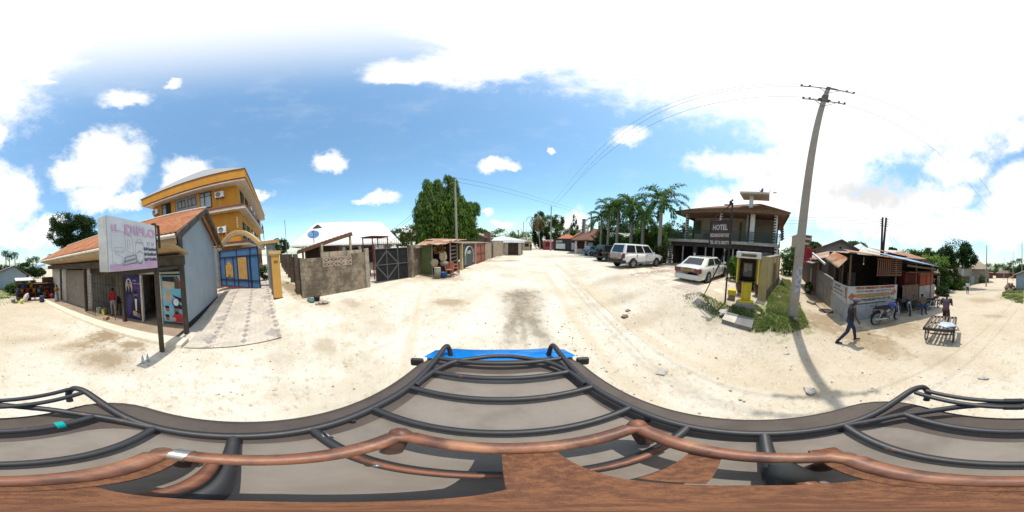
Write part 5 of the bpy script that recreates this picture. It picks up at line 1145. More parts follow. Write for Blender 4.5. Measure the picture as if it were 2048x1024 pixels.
# ================================================================ poles
def pole(label,x,y,h,r=.13,m_=None,arms=(),lean=(0,0),insul=True,group='utility poles',name='utility_pole',ang=0):
    b=gp(x,y); t=thing(name,label,'pole',b,group=group); m_=m_ or mat('grey_pole',(.34,.31,.27),.85,(.27,.24,.21))
    topp=b+Vector((lean[0],lean[1],h)); part(t,'shaft',MB().tube([b-Vector((0,0,.2)),topp],[r,r*.62],10),m_)
    for z,w_ in arms:
        c=b.lerp(topp,z/h); u=Vector((math.cos(ang),math.sin(ang),0)); cr=part(t,'crossarm',MB().bar(c-u*w_/2,c+u*w_/2,.08,.1),mat('arm_dark',(.1,.085,.075),.8)); ib=MB()
        for k in (-.46,-.2,.2,.46): q=c+u*w_*k+Vector((0,0,.06)); ib.lathe([(.02,0),(.045,.05),(.03,.09),(.045,.12),(.01,.16)],q,8)
        part(cr,'insulator',ib,mat('brown_insulator',(.12,.07,.05),.3))
    if not arms and insul:
        ib=MB(); 
        for k in range(4): ib.box(topp-Vector((0,0,.15+.25*k)),(.08,.3,.08))
        part(t,'insulator',ib,mat('brown_insulator',(.12,.07,.05),.3))
    return topp
mastp=pole('tall grey-green pole in front of the weeping tree',-5.0,14.2,8.4,.13,mat('greenish_pole',(.3,.31,.25),.85))
for px,py,top_,lab,d in ((1037,500,460,'dark slim pole by the far white roof left of the road',31),(1047,500,443,'taller grey pole far up the left side of the road',41),(1052,500,456,'short thin pole behind the taller grey one up the road',55)):
    p=D(px,py,d); pole(lab,p.x,p.y,(Hz(px,top_,p)-gz(p.x,p.y)),.12,BLACKM if 'dark' in lab else None)
p=G(1101,500); gpole=pole('pale grey pole beside the small red kiosk',p.x*.86,p.y*.86,10.4,.16)
p=D(1180,500,31); dpole=pole('dark pole in front of the tiled-roof house',p.x,p.y,7.6,.14,mat('dark_pole',(.14,.12,.11),.85))
# ================================================================ centre: trees, red kiosk, black wall, tiled house, chimney
DK=leafmat('dark_leaf',(.02,.045,.012),(.04,.075,.016)); MID=leafmat('mid_leaf',(.05,.1,.018),(.09,.14,.025)); OLV=leafmat('olive_leaf',(.08,.10,.025),(.12,.13,.04)); PALML=leafmat('palm_leaf',(.045,.085,.02),(.08,.12,.03)); DRYP=leafmat('dry_palm_leaf',(.12,.11,.045),(.2,.16,.07))
def at(px,d): q=D(px,500,d); return gp(q.x,q.y)
b=at(1080,47); palm('coconut_palm','tall coconut palm with yellowing fronds at the head of the road',b,8.2,22,4.4,DRYP,group='coconut palms',shaft=False,lean=(-.8,0),nl=16,ll=.9,dropd=1.9,elr=(-.5,1.3))
b=at(1082,52); tree('ivy_tree','dark ivy-clad tree column behind the coconut palm at the head of the road',b,[(b+Vector((-1.2,0,5)),(1.6,1.6,5.2)),(b+Vector((-.6,0,9)),(1.7,1.7,3.2)),(b+Vector((.6,0,3)),(2,2,3))],5500,.38,DK,(.3,3),limbs=False,clump=14)
b=at(1107,52); tree('broad_tree','wide mixed-green tree behind the red kiosk',b,[(b+Vector((0,0,6)),(3.2,3,3.4)),(b+Vector((2.5,0,4)),(2.6,2.6,2.8)),(b+Vector((-1.8,0,8)),(2.4,2.4,2.6)),(b+Vector((1.2,0,9)),(2.0,2,2.2))],6500,.36,MID,(.3,3),clump=12)
b=at(1128,55); palm('coconut_palm','leaning palm with drooping fronds right of the wide mixed-green tree',b,6.2,16,4.0,PALML,group='coconut palms',shaft=False,lean=(1,0),nl=16,ll=.8,elr=(-.4,1.1))
b=at(1147,58); tree('cypress','dark narrow pointed conifer behind the orange roofs',b,[(b+Vector((0,0,3)),(2.2,2.2,3.5)),(b+Vector((0,0,7)),(1.5,1.5,3.5)),(b+Vector((0,0,10)),(.8,.8,2.4))],3800,.34,DK,(.25,2),limbs=False,cat='conifer')
b=at(1157,54); palm('coconut_palm','small palm right beside the narrow conifer',b,5.6,14,3.2,PALML,group='coconut palms',shaft=False,nl=14,ll=.7)
b=at(1175,50); palm('coconut_palm','small palm behind the tiled roof right of the chimney',b,7.2,13,3.0,PALML,group='coconut palms',shaft=False,nl=14,ll=.7)
rk=at(1097,43.5); t=thing('red_kiosk','small red-painted kiosk at the foot of the pale grey pole','kiosk',rk); part(t,'body',MB().bx(rk.x-1.2,rk.x+1.3,rk.y,rk.y+2,rk.z-.1,rk.z+2.3),mat('kiosk_red',(.33,.06,.07),.7)); part(t,'hatch',MB().bx(rk.x-.8,rk.x+.5,rk.y-.05,rk.y,rk.z+.9,rk.z+1.9),mat('hatch_dark',(.08,.03,.03),.8)); part(t,'roof',MB().slab([(rk.x-1.5,rk.y-.8,rk.z+2.4),(rk.x+1.6,rk.y-.8,rk.z+2.4),(rk.x+1.6,rk.y+2.2,rk.z+2.7),(rk.x-1.5,rk.y+2.2,rk.z+2.7)],(0,0,.06)),mat('kiosk_roof_pink',(.42,.14,.15),.7))
bwl=thing('black_wall','long black-painted wall and gate beside the red kiosk','wall',at(1130,40)); p0,p1=at(1107,41),at(1152,36); dv=(p1-p0).normalized()
q_=MB(); q_.wallseg(p1,p0,p1.z-.1,p0.z-.1,p1.z+2.9,p0.z+3.0,-.2); part(bwl,'wall_face',q_,mat('black_paint_wall',(.022,.022,.026),.7,(.035,.032,.035)))
nb=Vector((dv.y,-dv.x,0)); 
if nb.y>0: nb=-nb
q_=MB(); c=p0+dv*.9+nb*.03; q_.wallseg(c+dv*3.1,c,c.z+.5,c.z+.5,c.z+1.75,c.z+1.75,.03); part(bwl,'white_banner',q_,mat('banner_palegreen',(.55,.62,.55),.6,(.4,.5,.42),sc=1)); q_=MB(); q_.wallseg(c+dv*2.2,c,c.z+2.0,c.z+2.0,c.z+2.5,c.z+2.5,.03); part(bwl,'sign_strip',q_,mat('strip_white',(.5,.5,.48),.6,(.12,.12,.12),sc=6))
q_=MB(); c=p0+dv*6.0+nb*.03; q_.wallseg(c+dv*1.6,c,c.z+.4,c.z+.4,c.z+2,c.z+2,.03); part(bwl,'white_panel',q_,mat('lattice_white',(.5,.5,.5),.7,(.3,.3,.3),sc=9))
th=thing('tiled_house','brown tiled-roof building with white lattice screen behind the parked cars','building',at(1168,31)); c=at(1151,29); OLDT=mat('old_brown_tiles',(.23,.11,.07),.85,(.13,.07,.05),sc=3,streak=(.08,.05,.04)); 
tw=MB(); tw.bx(c.x+.3,c.x+9.8,c.y+.5,c.y+7,.9,3.5); TR=lambda mb: rotz(mb,c,-.42)
part(th,'wall',TR(tw),mat('house_dark_brown',(.09,.045,.035),.9)); z=3.55
rr=MB(); e=[(c.x-.8,c.y-.8,z),(c.x+10.5,c.y-.8,z),(c.x+10.5,c.y+8,z),(c.x-.8,c.y+8,z)]; A_=(c.x+3.4,c.y+3.6,z+2.5); B_=(c.x+6.6,c.y+3.6,z+2.5); rr.add(e+[A_,B_],[(0,1,5,4),(1,2,5),(2,3,4,5),(3,0,4),(3,2,1,0)]); part(th,'roof',TR(rr),OLDT)
ob=MB(); ob.bar((e[0][0],e[0][1],z-.08),(e[1][0],e[1][1],z-.08),.06,.2); ob.bar((e[0][0],e[0][1],z-.08),(e[3][0],e[3][1],z-.08),.06,.2); part(th,'eaves_board',TR(ob),mat('eave_brown',(.15,.08,.06),.8))
for x in (c.x-.1,c.x+1.6,c.x+8.6): part(th,'pillar',TR(MB().bx(x,x+.3,c.y-.3,c.y,.9,3.5)),WHITE)
part(th,'low_wall',TR(MB().bx(c.x-.2,c.x+1.6,c.y-.25,c.y+.0,.9,2.0)),mat('pale_low_wall',(.5,.43,.36),.9)); la=MB()
la.bx(c.x+2.1,c.x+8.5,c.y-.1,c.y,1.75,3.2); part(th,'lattice_screen',TR(la),mat('lattice_white',(.5,.5,.5),.7,(.3,.3,.3),sc=9)); part(th,'painted_base',TR(MB().bx(c.x+1.9,c.x+8.6,c.y-.14,c.y,.9,1.75)),mat('base_dark_blue',(.03,.035,.06),.8))
q=at(1166,39); t=thing('chimney','tall tapering grey chimney behind the tiled roof','chimney',q); part(t,'stack',MB().tube([q,q+Vector((0,0,7.7))],[.62,.42],4,sm=False),mat('chimney_grey',(.2,.18,.18),.9)); part(t,'rim',MB().tube([q+Vector((0,0,7.55)),q+Vector((0,0,7.8))],[.5,.5],4,sm=False),mat('chimney_rim',(.14,.13,.13),.9))
for px,d,w,lab in ((1134,50,6,'orange tiled roof left of the gabled one behind the black wall'),(1157,44,4,'orange gabled roof just left of the chimney')):
    q=at(px,d); house('orange_roof_house','house with '+lab,(q.x,q.y,.9),w,5,3.4,1.5,-.2,TANW,mat('orange_tiles',(.42,.15,.075),.8,(.33,.12,.06),sc=3),hip=px<1150)
# far greenery at the end of the road and beyond the roofs
for i,(px,d,s_,h_,lab) in enumerate(((560,40,2.2,4.2,'dark tree over the alley beyond the white-roofed house'),(795,34,2.3,3.6,'olive bushy tree between the white roof and the weeping tree'),(824,30,1.9,4.2,'yellowish-green tree at the left edge of the weeping tree'),(943,42,3.0,4.6,'round tree above the beige gabled roof'),(966,48,2.2,4.2,'tree beside the pink brick pillar'),(1000,60,4,4.2,'low far trees behind the white shop roof'),(1035,70,3.6,5.4,'round far tree left of the tall grey pole'),(1056,90,5,5,'hazy far tree at the vanishing end of the road'))):
    b=at(px,d); tree('background_tree',lab,b,[(b+Vector((0,0,h_)),(s_,s_,s_*.75)),(b+Vector((s_*.8,.2,h_*.85)),(s_*.7,s_*.7,s_*.55)),(b+Vector((-s_*.7,.2,h_*.8)),(s_*.6,s_*.6,s_*.5))],1500,.4,(DK,OLV,OLV,MID,MID,OLV,MID,DK)[i],(.2,h_*.7),group='background trees',clump=9)
# ================================================================ vehicles
TYRE=mat('tyre_rubber',(.02,.02,.021),.9); RIM=mat('alloy_rim',(.45,.46,.47),.35,metal=.7); CGLASS=mat('car_glass',(.015,.02,.022),.05,spec=.8); REDL=mat('tail_light_red',(.2,.012,.018),.2,spec=.6); HEADL=mat('head_light',(.6,.62,.62),.1,spec=.8); TRIM=mat('black_trim',(.03,.03,.03),.6)
def car(name,label,loc,rz,st,cab,wb,wr,paint,cat='car',plate=None,side_win=((.05,.36),(.39,.66),(.69,.95)),bump=None,spare=False,rack=False,tail=None,glass=CGLASS,rw=(.12,.88),extra_roof=None,tilt=0):
    """st: stations (x, zbottom, ztop, halfwidth); cab: (xb0,xb1,xt0,xt1,zb,zt,wb,wt); x runs forward"""
    t=thing(name,label,cat,loc,rz,local=True); t.rotation_euler=(0,tilt,rz)
    b=MB(); vs=[]; fr_=[(0,0,0),(.8,0,0),(.965,.07,1),(1,.32,0),(.99,.72,0),(.94,.93,0),(.7,.995,0),(0,1.03,0)]
    R=[]
    for x,zb,zt,w in st:
        ring=[(x,y*w,zb+(zt-zb)*f) for y,f,_ in fr_]; ring+=[(p[0],-p[1],p[2]) for p in ring[-2:0:-1]]; R.append(ring)
    n=len(R[0]); vs=[p for r in R for p in r]
    fs=[(i*n+k,i*n+(k+1)%n,(i+1)*n+(k+1)%n,(i+1)*n+k) for i in range(len(R)-1) for k in range(n)]+[list(range(n)),[(len(R)-1)*n+k for k in range(n)][::-1]]
    b.add(vs,fs,0,True); part(t,'body',b,paint)
    xb0,xb1,xt0,xt1,zb,zt,wb_,wt=cab
    c=MB(); P8=[(xb0,-wb_,zb),(xb1,-wb_,zb),(xb1,wb_,zb),(xb0,wb_,zb),(xt0,-wt,zt),(xt1,-wt,zt),(xt1,wt,zt),(xt0,wt,zt)]
    c.add(P8,[(3,2,1,0),(4,5,6,7),(0,1,5,4),(1,2,6,5),(2,3,7,6),(3,0,4,7)]); part(t,'cabin',c,paint,bevel=.1,bseg=4)
    P=[Vector(p) for p in P8]
    def panel(a,b_,c_,d_,u0,u1,v0,v1,off=.008):
        a,b_,c_,d_=map(Vector,(a,b_,c_,d_)); nn=(b_-a).cross(d_-a).normalized()
        def q(u,v): return a*(1-u)*(1-v)+b_*u*(1-v)+c_*u*v+d_*(1-u)*v+nn*off
        pl=[q(u0,v0),q(u1,v0),q(u1,v1),q(u0,v1)]
        m=MB().slab(pl,-nn*.02); return m
    for sgn,(A_,B_,C_,D_) in ((-1,(P[0],P[1],P[5],P[4])),(1,(P[2],P[3],P[7],P[6]))):
        for u0,u1 in side_win:
            if sgn==1: u0,u1=1-u1,1-u0
            part(t,'side_window',panel(A_,B_,C_,D_,u0,u1,.14,.86),glass,bevel=.012)
    part(t,'rear_window',panel(P[3],P[0],P[4],P[7],*rw,.14,.86),glass,bevel=.012); part(t,'windscreen',panel(P[1],P[2],P[6],P[5],.08,.92,.1,.9),glass,bevel=.012)
    W=max(s[3] for s in st)
    for x in (-wb/2,wb/2):
        for sg in (-1,1):
            y=sg*(W-.09)
            part(t,'wheel_arch',MB().lathe([(wr*1.16,-.05),(wr*1.2,.0),(wr*1.1,.02),(.02,.005)],(x,sg*(W-.022),wr*1.02),22,axis=(0,sg,0)),TRIM)
            wq=part(t,'wheel',MB().lathe([(wr*.62,-.1),(wr*.9,-.105),(wr,-.07),(wr,.07),(wr*.9,.105),(wr*.62,.1)],(x,y,wr),26,axis=(0,sg,0)),TYRE)
            rb=MB().lathe([(wr*.63,.085),(wr*.6,.1),(wr*.55,.07),(.02,.06)],(x,y,wr),24,axis=(0,sg,0))
            for k in range(6):
                a=k*PI/3; rb.bar((x,y+sg*.085,wr),(x+wr*.56*math.cos(a),y+sg*.085,wr+wr*.56*math.sin(a)),.02,.06 if abs(math.sin(a))<2 else .03)
            part(wq,'rim',rb,RIM)
    x0=st[0][0]; s0=st[1]
    for sg in (-1,1):
        tl=tail or (.42,.8,.22); hz_=s0[2]-s0[1]
        part(t,'tail_light',MB().box((x0+.06,sg*(s0[3]-tl[2]/2+.004),s0[1]+hz_*(tl[0]+tl[1])/2),(.14,tl[2],hz_*(tl[1]-tl[0]))),REDL,bevel=.015)
        sf=st[-2]; part(t,'headlight',MB().box((st[-1][0]-.06,sg*(sf[3]-.16),sf[1]+(sf[2]-sf[1])*.68),(.14,.3,.16)),HEADL,bevel=.02)
        part(t,'wing_mirror',MB().box((xb1-.32,sg*(W+.09),zb+.12),(.1,.2,.15)),paint if not rack else TRIM,bevel=.03)
        for x in (xb0+(xb1-xb0)*.36,xb0+(xb1-xb0)*.66): part(t,'door_handle',MB().box((x+.02,sg*(W+.004),zb-.1),(.18,.03,.035)),TRIM)
        dl=MB()
        for x in (xb0+(xb1-xb0)*.37,xb0+(xb1-xb0)*.675,xb0+(xb1-xb0)*1.0): dl.box((x,sg*(W*.99),zb-.33),(.012,.02,.55))
        part(t,'door_seam',dl,TRIM)
    if plate: part(t,'licence_plate',MB().box((x0-.015,0,s0[1]+(s0[2]-s0[1])*plate),(.02,.44,.12)),mat('blank_yellow_plate',(.40,.22,.045),.6,(.34,.18,.05)))
    if bump: part(t,'rear_bumper',MB().box((x0+.07,0,bump),(.3,W*2.02,.24)),TRIM,bevel=.04); part(t,'front_bumper',MB().box((st[-1][0]-.1,0,bump),(.35,W*2.02,.26)),TRIM,bevel=.04)
    if spare: 
        sq=part(t,'spare_wheel',MB().lathe([(.02,.12),(.3,.13),(.36,.08),(.36,-.1)],(x0-.06,-.1,s0[1]+.55),22,axis=(-1,0,0)),TYRE); part(sq,'hub',MB().lathe([(.02,.15),(.12,.15),(.13,.12)],(x0-.06,-.1,s0[1]+.55),14,axis=(-1,0,0)),TRIM)
    return t
WCAR=mat('white_car_paint',(.80,.80,.79),.25,(.75,.745,.72),sc=1.5,coat=.7); CREAMC=mat('cream_car_paint',(.70,.70,.63),.22,(.68,.675,.6),sc=1,coat=.8); BLUC=mat('pale_blue_car_paint',(.17,.31,.40),.3,coat=.6,metal=.2); DGC=mat('dark_green_car_paint',(.016,.026,.022),.3,coat=.6)
suv=car('suv','white four-wheel-drive estate with black bumpers parked before the striped palms',(9.75,10.0,gz(9.7,9.9)),.03,
  [(-2.4,.62,1.05,.86),(-2.36,.5,1.12,.93),(-1.9,.44,1.14,.965),(-.8,.42,1.15,.97),(1.0,.42,1.14,.97),(1.25,.42,1.12,.965),(2.0,.44,1.06,.95),(2.3,.5,1.0,.88),(2.4,.58,.9,.8)],
  (-2.34,1.2,-2.05,.5,1.08,1.86,.93,.76),2.85,.38,WCAR,'car',.42,((.045,.33),(.365,.62),(.655,.93)),.52,tail=(.42,.98,.2))
part(suv,'tailgate_panel',MB().box((-2.405,0,.92),(.03,1.35,.44)),mat('dusty_tailgate',(.42,.38,.34),.5,(.3,.26,.22),sc=2)); part(suv,'side_step',MB().box((0,-.95,.4),(1.9,.18,.05)).box((0,.95,.4),(1.9,.18,.05)),mat('step_grey',(.3,.3,.29),.5))
part(suv,'roof_rail',MB().tube([(-1.8,.68,1.88),(.3,.68,1.9)],.02,6).tube([(-1.8,-.68,1.88),(.3,-.68,1.9)],.02,6),TRIM)
sed=car('sedan','cream-white saloon car parked at the hotel with its boot facing the road',(10.05,3.95,gz(9.6,3.9)-.01),-.06,
  [(-2.36,.34,.9,.72),(-2.3,.26,1.0,.82),(-1.95,.22,1.04,.875),(-1.0,.2,1.0,.888),(1.0,.2,.96,.888),(1.6,.21,.88,.87),(2.1,.23,.78,.82),(2.36,.3,.64,.7)],
  (-2.0,1.25,-1.2,.35,.94,1.455,.84,.66),2.85,.33,CREAMC,'car',.68,((.12,.46),(.5,.9)),tail=(.52,.84,.40),tilt=-.02)
part(sed,'rear_bumper',MB().box((-2.26,0,.4),(.3,1.64,.3)),CREAMC,bevel=.08,bseg=3); part(sed,'exhaust_pipe',MB().cyl((-2.44,-.5,.25),(-2.2,-.5,.26),.035,n=10),TRIM); part(sed,'roof_aerial',MB().box((-.8,0,1.46),(.14,.04,.06)),TRIM)
hat=car('hatchback','pale blue hatchback parked far up by the tiled-roof house',(12.5,22.2,gz(12.5,22.2)),.05,
  [(-1.9,.4,.95,.74),(-1.84,.3,1.0,.8),(-1.3,.22,1.0,.845),(.6,.2,.96,.85),(1.2,.22,.9,.83),(1.75,.28,.76,.76),(1.9,.36,.64,.64)],
  (-1.86,1.1,-1.35,.2,.93,1.5,.79,.6),2.4,.31,BLUC,'car',None,((.1,.42),(.46,.9)),tail=(.6,1.0,.16))
jp=car('suv','black-green jeep with a rear spare wheel parked behind the white estate',(11.0,15.3,gz(11,15.2)),.03,
  [(-2.1,.6,1.0,.84),(-2.05,.5,1.06,.88),(-1.5,.44,1.08,.9),(.7,.42,1.08,.9),(1.1,.42,1.06,.9),(1.9,.46,1.0,.85),(2.1,.56,.88,.76)],
  (-2.03,.95,-1.85,.3,1.02,1.78,.86,.74),2.6,.37,DGC,'car',None,((.05,.4),(.44,.92)),.5,spare=True,tail=(.55,.85,.14))
# hotel forecourt pavers, half lost under sand
m,nt,b=_nt('sandy_hex_pavers'); tc=N(nt,'ShaderNodeTexCoord').outputs['Object']
vo=N(nt,'ShaderNodeTexVoronoi',feature='DISTANCE_TO_EDGE'); vo.inputs['Scale'].default_value=4.2; vo.inputs['Randomness'].default_value=.18; L(nt,tc,vo.inputs['Vector'])
col=mixc(nt,ramp(nt,noise(nt,tc,.6,4),.4,.62),(.50,.44,.36),(.40,.31,.26)); col=mixc(nt,ramp(nt,vo.outputs[0],.05,.015),col,(.25,.2,.15))
sandm=ramp(nt,noise(nt,tc,.8,6,.68),.47,.57); col=mixc(nt,sandm,col,(.60,.52,.40)); L(nt,col,b.inputs['Base Color']); b.inputs['Roughness'].default_value=.95
bn=N(nt,'ShaderNodeBump'); bn.inputs['Strength'].default_value=.6; bn.inputs['Distance'].default_value=.012; L(nt,vo.outputs[0],bn.inputs['Height']); L(nt,bn.outputs[0],b.inputs['Normal'])
fp=drape([(5.3,2.2),(15.8,.9),(15.8,10.6),(6.2,9.0)],0,70,60)
for k_,(x,y,z) in enumerate(fp.v):
    i_,j_=k_%71,k_//71; e_=min(i_,j_,60-j_)/9+mn.noise(Vector((x*.8,y*.8,5)))*.9; fp.v[k_]=(x,y,z-.05+.085*S(e_,0,1.0))
structure('forecourt_pavement',fp,m)
# ================================================================ royal palms with striped feet, hedge, trees behind
RP=leafmat('royal_palm_leaf',(.055,.125,.022),(.10,.18,.03))
for i,(px,hh,fl,d0,lab) in enumerate(((1318,5.9,3.3,17.2,'largest royal palm with striped foot, next to the hotel balcony'),(1284,4.9,2.7,19.2,'royal palm with a low wide crown just left of the largest one'),(1261,6.2,2.7,20.8,'tall upright royal palm behind the front of the white estate car'),(1233,6.6,2.8,23.3,'royal palm above the rear of the white estate car'),(1215,6.3,2.8,25.3,'royal palm above the black-green jeep'),(1201,5.8,2.9,27,'leftmost royal palm beside the tiled-roof house'))):
    q=at(px,d0); palm('royal_palm',lab,q,hh+(.25,-.1,.35,.0,.45,-.3)[i],(20,17,18,18,17,17)[i],fl*1.12,RP,'royal palms with striped feet',True,.19,nl=34,ll=.62,dropd=1.3,elr=(-.35,1.5))
hd=thing('hedge','clipped dark green hedge behind the row of royal palms','hedge',gp(15,17)); fb=MB(); hl=leafmat('hedge_leaf',(.035,.095,.014),(.085,.17,.028),1.1)
for _ in range(22000):
    u=rnd.random(); x=15.2+1.2*rnd.random()-.0*u; y=11.3+16*u; a=rnd.random(); z=.9+3.4*rnd.random()**.7+.25*math.sin(y*1.7)
    if rnd.random()<.7: x=15.0+.25*rnd.random()
    leafq(fb,Vector((x-.08*(y-11),y,z)),rv()+Vector((-.5,-.3,.1)),Vector((-1,-.3,.5))+rv()*.8,rnd.uniform(.14,.26),rnd.uniform(.08,.14))
part(hd,'foliage',fb,hl); sb=MB(); sb.wallseg((15.9,11.3),(14.7,27),.8,.8,3.4,3.4,.7); part(hd,'dark_core',sb,mat('hedge_core_dark',(.03,.035,.018),.95))  # solid slab inside the leaves, its near-black colour standing in for inner shade
lw_=thing('garden_wall','low black wall under the hedge behind the white estate car','wall',(14.7,12,1)); q_=MB(); q_.wallseg((14.95,10.9),(13.9,26),.8,.8,2.0,2.0,.2); part(lw_,'wall_face',q_,mat('black_low_wall',(.02,.02,.02),.85)); q_=MB(); q_.wallseg((14.9,10.9),(13.85,26),2.0,2.0,2.06,2.06,.28); part(lw_,'coping',q_,mat('dark_coping',(.05,.045,.04),.9))
LG=leafmat('lime_leaf',(.08,.16,.02),(.14,.22,.035)); 
q=at(1305,21.5); tree('flowering_shrub','bright lime-green shrub above the hedge left of the largest palm',q,[(q+Vector((0,0,3.3)),(1.9,1.7,1.4)),(q+Vector((1.2,0,2.8)),(1.2,1.2,1.2)),(q+Vector((-1,.2,3)),(1.2,1,1))],2600,.24,LG,(.1,2),cat='shrub',clump=10)
for px,d,h_,s_,lm_,lab in ((1350,26,4.6,2.4,MID,'leafy green tree between the largest palm and the hotel balcony'),(1372,30,4.4,2.2,MID,'green tree seen through the hotel upper gallery'),(1236,30,4.5,2.8,DK,'dark tree behind the royal palms over the white tin roof'),(1262,33,4.6,3,MID,'mid-green tree behind the two tall royal palms'),(1330,33,4,3,LG,'pale green tree behind the largest palm')):
    q=at(px,d); tree('garden_tree',lab,q,[(q+Vector((0,0,h_)),(s_,s_,s_*.75)),(q+Vector((s_*.7,0,h_*.8)),(s_*.7,s_*.7,s_*.55)),(q+Vector((-s_*.7,.3,h_*.78)),(s_*.7,s_*.7,s_*.55))],2400,.3,lm_,(.2,h_*.6),group='trees behind the hotel',clump=11)
for px,d,h_,s_,lm_,lab in ((1320,17.0,1.3,.7,OLV,'tangled olive shrub between the largest palm and the hotel corner'),(1352,28,3.6,1.6,MID,'dense green shrub filling the gap beside the hotel corner'),(1296,27,4.2,2.6,LG,'bright green tree crown between the two palms nearest the hotel'),(1218,31,4.4,2.4,MID,'mid-green tree crown behind the leftmost palms'),(1583,27,3.2,1.9,MID,'green tree at the hotel side of the alley'),(1600,33,3.0,1.9,DK,'dark tree closing the far end of the alley')):
    q=at(px,d); tree('garden_tree',lab,q,[(q+Vector((0,0,h_)),(s_,s_,s_*.8)),(q+Vector((s_*.6,0,h_*.7)),(s_*.7,s_*.7,s_*.7)),(q+Vector((-s_*.6,.3,h_*.66)),(s_*.7,s_*.7,s_*.7)),(q+Vector((0,.2,h_*.4)),(s_*.8,s_*.8,s_*.7))],2600,.26,lm_,(.15,h_*.5),group='trees behind the hotel',clump=11)
q=at(1237,26.5); house('white_tin_roof_house','house with white tin roof peeping over the hedge between the palms',(q.x+3,q.y+1,.9),6,6,3.1,1.1,.9,TANW,mat('bright_tin_roof',(.7,.69,.66),.4,metal=.2),hip=False)
# spiky bush right of the largest palm
q=at(1330,17.2); t=thing('cordyline','spiky dry-looking cordyline clump at the left corner of the hotel','plant',q); fb=MB(); sb=MB()
for k in range(6):
    a=k*1.05; b0=q+Vector((.35*math.cos(a),.35*math.sin(a),0)); b1=b0+Vector((.15*math.cos(a),.15*math.sin(a),1.2+.2*k)); sb.cyl(b0,b1,.03,n=6)
    for j in range(34): leafq(fb,b1+Vector((0,0,rnd.uniform(-.5,.1))),rv()+Vector((0,0,.3)),rv(),rnd.uniform(.35,.6),.05)
part(t,'stem',sb,mat('tree_bark',(.16,.12,.09),.95,bump=.5)); part(t,'leaves',fb,OLV)
# ================================================================ the two-storey hotel
ho=thing('hotel_building','two-storey brown hotel with tiled roof, green balcony rails and zebra quoins','building',(16.3,5,.85))
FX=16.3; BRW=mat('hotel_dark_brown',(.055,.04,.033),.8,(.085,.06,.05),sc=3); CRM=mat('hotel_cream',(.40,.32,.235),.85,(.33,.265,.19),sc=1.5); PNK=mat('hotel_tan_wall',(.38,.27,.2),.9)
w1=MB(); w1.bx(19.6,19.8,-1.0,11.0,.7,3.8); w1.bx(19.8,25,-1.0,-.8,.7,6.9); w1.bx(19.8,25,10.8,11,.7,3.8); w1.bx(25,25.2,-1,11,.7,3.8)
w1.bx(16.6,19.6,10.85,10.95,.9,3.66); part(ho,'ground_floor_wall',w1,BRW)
w1=MB(); w1.bx(18.3,18.5,-.7,9.3,3.9,6.9); w1.bx(16.5,18.3,2.25,2.45,3.9,6.9); part(ho,'upper_wall',w1,CRM); part(ho,'upper_side_wall',MB().bx(18.3,25,9.1,9.3,3.9,6.9).bx(16.6,18.3,-.75,-.6,3.9,6.9),PNK)
part(ho,'balcony_slab',MB().bx(15.7,19.6,-1.1,11.2,3.66,3.95),mat('slab_pale',(.5,.47,.42),.9,(.36,.33,.28),sc=2,streak=(.25,.22,.18)))
part(ho,'beam',MB().bx(16.05,16.35,-1.0,11.1,3.2,3.66),BRW)
part(ho,'floor_plinth',MB().bx(15.6,25,-1.0,11.2,.6,1.02),mat('plinth_red_brown',(.2,.13,.11),.9))
part(ho,'ceiling',MB().bx(15.6,19,-.8,9.3,6.86,6.92),mat('ceiling_brown',(.2,.13,.09),.9))
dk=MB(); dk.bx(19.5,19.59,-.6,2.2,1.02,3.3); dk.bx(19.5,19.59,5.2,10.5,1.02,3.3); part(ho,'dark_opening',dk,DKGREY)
for y,w_ in ((1.2,2.2),): p_=part(ho,'shop_window',MB().bx(16.5,16.54,-.4,2.6,1.9,3.1),mat('hotel_glass',(.1,.13,.13),.1,(.3,.33,.32),sc=.7)); part(p_,'frame',MB().bx(16.44,16.5,-.5,2.7,3.1,3.2).bx(16.44,16.5,-.5,2.7,1.8,1.9).bx(16.44,16.5,1.0,1.1,1.9,3.1).bx(16.44,16.56,-.5,-.4,1.9,3.1).bx(16.44,16.56,2.6,2.7,1.9,3.1),BRW)
part(ho,'front_low_wall',MB().bx(16.4,16.6,-.9,3.0,1.0,1.8),BRW)
wp_=MB()
for y in (9.3,6.5,5.6,4.4,3.5,2.9): wp_.bx(16.2,16.32,y,y+.12,1.02,3.2)
part(ho,'white_post',wp_,mat('post_grey_white',(.5,.48,.44),.8))
part(ho,'brown_column',MB().bx(16.1,16.45,7.6,8.0,1.02,3.2),mat('column_dark',(.08,.065,.06),.8)); part(ho,'notice',MB().bx(16.08,16.1,7.65,7.9,2.0,2.5),PLASTW)
zq=MB(); zw=MB()
def zebra(x,y,z0,z1,s_=.3):
    part(ho,'quoin_column',MB().bx(x,x+s_,y,y+s_,z0,z1),WHITE); z=MB(); k=0; zz=z0+.1
    while zz<z1-.15: z.bx(x-.02,x+s_*.6,y-.02,y+s_*.6,zz,zz+.14) if y>2 else z.bx(x-.02,x+s_*.5,y+s_*.45,y+s_+.02,zz,zz+.14); zz+=.28
    part(ho,'quoin_block',z,mat('quoin_black',(.03,.028,.028),.7))
zebra(16.0,10.85,1.02,3.66); zebra(16.0,8.85,3.95,6.86); zebra(15.95,-.7,3.95,6.86,.36); zebra(15.95,-.95,1.0,3.66,.36); zebra(16.0,4.9,3.95,6.86,.26)
cl=MB(); cl.bx(16.0,16.38,1.55,2.0,3.95,6.86); cl.bx(16.9,17.3,2.0,2.4,6.8,9.2); part(ho,'white_column',cl,WHITE)
part(ho,'roof_platform',MB().slab([(16.0,.35,9.1),(18.6,.35,9.25),(18.6,3.3,9.25),(16.0,3.3,9.1)],(0,0,.22)),mat('platform_cream',(.6,.54,.44),.85,(.5,.44,.36),sc=1.5))
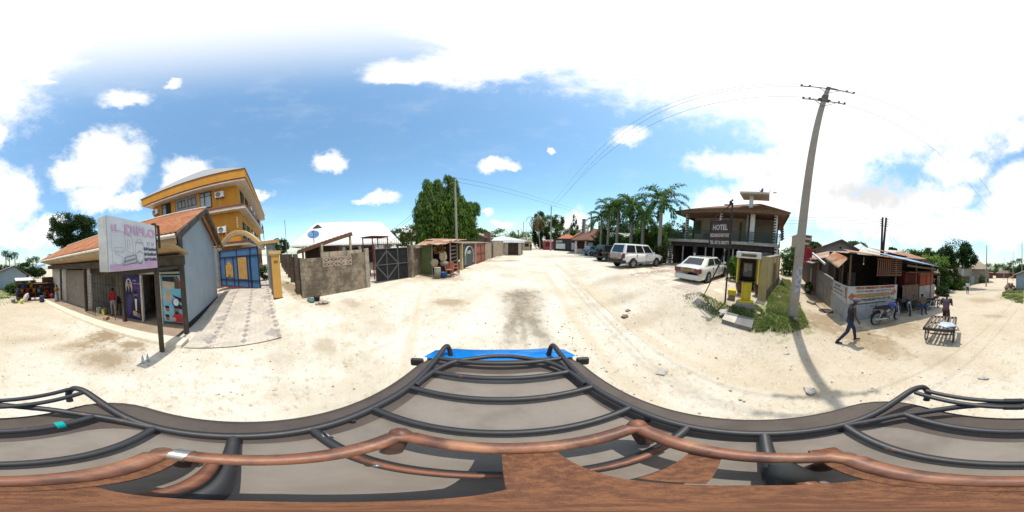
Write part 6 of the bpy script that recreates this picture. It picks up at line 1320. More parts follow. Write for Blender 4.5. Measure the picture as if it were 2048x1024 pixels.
# balcony rail
RG_=mat('green_rail',(.03,.065,.048),.5,(.05,.09,.07)); rl=MB()
for z in (4.1,4.95): rl.bar((15.75,-1.05,z),(15.75,11.1,z),.05,.05); rl.bar((15.75,11.1,z),(19,11.1,z),.05,.05); rl.bar((15.75,-1.05,z),(19,-1.05,z),.05,.05)
for i in range(9): rl.bx(15.72,15.78,-1.05+i*1.51,-.99+i*1.51,3.95,4.98)
part(ho,'balcony_rail',rl,RG_); bl2=MB(); y=-1.0
while y<11.0:
    bl2.tube([(15.75,y,4.12),(15.68,y,4.35),(15.76,y,4.65),(15.75,y,4.94)],.019,4); y+=.1
part(ho,'baluster',bl2,RG_)
# roof
rr=MB(); e=[(15.0,-1.75,6.98),(15.0,9.95,6.98),(26,9.95,6.98),(26,-1.75,6.98)]; a1_,a2_=(20.4,1.4,9.35),(20.4,5.2,9.0)
rf2=MB(); 
def tiles(mb,a,b,c,d,rows):
    a,b,c,d=map(Vector,(a,b,c,d)); nn=(b-a).cross(d-a).normalized(); nn=nn if nn.z>0 else -nn
    for i in range(rows):
        v0_,v1_=i/rows,(i+1)/rows; p0=a.lerp(d,v0_);p1=b.lerp(c,v0_);p2=b.lerp(c,v1_);p3=a.lerp(d,v1_); mb.add([p0+nn*.07,p1+nn*.07,p2+nn*.012,p3+nn*.012,p0,p1],[(0,1,2,3),(4,5,1,0)])
    mb.add([a,b,c,d],[(0,1,2,3)])
tiles(rf2,e[1],e[0],a1_,a2_,14); tiles(rf2,e[0],e[3],a1_,a1_,14); tiles(rf2,e[2],e[1],a2_,a2_,14); tiles(rf2,e[3],e[2],a2_,a1_,14)
TILE=mat('brown_roof_tiles',(.24,.13,.065),.85,(.16,.085,.045),sc=2.2,streak=(.1,.075,.045)); rfo=part(ho,'roof',rf2,TILE)
part(rfo,'fascia',MB().bx(15.02,15.08,-1.72,9.92,6.72,6.97).bx(15.08,26,-1.72,-1.66,6.72,6.97).bx(15.08,26,9.86,9.92,6.72,6.97),mat('fascia_brown',(.2,.1,.06),.8)); part(rfo,'ridge',MB().tube([a1_,a2_],.1,7).tube([e[0],a1_],.09,7).tube([e[1],a2_],.09,7),mat('ridge_tiles',(.2,.11,.06),.85)); part(rfo,'soffit',MB().bx(15.1,18,-1.65,9.85,6.92,6.95),mat('soffit_brown',(.3,.2,.14),.85))
sl2=MB()
for i in range(9): sl2.bx(15.9,18.5,-1.5+.03*i,-1.2,4.6+.24*i,4.64+.24*i)
part(ho,'slatted_screen',sl2,mat('screen_red_brown',(.24,.12,.09),.8)); part(ho,'side_block',MB().bx(18.5,26,-1.25,-1.02,.8,3.6),CRM)
part(ho,'upper_door',MB().bx(18.26,18.3,6.0,7.0,3.95,6.2).bx(18.26,18.3,3.2,3.5,3.95,6.4),WOOD); part(ho,'gallery_gap',MB().bx(18.25,18.3,8.2,9.0,4.9,6.5),mat('gap_green',(.08,.12,.05),.9))
t=thing('table','low brown board standing on the hotel balcony behind the rail','board',(16.4,6.6,3.95)); part(t,'board',MB().bx(16.35,16.4,5.8,7.0,3.97,4.7),WOOD); part(t,'foot',MB().bx(16.3,16.5,5.9,6.0,3.95,4.0).bx(16.3,16.5,6.8,6.9,3.95,4.0),DARKWOOD)
dd=thing('satellite_dish','blue satellite dish on the white platform above the hotel roof','satellite dish',(17.6,1.1,9.4)); dish(dd,Vector((17.2,1.1,9.85)),(.12,.93,.36),.42,mat('dish_deep_blue',(.03,.06,.3),.5),(17.3,1.1,9.4))
single('roof_aerial','thin tilted TV aerial beside the blue dish on the hotel platform','aerial',MB().cyl((17.3,.75,9.4),(17.2,.2,10.2),.02,n=6).cyl((17.2,.6,9.7),(17.1,-.35,9.75),.02,n=6).box((17.1,-.2,9.78),(.1,.35,.08)),BLACKM,(17.3,.75,9.4))
# ================================================================ hotel sign
hs=G(1450,605); hsx,hsy=hs.x,hs.y; hz=gz(hsx,hsy)
t=thing('hotel_sign','tall dark brown hotel signboard with white lettering on a thin post','sign',(hsx,hsy,hz))
q0=onV(1424,489,(hsx,hsy),(hsx+.3,hsy+1)); sdir=Vector((.28,1,0)).normalized(); nrm=Vector((-1,.28,0)).normalized()
zt_=Hz(1440,440,(hsx,hsy)); zb_=Hz(1440,493,(hsx,hsy)); o0=Vector((hsx,hsy,0))
bd=MB(); 
SW=.98
bd.slab([o0+sdir*(-.06)+Vector((0,0,zb_)),o0+sdir*SW+Vector((0,0,zb_)),o0+sdir*SW+Vector((0,0,zt_)),o0+sdir*(-.06)+Vector((0,0,zt_))],-nrm*.05)
part(t,'board',bd,mat('sign_brown_board',(.045,.028,.025),.7,(.07,.045,.04),sc=4),bevel=.005)
fr2=MB(); zc=[zb_,zt_]
for z in zc: fr2.bar(o0+sdir*-.08+Vector((0,0,z)),o0+sdir*(SW+.02)+Vector((0,0,z)),.07,.04)
part(t,'board_frame',fr2,BLACKM)
part(t,'post',MB().cyl((hsx,hsy,hz-.2),(hsx,hsy,zt_+.75),.035,n=8).cyl(o0+sdir*SW+Vector((0,0,zb_)),o0+sdir*SW+Vector((0,0,zt_+.1)),.025,n=6),BLACKM)
part(t,'strut',MB().cyl(o0+Vector((-.1,.95,hz)),o0+Vector((0,0,zb_+.1)),.018,n=6).cyl(o0+Vector((.1,1.0,hz)),o0+Vector((0,.05,zb_+.1)),.018,n=6).cyl(o0+sdir*SW+Vector((0,0,zt_)),o0+sdir*.05+Vector((0,0,zt_+.7)),.02,n=6),BLACKM)
hh=zt_-zb_; te=MB(); org=lambda s_,f: o0+sdir*s_+nrm*.006+Vector((0,0,zb_+hh*f)); xd=-sdir
text_mb('HOTEL',.3,org(SW*.86,.66),xd,(0,0,1),.004,0,te,.008,width=SW*.72); text_mb('BED&BREAKFAST',.2,org(SW*.97,.38),xd,(0,0,1),.004,0,te,.004,width=SW*.94); text_mb('TEL: 0713-506773',.19,org(SW*.97,.1),xd,(0,0,1),.004,0,te,.004,width=SW*.94)
part(t,'lettering',te,mat('sign_white_letters',(.55,.53,.49),.8,(.4,.38,.35)))
fl_=o0+Vector((0,.02,zt_+.8)); part(t,'lamp_head',MB().box(fl_+Vector((0,.06,-.06)),(.12,.1,.17),.3).box(fl_+Vector((0,.2,-.14)),(.05,.22,.04)).sph(fl_+Vector((0,.0,.06)),.045,8,6),BLACKM)
# ================================================================ yellow phone booth, kerb slab, pots, yellow stump
pb_=G(1490,612); px_,py_=pb_.x,pb_.y; pz=gz(px_,py_)
t=thing('phone_booth','weathered yellow pedestal phone booth with white roof on a concrete base','phone booth',(px_,py_,pz),.1,local=True)
YB_=mat('phone_yellow',(.70,.54,.035),.5,(.6,.46,.04),sc=3); YBD=mat('faded_phone_yellow',(.55,.44,.13),.6,(.4,.33,.14),sc=4)
t.rotation_euler=(0,.0,.12); t.scale=(.95,.92,1.0)
part(t,'base_block',MB().box((-.02,0,.04),(.6,.8,.3)),CONC,bevel=.03); part(t,'foot_plate',MB().box((0,0,.22),(.42,.62,.07)),YB_,bevel=.01)
part(t,'pedestal',MB().bx(-.02,.1,-.2,.2,.25,1.05).bx(-.1,.1,-.21,-.16,.25,1.05).bx(-.1,.1,.16,.21,.25,1.05),YB_,bevel=.01)
part(t,'side_panel',MB().slab([(-.28,-.40,1.0),(.3,-.34,1.0),(.3,-.34,1.95),(-.28,-.40,1.95)],(0,-.05,0)),YBD,bevel=.01); part(t,'side_panel',MB().slab([(-.28,.40,1.0),(.3,.34,1.0),(.3,.34,1.95),(-.28,.40,1.95)],(0,.05,0)),YBD,bevel=.01)
part(t,'edge_trim',MB().tube([(-.29,-.43,1.9),(-.32,-.43,1.15),(-.26,-.43,.98)],.03,6).tube([(-.29,.43,1.9),(-.32,.43,1.15),(-.26,.43,.98)],.03,6),YB_)
part(t,'back_panel',MB().bx(.26,.3,-.34,.34,.95,1.95),mat('booth_dark_back',(.05,.045,.03),.8)); part(t,'shelf',MB().bx(-.1,.26,-.33,.33,1.0,1.05),BLACKM)
ph=part(t,'telephone',MB().bx(.1,.26,-.2,.2,1.2,1.75),mat('phone_grey',(.12,.11,.1),.6)); part(ph,'keypad_panel',MB().bx(.09,.1,-.17,-.02,1.45,1.7).bx(.085,.1,.0,.17,1.4,1.72),mat('phone_panel',(.25,.23,.2),.5)); part(ph,'handset',MB().tube([(.06,.24,1.32),(.03,.25,1.45),(.06,.24,1.6)],.035,7),BLACKM)
part(t,'roof',MB().box((-.02,0,2.06),(.78,1.0,.24)),PLASTW,bevel=.03); part(t,'roof_sign',MB().bx(-.425,-.412,-.3,.3,2.0,2.1),mat('olive_sign',(.17,.12,.03),.6))
c=G(1463,598); t=thing('stump','bright yellow concrete stump beside the hotel sign post','stump',c); part(t,'top_block',MB().box(c+Vector((0,0,.32)),(.3,.34,.22),.1),YB_,bevel=.02); part(t,'base',MB().box(c+Vector((0,0,.06)),(.3,.3,.34),.2),mat('stump_stone',(.3,.22,.14),.95),bevel=.03)
ka,kb_=G(1443,645),G(1503,662); kd_=(kb_-ka).normalized(); kn=Vector((-kd_.y,kd_.x,0)); 
if kn.x<0: kn=-kn
t=thing('kerb_slab','tilted grey concrete kerb slab half buried before the phone booth','slab',(ka+kb_)/2); part(t,'slab',MB().slab([ka+Vector((0,0,.12)),kb_+Vector((0,0,.12)),kb_+kn*.55+Vector((0,0,.25)),ka+kn*.5+Vector((0,0,.22))],(0,0,-.2)),mat('grey_slab',(.25,.24,.22),.9,(.17,.165,.16),sc=3),bevel=.01); part(t,'pale_end',MB().slab([ka+Vector((0,0,.125)),ka+kd_*.42+Vector((0,0,.125)),ka+kd_*.42+kn*.52+Vector((0,0,.232)),ka+kn*.5+Vector((0,0,.226))],(0,0,.006)),mat('pale_slab',(.62,.56,.45),.95))
POT=mat('brown_glazed_pot',(.075,.035,.028),.35,(.11,.055,.04),sc=3)
for px,py,lab in ((1482,590,'round brown clay pot left behind the phone pedestal'),(1517,592,'round brown clay pot right of the phone pedestal by the yellow wall')):
    p=G(px,py); s_=.95; t=thing('clay_pot',lab,'pot',p,group='brown clay pots'); part(t,'body',MB().lathe([(.02,.1),(.16,.1),(.24,.25),(.3,.45),(.3,.58),(.27,.68),(.24,.66),(.1,.6)],p,20),POT); part(t,'rim',MB().lathe([(.25,.68),(.31,.7),(.31,.75),(.26,.76),(.24,.7)],p,20),POT); part(t,'stone_foot',MB().box(p+Vector((0,0,.02)),(.36,.36,.24),.3),CONC,bevel=.03)
# yellow boundary wall with inset panels running away beside the alley
yw=thing('yellow_wall','pale yellow boundary wall with arched recess between hotel and alley','wall',(7.7,.05,.55))
YW=mat('pale_yellow_wall',(.52,.42,.2),.9,(.42,.34,.17),sc=1.5,streak=(.26,.2,.11)); STN=mat('dark_stone_base',(.17,.14,.11),.95,(.1,.085,.07),sc=5,bump=.5)
m1=MB(); yl=lambda x: .02-.165*(x-7.6)
m1.wallseg((7.75,yl(7.75)),(14.6,yl(14.6)),.3,.3,2.62,2.9,.25); part(yw,'wall_face',m1,YW)
m1=MB()
for x in (7.6,9.5,11.6,13.7): m1.bx(x,x+.3,yl(x)-.07,yl(x)+.32,.3,2.72)
part(yw,'pier',m1,YW); m1=MB()
m1.wallseg((7.7,yl(7.7)-.04),(14.6,yl(14.6)-.04),.2,.2,1.05,1.0,.04); part(yw,'stone_base',m1,STN)
part(yw,'recess',MB().slab([(9.9,yl(9.9)-.01,1.1),(11.3,yl(11.3)-.01,1.1),(11.3,yl(11.3)-.01,2.1),(11.0,yl(11)-.01,2.35),(10.2,yl(10.2)-.01,2.35),(9.9,yl(9.9)-.01,2.1)],(0,-.012,0)),mat('recess_brown',(.17,.11,.07),.9)); m1=MB(); m1.wallseg((7.6,yl(7.6)-.06),(14.6,yl(14.6)-.06),2.62,2.9,2.68,2.96,.36); part(yw,'coping',m1,mat('coping_grey_tan',(.33,.28,.22),.9))
for q_,s_,lm_,lab in (((11.4,2.0),(.9,.75,1.0),LG,'bright green bush between the saloon car and the phone booth'),((9.6,1.0),(.5,.5,.75),LG,'low yellow-green bush behind the right clay pot')):
    b=gp(*q_); tree('garden_bush',lab,b,[(b+Vector((0,0,s_[2]*.9)),s_),(b+Vector((.5,-.2,s_[2]*.7)),(s_[0]*.7,s_[1]*.7,s_[2]*.7))],1900,.17,lm_,(.05,.4),cat='bush',limbs=False,clump=10)
# verge grass, weeds and rubble around the pole
GRS=leafmat('verge_grass',(.15,.21,.045),(.26,.27,.09),.8); gb_=MB()
pol=[G(x,y) for x,y in ((1508,665),(1530,640),(1535,600),(1548,575),(1575,570),(1582,600),(1602,620),(1620,655),(1575,668),(1540,660))]
blades(gb_,pol,24000,(.04,.2),.009); blades(gb_,[G(x,y) for x,y in ((1365,590),(1400,585),(1450,608),(1480,618),(1500,640),(1450,640),(1410,620),(1370,612))],3600,(.02,.08),.008)
blades(gb_,[G(x,y) for x,y in ((1462,612),(1500,600),(1530,625),(1535,662),(1500,664),(1470,640))],3600,(.04,.16),.009); blades(gb_,[(8.3,-.25),(15,-1.4),(20,-1.9),(20,-3.0),(8.3,-1.9)],5000,(.08,.32),.014)
structure('verge_grass',gb_,GRS,'stuff')
gb_=MB(); blades(gb_,[G(x,y) for x,y in ((0,560),(36,560),(50,598),(30,609),(0,611))],9000,(.05,.2),.024); blades(gb_,[G(x,y) for x,y in ((2047,575),(2030,575),(2005,585),(2004,593),(2030,605),(2047,608))],8000,(.05,.2),.024); structure('lawn_grass',gb_,leafmat('lawn_leaf',(.15,.20,.045),(.22,.24,.075),.7),'stuff')
for i,(px,py,r_,lab) in enumerate(((1558,596,.13,'pale flat stone in the grass left of the concrete pole'),(1590,640,.11,'white stone at the foot of the concrete pole'),(1546,615,.08,'small white stone in the grass between booth and pole'),(1517,628,.09,'small grey stone in the grass right of the booth base'),(1447,628,.17,'rough rubble lump at the foot of the hotel sign post'),(1256,622,.07,'lone dark stone on the sand before the hotel forecourt'),(1250,634,.09,'pale lump of rubble below the lone dark stone'),(1620,783,.11,'broken rubble lump in the shadow of the concrete pole'),(1572,705,.1,'flat grey paper scrap on the ground left of the pole shadow'),(1325,744,.1,'white paper scrap on the sand right of the blue vehicle'),(1966,757,.09,'grey stone on the road below the handcart'),(1738,668,.05,'small dark stone on the ground before the blue motorbike'))):
    p=G(px,py); nm='paper_scrap' if 'paper' in lab else 'stone'; fz=.15 if nm!='stone' else .6
    single(nm,lab,'paper' if nm!='stone' else 'stone',MB().sph(p+Vector((0,0,r_*fz*.5)),(r_*1.3,r_,r_*fz),9,6,0,False,fn=lambda p:p*(1+.25*math.sin(p.x*57+p.z*40+p.y*31))),mat('dark_stone',(.24,.2,.16),.9) if 'dark' in lab else mat('pale_stone',(.5,.46,.4),.9,(.38,.34,.29)),p)
# ================================================================ leaning concrete power pole and the wires
pb2=G(1584,634); pz=gz(pb2.x,pb2.y); PD=math.hypot(pb2.x,pb2.y)
tp_=D(1656,178,PD*.985); t=thing('power_pole','tall leaning concrete power pole with two crossarms and torn bills','power pole',(pb2.x,pb2.y,pz)); bot=Vector((pb2.x,pb2.y,pz-.3))
PCN=mat('pole_concrete',(.40,.345,.28),.9,(.33,.285,.235),sc=1.5,bump=.2)
def pl_(f): return bot.lerp(tp_,f)
sh_=MB(); dirp=(tp_-bot).normalized(); ux=Vector((0,1,0)); 
vs=[]
for f,wx in ((0,.16),(.93,.085),(1,.075)):
    c=pl_(f); 
    for sx,sy in ((-1,-.8),(-.8,-1),(.8,-1),(1,-.8),(1,.8),(.8,1),(-.8,1),(-1,.8)): vs.append(c+Vector((sx*wx,sy*wx*1.12,0)))
sh_.add(vs,[(i*8+k,i*8+(k+1)%8,(i+1)*8+(k+1)%8,(i+1)*8+k) for i in range(2) for k in range(8)]+[tuple(range(16,24))])
part(t,'shaft',sh_,PCN)
STEEL=mat('galv_steel',(.17,.15,.145),.6,(.1,.09,.09))
wire_pts=[]
for f,l_,nm in ((.985,2.2,'upper'),(.865,1.7,'lower')):
    c=pl_(f)+Vector((-.14,0,0)); a,b=c+Vector((.1,l_*.5,.0)),c+Vector((-.1,-l_*.5,-.0)); cr=part(t,'crossarm',MB().bar(a,b,.045,.055),STEEL); ib=MB()
    for k in (.02,.16,.84,.98):
        q=a.lerp(b,k)+Vector((0,0,.05)); ib.lathe([(.02,0),(.05,.05),(.035,.1),(.05,.13),(.01,.17)],q,8); wire_pts.append((nm,k,q+Vector((0,0,.15))))
    part(cr,'insulator',ib,mat('brown_insulator',(.12,.07,.05),.3)); part(cr,'brace',MB().bar(c+Vector((0,.45,0)),c+Vector((0,.02,-.6)),.03,.02).bar(c+Vector((0,-.45,0)),c+Vector((0,-.02,-.6)),.03,.02),STEEL)
part(t,'steel_collar',MB().box(pl_(.91),(.21,.24,.45)).box(pl_(.885),(.24,.5,.05)),STEEL)
part(t,'top_bracket',MB().box(pl_(1.005),(.16,.16,.3)).box(pl_(1.012)+Vector((0,-.2,.05)),(.05,.4,.04)),STEEL)
bill=MB()
for f,s_,w_ in ((.135,.5,.16),(.165,.3,.14),(.115,.4,.13)):
    c=pl_(f); hw=.16*(1-f*.5)+.006; z_=c.z; bill.slab([(c.x-hw,c.y-w_*.9,z_-s_/2),(c.x-hw,c.y+w_*.4,z_-s_/2),(c.x-hw-.004,c.y+w_*.5,z_+s_/2),(c.x-hw-.004,c.y-w_,z_+s_/2)],(.004,0,0))
part(t,'pasted_bill',bill,mat('torn_bills',(.5,.5,.52),.8,(.2,.22,.28),sc=9))
WIRE=mat('wire_dark',(.06,.06,.065),.5)
def wire(label,a,b,sag,r=.014,group='overhead wires'):
    a=Vector(a);b=Vector(b); n=28; pts=[a.lerp(b,i/n)-Vector((0,0,sag*4*(i/n)*(1-i/n))) for i in range(n+1)]
    o=MB().tube(pts,r,5,cap=False); return single('overhead_wire',label,'wire',o,WIRE,a,group)
gt=gpole; backp=D(2047,500,60); backtop=Vector((backp.x,backp.y,Hz(2044,487,backp)))
names=['inner','second','third','outer']
labs_f={('upper',.02):'uppermost overhead wire from the concrete pole to the pale grey pole up the road',('upper',.98):'second overhead wire from the upper crossarm up the road',('lower',.02):'lower overhead wire from the concrete pole up the road',}
labs_b={('upper',.02):'overhead wire from the upper crossarm back down the street, inner one',('upper',.98):'overhead wire from the upper crossarm tip down the street',('lower',.02):'lower overhead wire from the concrete pole down the street',('lower',.98):'lowest overhead wire from the crossarm end down the street'}
for nm,k,q in wire_pts:
    if (nm,k) in labs_f:
        e=gt+Vector(((-.6 if k<.5 else .6),0,-.3 if nm=='upper' else -1.0)); wire(labs_f[(nm,k)],q,e,.9,.010)
    if (nm,k) in labs_f and (nm,k)!=('upper',.02):
        e=backtop+Vector(((.8 if k<.5 else -.8),0,-.0 if nm=='upper' else -1.2)); wire(labs_b[(nm,k)],q,e,1.2,.010)
wire('overhead wire from the mast-tree pole to the dark pole by the tiled roof',mastp,dpole,.5,.012); wire('second overhead wire from the mast-tree pole towards the tiled roof',mastp-Vector((0,0,.45)),dpole-Vector((0,0,.35)),.55,.012)
wire('service wire from the mast-tree pole down to the white-roofed house',mastp-Vector((0,0,.3)),(-9.3,10.0,3.9),.15,.012); wire('second service wire from the mast-tree pole to the white-roofed house',mastp-Vector((0,0,.55)),(-9.25,10.1,3.75),.2,.012)
# ================================================================ snack stall with banners under rusty sheets
g6=gz(6.8,-5)
st=thing('snack_stall','open snack stall with printed food banners under a rusty corrugated roof','food stall',(6.8,-5,g6))
BAN=mat('banner_white',(.60,.58,.56),.6,(.5,.48,.46),sc=1.5)
part(st,'counter_front',MB().bx(6.8,6.86,-6.95,-3.72,g6-.3,1.0).bx(6.8,6.84,-6.2,-3.9,.62,.66),mat('whitewashed_board',(.46,.47,.48),.8,(.36,.37,.38),sc=2,streak=(.26,.25,.24)))
bn1=part(st,'front_banner',MB().bx(6.76,6.78,-6.98,-3.68,.70,1.58),BAN)
def bpanel(par,name,y0,y1,z0,z1,m_,x=6.757,mb=None): return part(par,name,(mb or MB()).bx(x-.003,x,min(y0,y1),max(y0,y1),z0,z1),m_)
FOOD=mat('food_photo_strip',(.32,.05,.04),.5,(.45,.32,.12),sc=7,lo=.45,hi=.56); FOOD2=mat('food_photo_strip_dark',(.1,.1,.09),.5,(.42,.38,.3),sc=8,lo=.46,hi=.55); ORB=mat('orange_banner_band',(.52,.27,.08),.5); BINK=mat('banner_ink',(.12,.1,.1),.6); BRED=mat('banner_red',(.42,.05,.04),.5)
bpanel(bn1,'photo_strip',-4.15,-6.75,1.42,1.55,FOOD); bpanel(bn1,'photo_strip',-4.25,-6.45,.78,.92,FOOD2); bpanel(bn1,'orange_band',-4.05,-6.4,.98,1.18,ORB)
dm=MB(); 
for cy,cz,r_ in ((-3.95,1.06,.2),(-6.72,1.16,.22)): dm.slab([(6.75,cy-r_,cz),(6.75,cy,cz+r_),(6.75,cy+r_,cz),(6.75,cy,cz-r_)],(.004,0,0))
part(bn1,'diamond',dm,mat('diamond_red_orange',(.42,.12,.06),.5,(.5,.25,.1),sc=3))
tx=text_mb('WE DO DELIVERY - CALL 0715 67 72 88',.12,(6.752,-4.2,1.27),(0,-1,0),(0,0,1),.002,0,None,.002,width=2.3); part(bn1,'lettering',tx,BINK)
tx=text_mb('SNACKS CAKE SAMOSA BITES',.13,(6.748,-4.3,1.03),(0,-1,0),(0,0,1),.002,0,None,.003,width=1.95); part(bn1,'band_lettering',tx,mat('band_yellow_ink',(.6,.5,.2),.5))
bn2=part(st,'side_banner',MB().slab([(6.76,-3.68,.70),(9.3,-3.95,.9),(9.45,-3.97,1.62),(6.76,-3.68,1.58)],(0,-.02,0)),BAN)
sdx=Vector((2.6,-.28,0)).normalized(); f2=lambda s_,z: Vector((6.76,-3.675,z))+sdx*s_
for tx_,s_,z,sz,w_ in (('FRESHLY MADE',1.9,1.36,.15,.95),("SNACKS FOR YOU",2.1,1.16,.16,1.5),('ORDER 0715 67 72 88',2.05,.98,.1,1.4)): part(bn2,'lettering',text_mb(tx_,sz,f2(s_,z),-sdx,(0,0,1),.003,0,None,.003,width=w_),BINK)
part(bn2,'photo_corner',MB().slab([f2(2.2,.92),f2(2.6,.95),f2(2.65,1.6),f2(2.3,1.58)],(0,.004,0)),FOOD2); part(bn2,'photo_corner',MB().slab([f2(.05,.95),f2(.25,1.0),f2(.22,1.5),f2(.05,1.52)],(0,.004,0)),FOOD)
part(st,'side_board',MB().slab([(6.82,-3.76,g6-.3),(9.2,-3.98,-.35),(9.2,-3.98,.95),(6.82,-3.76,.75)],(0,-.04,0)),mat('whitewashed_board',(.46,.47,.48),.8))
pst=MB()
for x,y,h in ((6.9,-3.85,3.1),(6.95,-7.0,3.1),(6.95,-9.0,2.95),(9.3,-4.1,2.9),(6.95,-10.9,2.8),(8.2,-4.1,2.95)): pst.cyl((x,y,-.5),(x,y,h),.05,n=7)
part(st,'post',pst,WOOD)
part(st,'interior_wall',MB().bx(10.6,10.7,-11,-4.2,-.6,3.4).bx(9.3,10.6,-4.3,-4.2,-.6,2.9).bx(7,10.6,-11.2,-11.1,-.6,2.9),mat('blackish_interior',(.03,.024,.02),.95,(.055,.04,.03),sc=3))  # stall interior walls mix two near-black browns
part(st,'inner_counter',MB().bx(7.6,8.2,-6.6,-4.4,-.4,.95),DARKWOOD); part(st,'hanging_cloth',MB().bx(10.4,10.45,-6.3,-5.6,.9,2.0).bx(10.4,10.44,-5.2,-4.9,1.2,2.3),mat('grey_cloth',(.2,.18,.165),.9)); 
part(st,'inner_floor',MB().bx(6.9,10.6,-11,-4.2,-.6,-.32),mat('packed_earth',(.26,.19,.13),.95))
rs=part(st,'roof_sheet',MB().corr((6.45,-3.5,3.22),(6.45,-7.6,3.08),(11.2,-7.6,3.6),(10.2,-5.0,3.62),30,.022,jag=.08),RUST)
q=[onY(1676,536,-3.25),onY(1650.5,517,-3.25),onY(1668,503,-4.1),onY(1697,516,-4.1)]
part(st,'side_awning',MB().corr(q[0],q[1],q[2],q[3],20,.022,jag=.1),mat('awning_rust_pale',(.42,.2,.085),.75,(.56,.42,.3),sc=1.3,lo=.42,hi=.6,streak=(.25,.09,.04)))
scr=part(st,'slatted_screen',MB().bx(6.93,6.97,-7.45,-5.5,3.0,3.06).bx(6.93,6.97,-7.45,-5.5,2.08,2.13),WOOD); s2=MB()
for i in range(7): s2.bx(6.9,6.93,-5.6-.15*i,-5.53-.15*i,2.1,3.05)
for i in range(8): s2.bx(6.9,6.93,-7.45,-6.55,2.12+.125*i,2.18+.125*i)
part(scr,'slat',s2,mat('slat_reddish',(.23,.12,.075),.85,(.17,.09,.06)))
part(st,'light_bulb',MB().cyl((6.9,-4.6,2.75),(6.9,-4.6,3.05),.008,n=5).sph((6.9,-4.6,2.7),(.035,.035,.05),8,6),PLASTW)
bs=thing('blue_roof_stall','dark timber stall with faded blue sheet roof beside the snack stall','stall',(6.9,-9,-.5))
part(bs,'roof_sheet',MB().corr((6.35,-7.3,3.06),(6.35,-11.0,2.78),(10.5,-11.2,3.5),(10.5,-7.3,3.75),26,.018),mat('faded_blue_sheet',(.2,.40,.60),.55,(.3,.46,.58),sc=1.4))
part(bs,'rear_roof_sheet',MB().corr((10.0,-8.5,3.78),(10.5,-13.5,3.55),(13.5,-13.5,4.1),(12.5,-8.5,4.25),30,.02),RUST)
part(bs,'beam',MB().bar((6.6,-7.6,2.75),(6.6,-11,2.55),.08,.12).bar((6.7,-9,2.2),(6.9,-12.4,2.15),.06,.07),WOOD); part(bs,'back_wall',MB().bx(9,9.1,-12.2,-7.5,-.6,2.9),mat('blackish_interior',(.03,.024,.02),.95))
cb=thing('red_cupboard','closed red-painted stall cupboard on a pale low wall','cupboard',(7.2,-10.8,.6)); q0=onX(1840,572,7.0); q1=onX(1867,545,7.0)
part(cb,'front',MB().bx(7.0,7.9,q1.y,q0.y,q0.z,q1.z),mat('cupboard_red',(.30,.06,.03),.7,(.22,.045,.025),sc=2)); part(cb,'side_panel',MB().bx(7.25,7.9,q0.y+.02,q0.y+1.4,q0.z-.05,q1.z+.02),mat('cupboard_dark_red',(.12,.02,.015),.8)); part(cb,'hatch_door',MB().bx(6.97,6.995,(q0.y+q1.y)/2-.7,(q0.y+q1.y)/2+.05,q0.z+.08,q1.z-.1),mat('hatch_orange_red',(.36,.085,.04),.7)); part(cb,'top_board',MB().bx(6.9,8,q1.y-.1,q0.y+1.4,q1.z,q1.z+.06),WOOD); part(cb,'base_wall',MB().bx(6.95,7.9,q1.y-.2,q0.y+.1,-.9,q0.z-.005),mat('pale_base_wall',(.42,.39,.34),.9,(.3,.28,.24),sc=2))
pf=thing('wooden_pallet','upright slatted wooden pallet leaning at the dark stall behind the parked motorbikes','pallet',(6.9,-8.4,-.4)); s3=MB()
for i in range(12): s3.bx(6.88,6.91,-9.2+.135*i,-9.12+.135*i,.35,1.42)
part(pf,'slat',s3,mat('pallet_grey_brown',(.26,.19,.14),.9)); part(pf,'rail',MB().bx(6.915,6.95,-9.25,-7.6,1.3,1.4).bx(6.915,6.95,-9.25,-7.6,.5,.6).bx(6.85,6.95,-9.25,-7.55,1.42,1.47),WOOD)
# alley side: block wall, shack row, dish
aw2=thing('block_wall','rough grey block wall behind the side banner along the alley','wall',(10.5,-4,-.2)); q_=MB(); q_.wallseg((12.4,-4.0),(9.3,-3.98),-.5,-.5,1.95,1.62,.18); part(aw2,'wall_face',q_,mat('grey_cement_wall',(.3,.275,.24),.95,(.22,.2,.175),sc=2,bump=.4,streak=(.15,.135,.115))); q_=MB(); q_.wallseg((9.3,-3.96),(8.55,-3.94),-.5,-.5,1.1,.9,.1); part(aw2,'low_end',q_,mat('pale_render',(.45,.42,.36),.9,(.3,.28,.24)))
sk=thing('tin_shack','row of dark timber shacks with rusty tin roof along the alley','shack',(15,-4.4,-.2)); q_=MB(); q_.wallseg((24,-5.3),(12.4,-4.1),-.5,-.5,2.6,2.7,.2); part(sk,'plank_wall',q_,mat('shack_planks',(.10,.065,.05),.9,(.16,.11,.09),sc=4,stretch=(5,5,.6)))
part(sk,'grey_door',MB().slab([(15.2,-4.36,-.2),(16.3,-4.47,-.2),(16.3,-4.47,1.9),(15.2,-4.36,1.9)],(0,.03,0)),mat('grey_tin_door',(.3,.31,.32),.7)); part(sk,'corner_post',MB().bx(12.3,12.42,-4.05,-3.93,-.5,2.7),mat('post_pale_wood',(.3,.22,.15),.9))
part(sk,'roof_sheet',MB().corr((19.5,-3.7,2.95),(11.3,-3.4,2.75),(11.3,-6.5,3.6),(19.5,-6.5,3.9),32,.022,jag=.15),RUST2); part(sk,'loose_sheet',MB().corr((13.5,-3.25,2.5),(11.4,-3.2,2.45),(11.4,-4.2,2.8),(13.5,-4.2,2.85),9,.022),mat('grey_pink_sheet',(.36,.24,.22),.7,(.5,.45,.42),sc=2)); part(sk,'roof_pole',MB().bar(onY(1625,506,-3.3),onY(1650,528,-3.3),.1,.1),PLASTW)
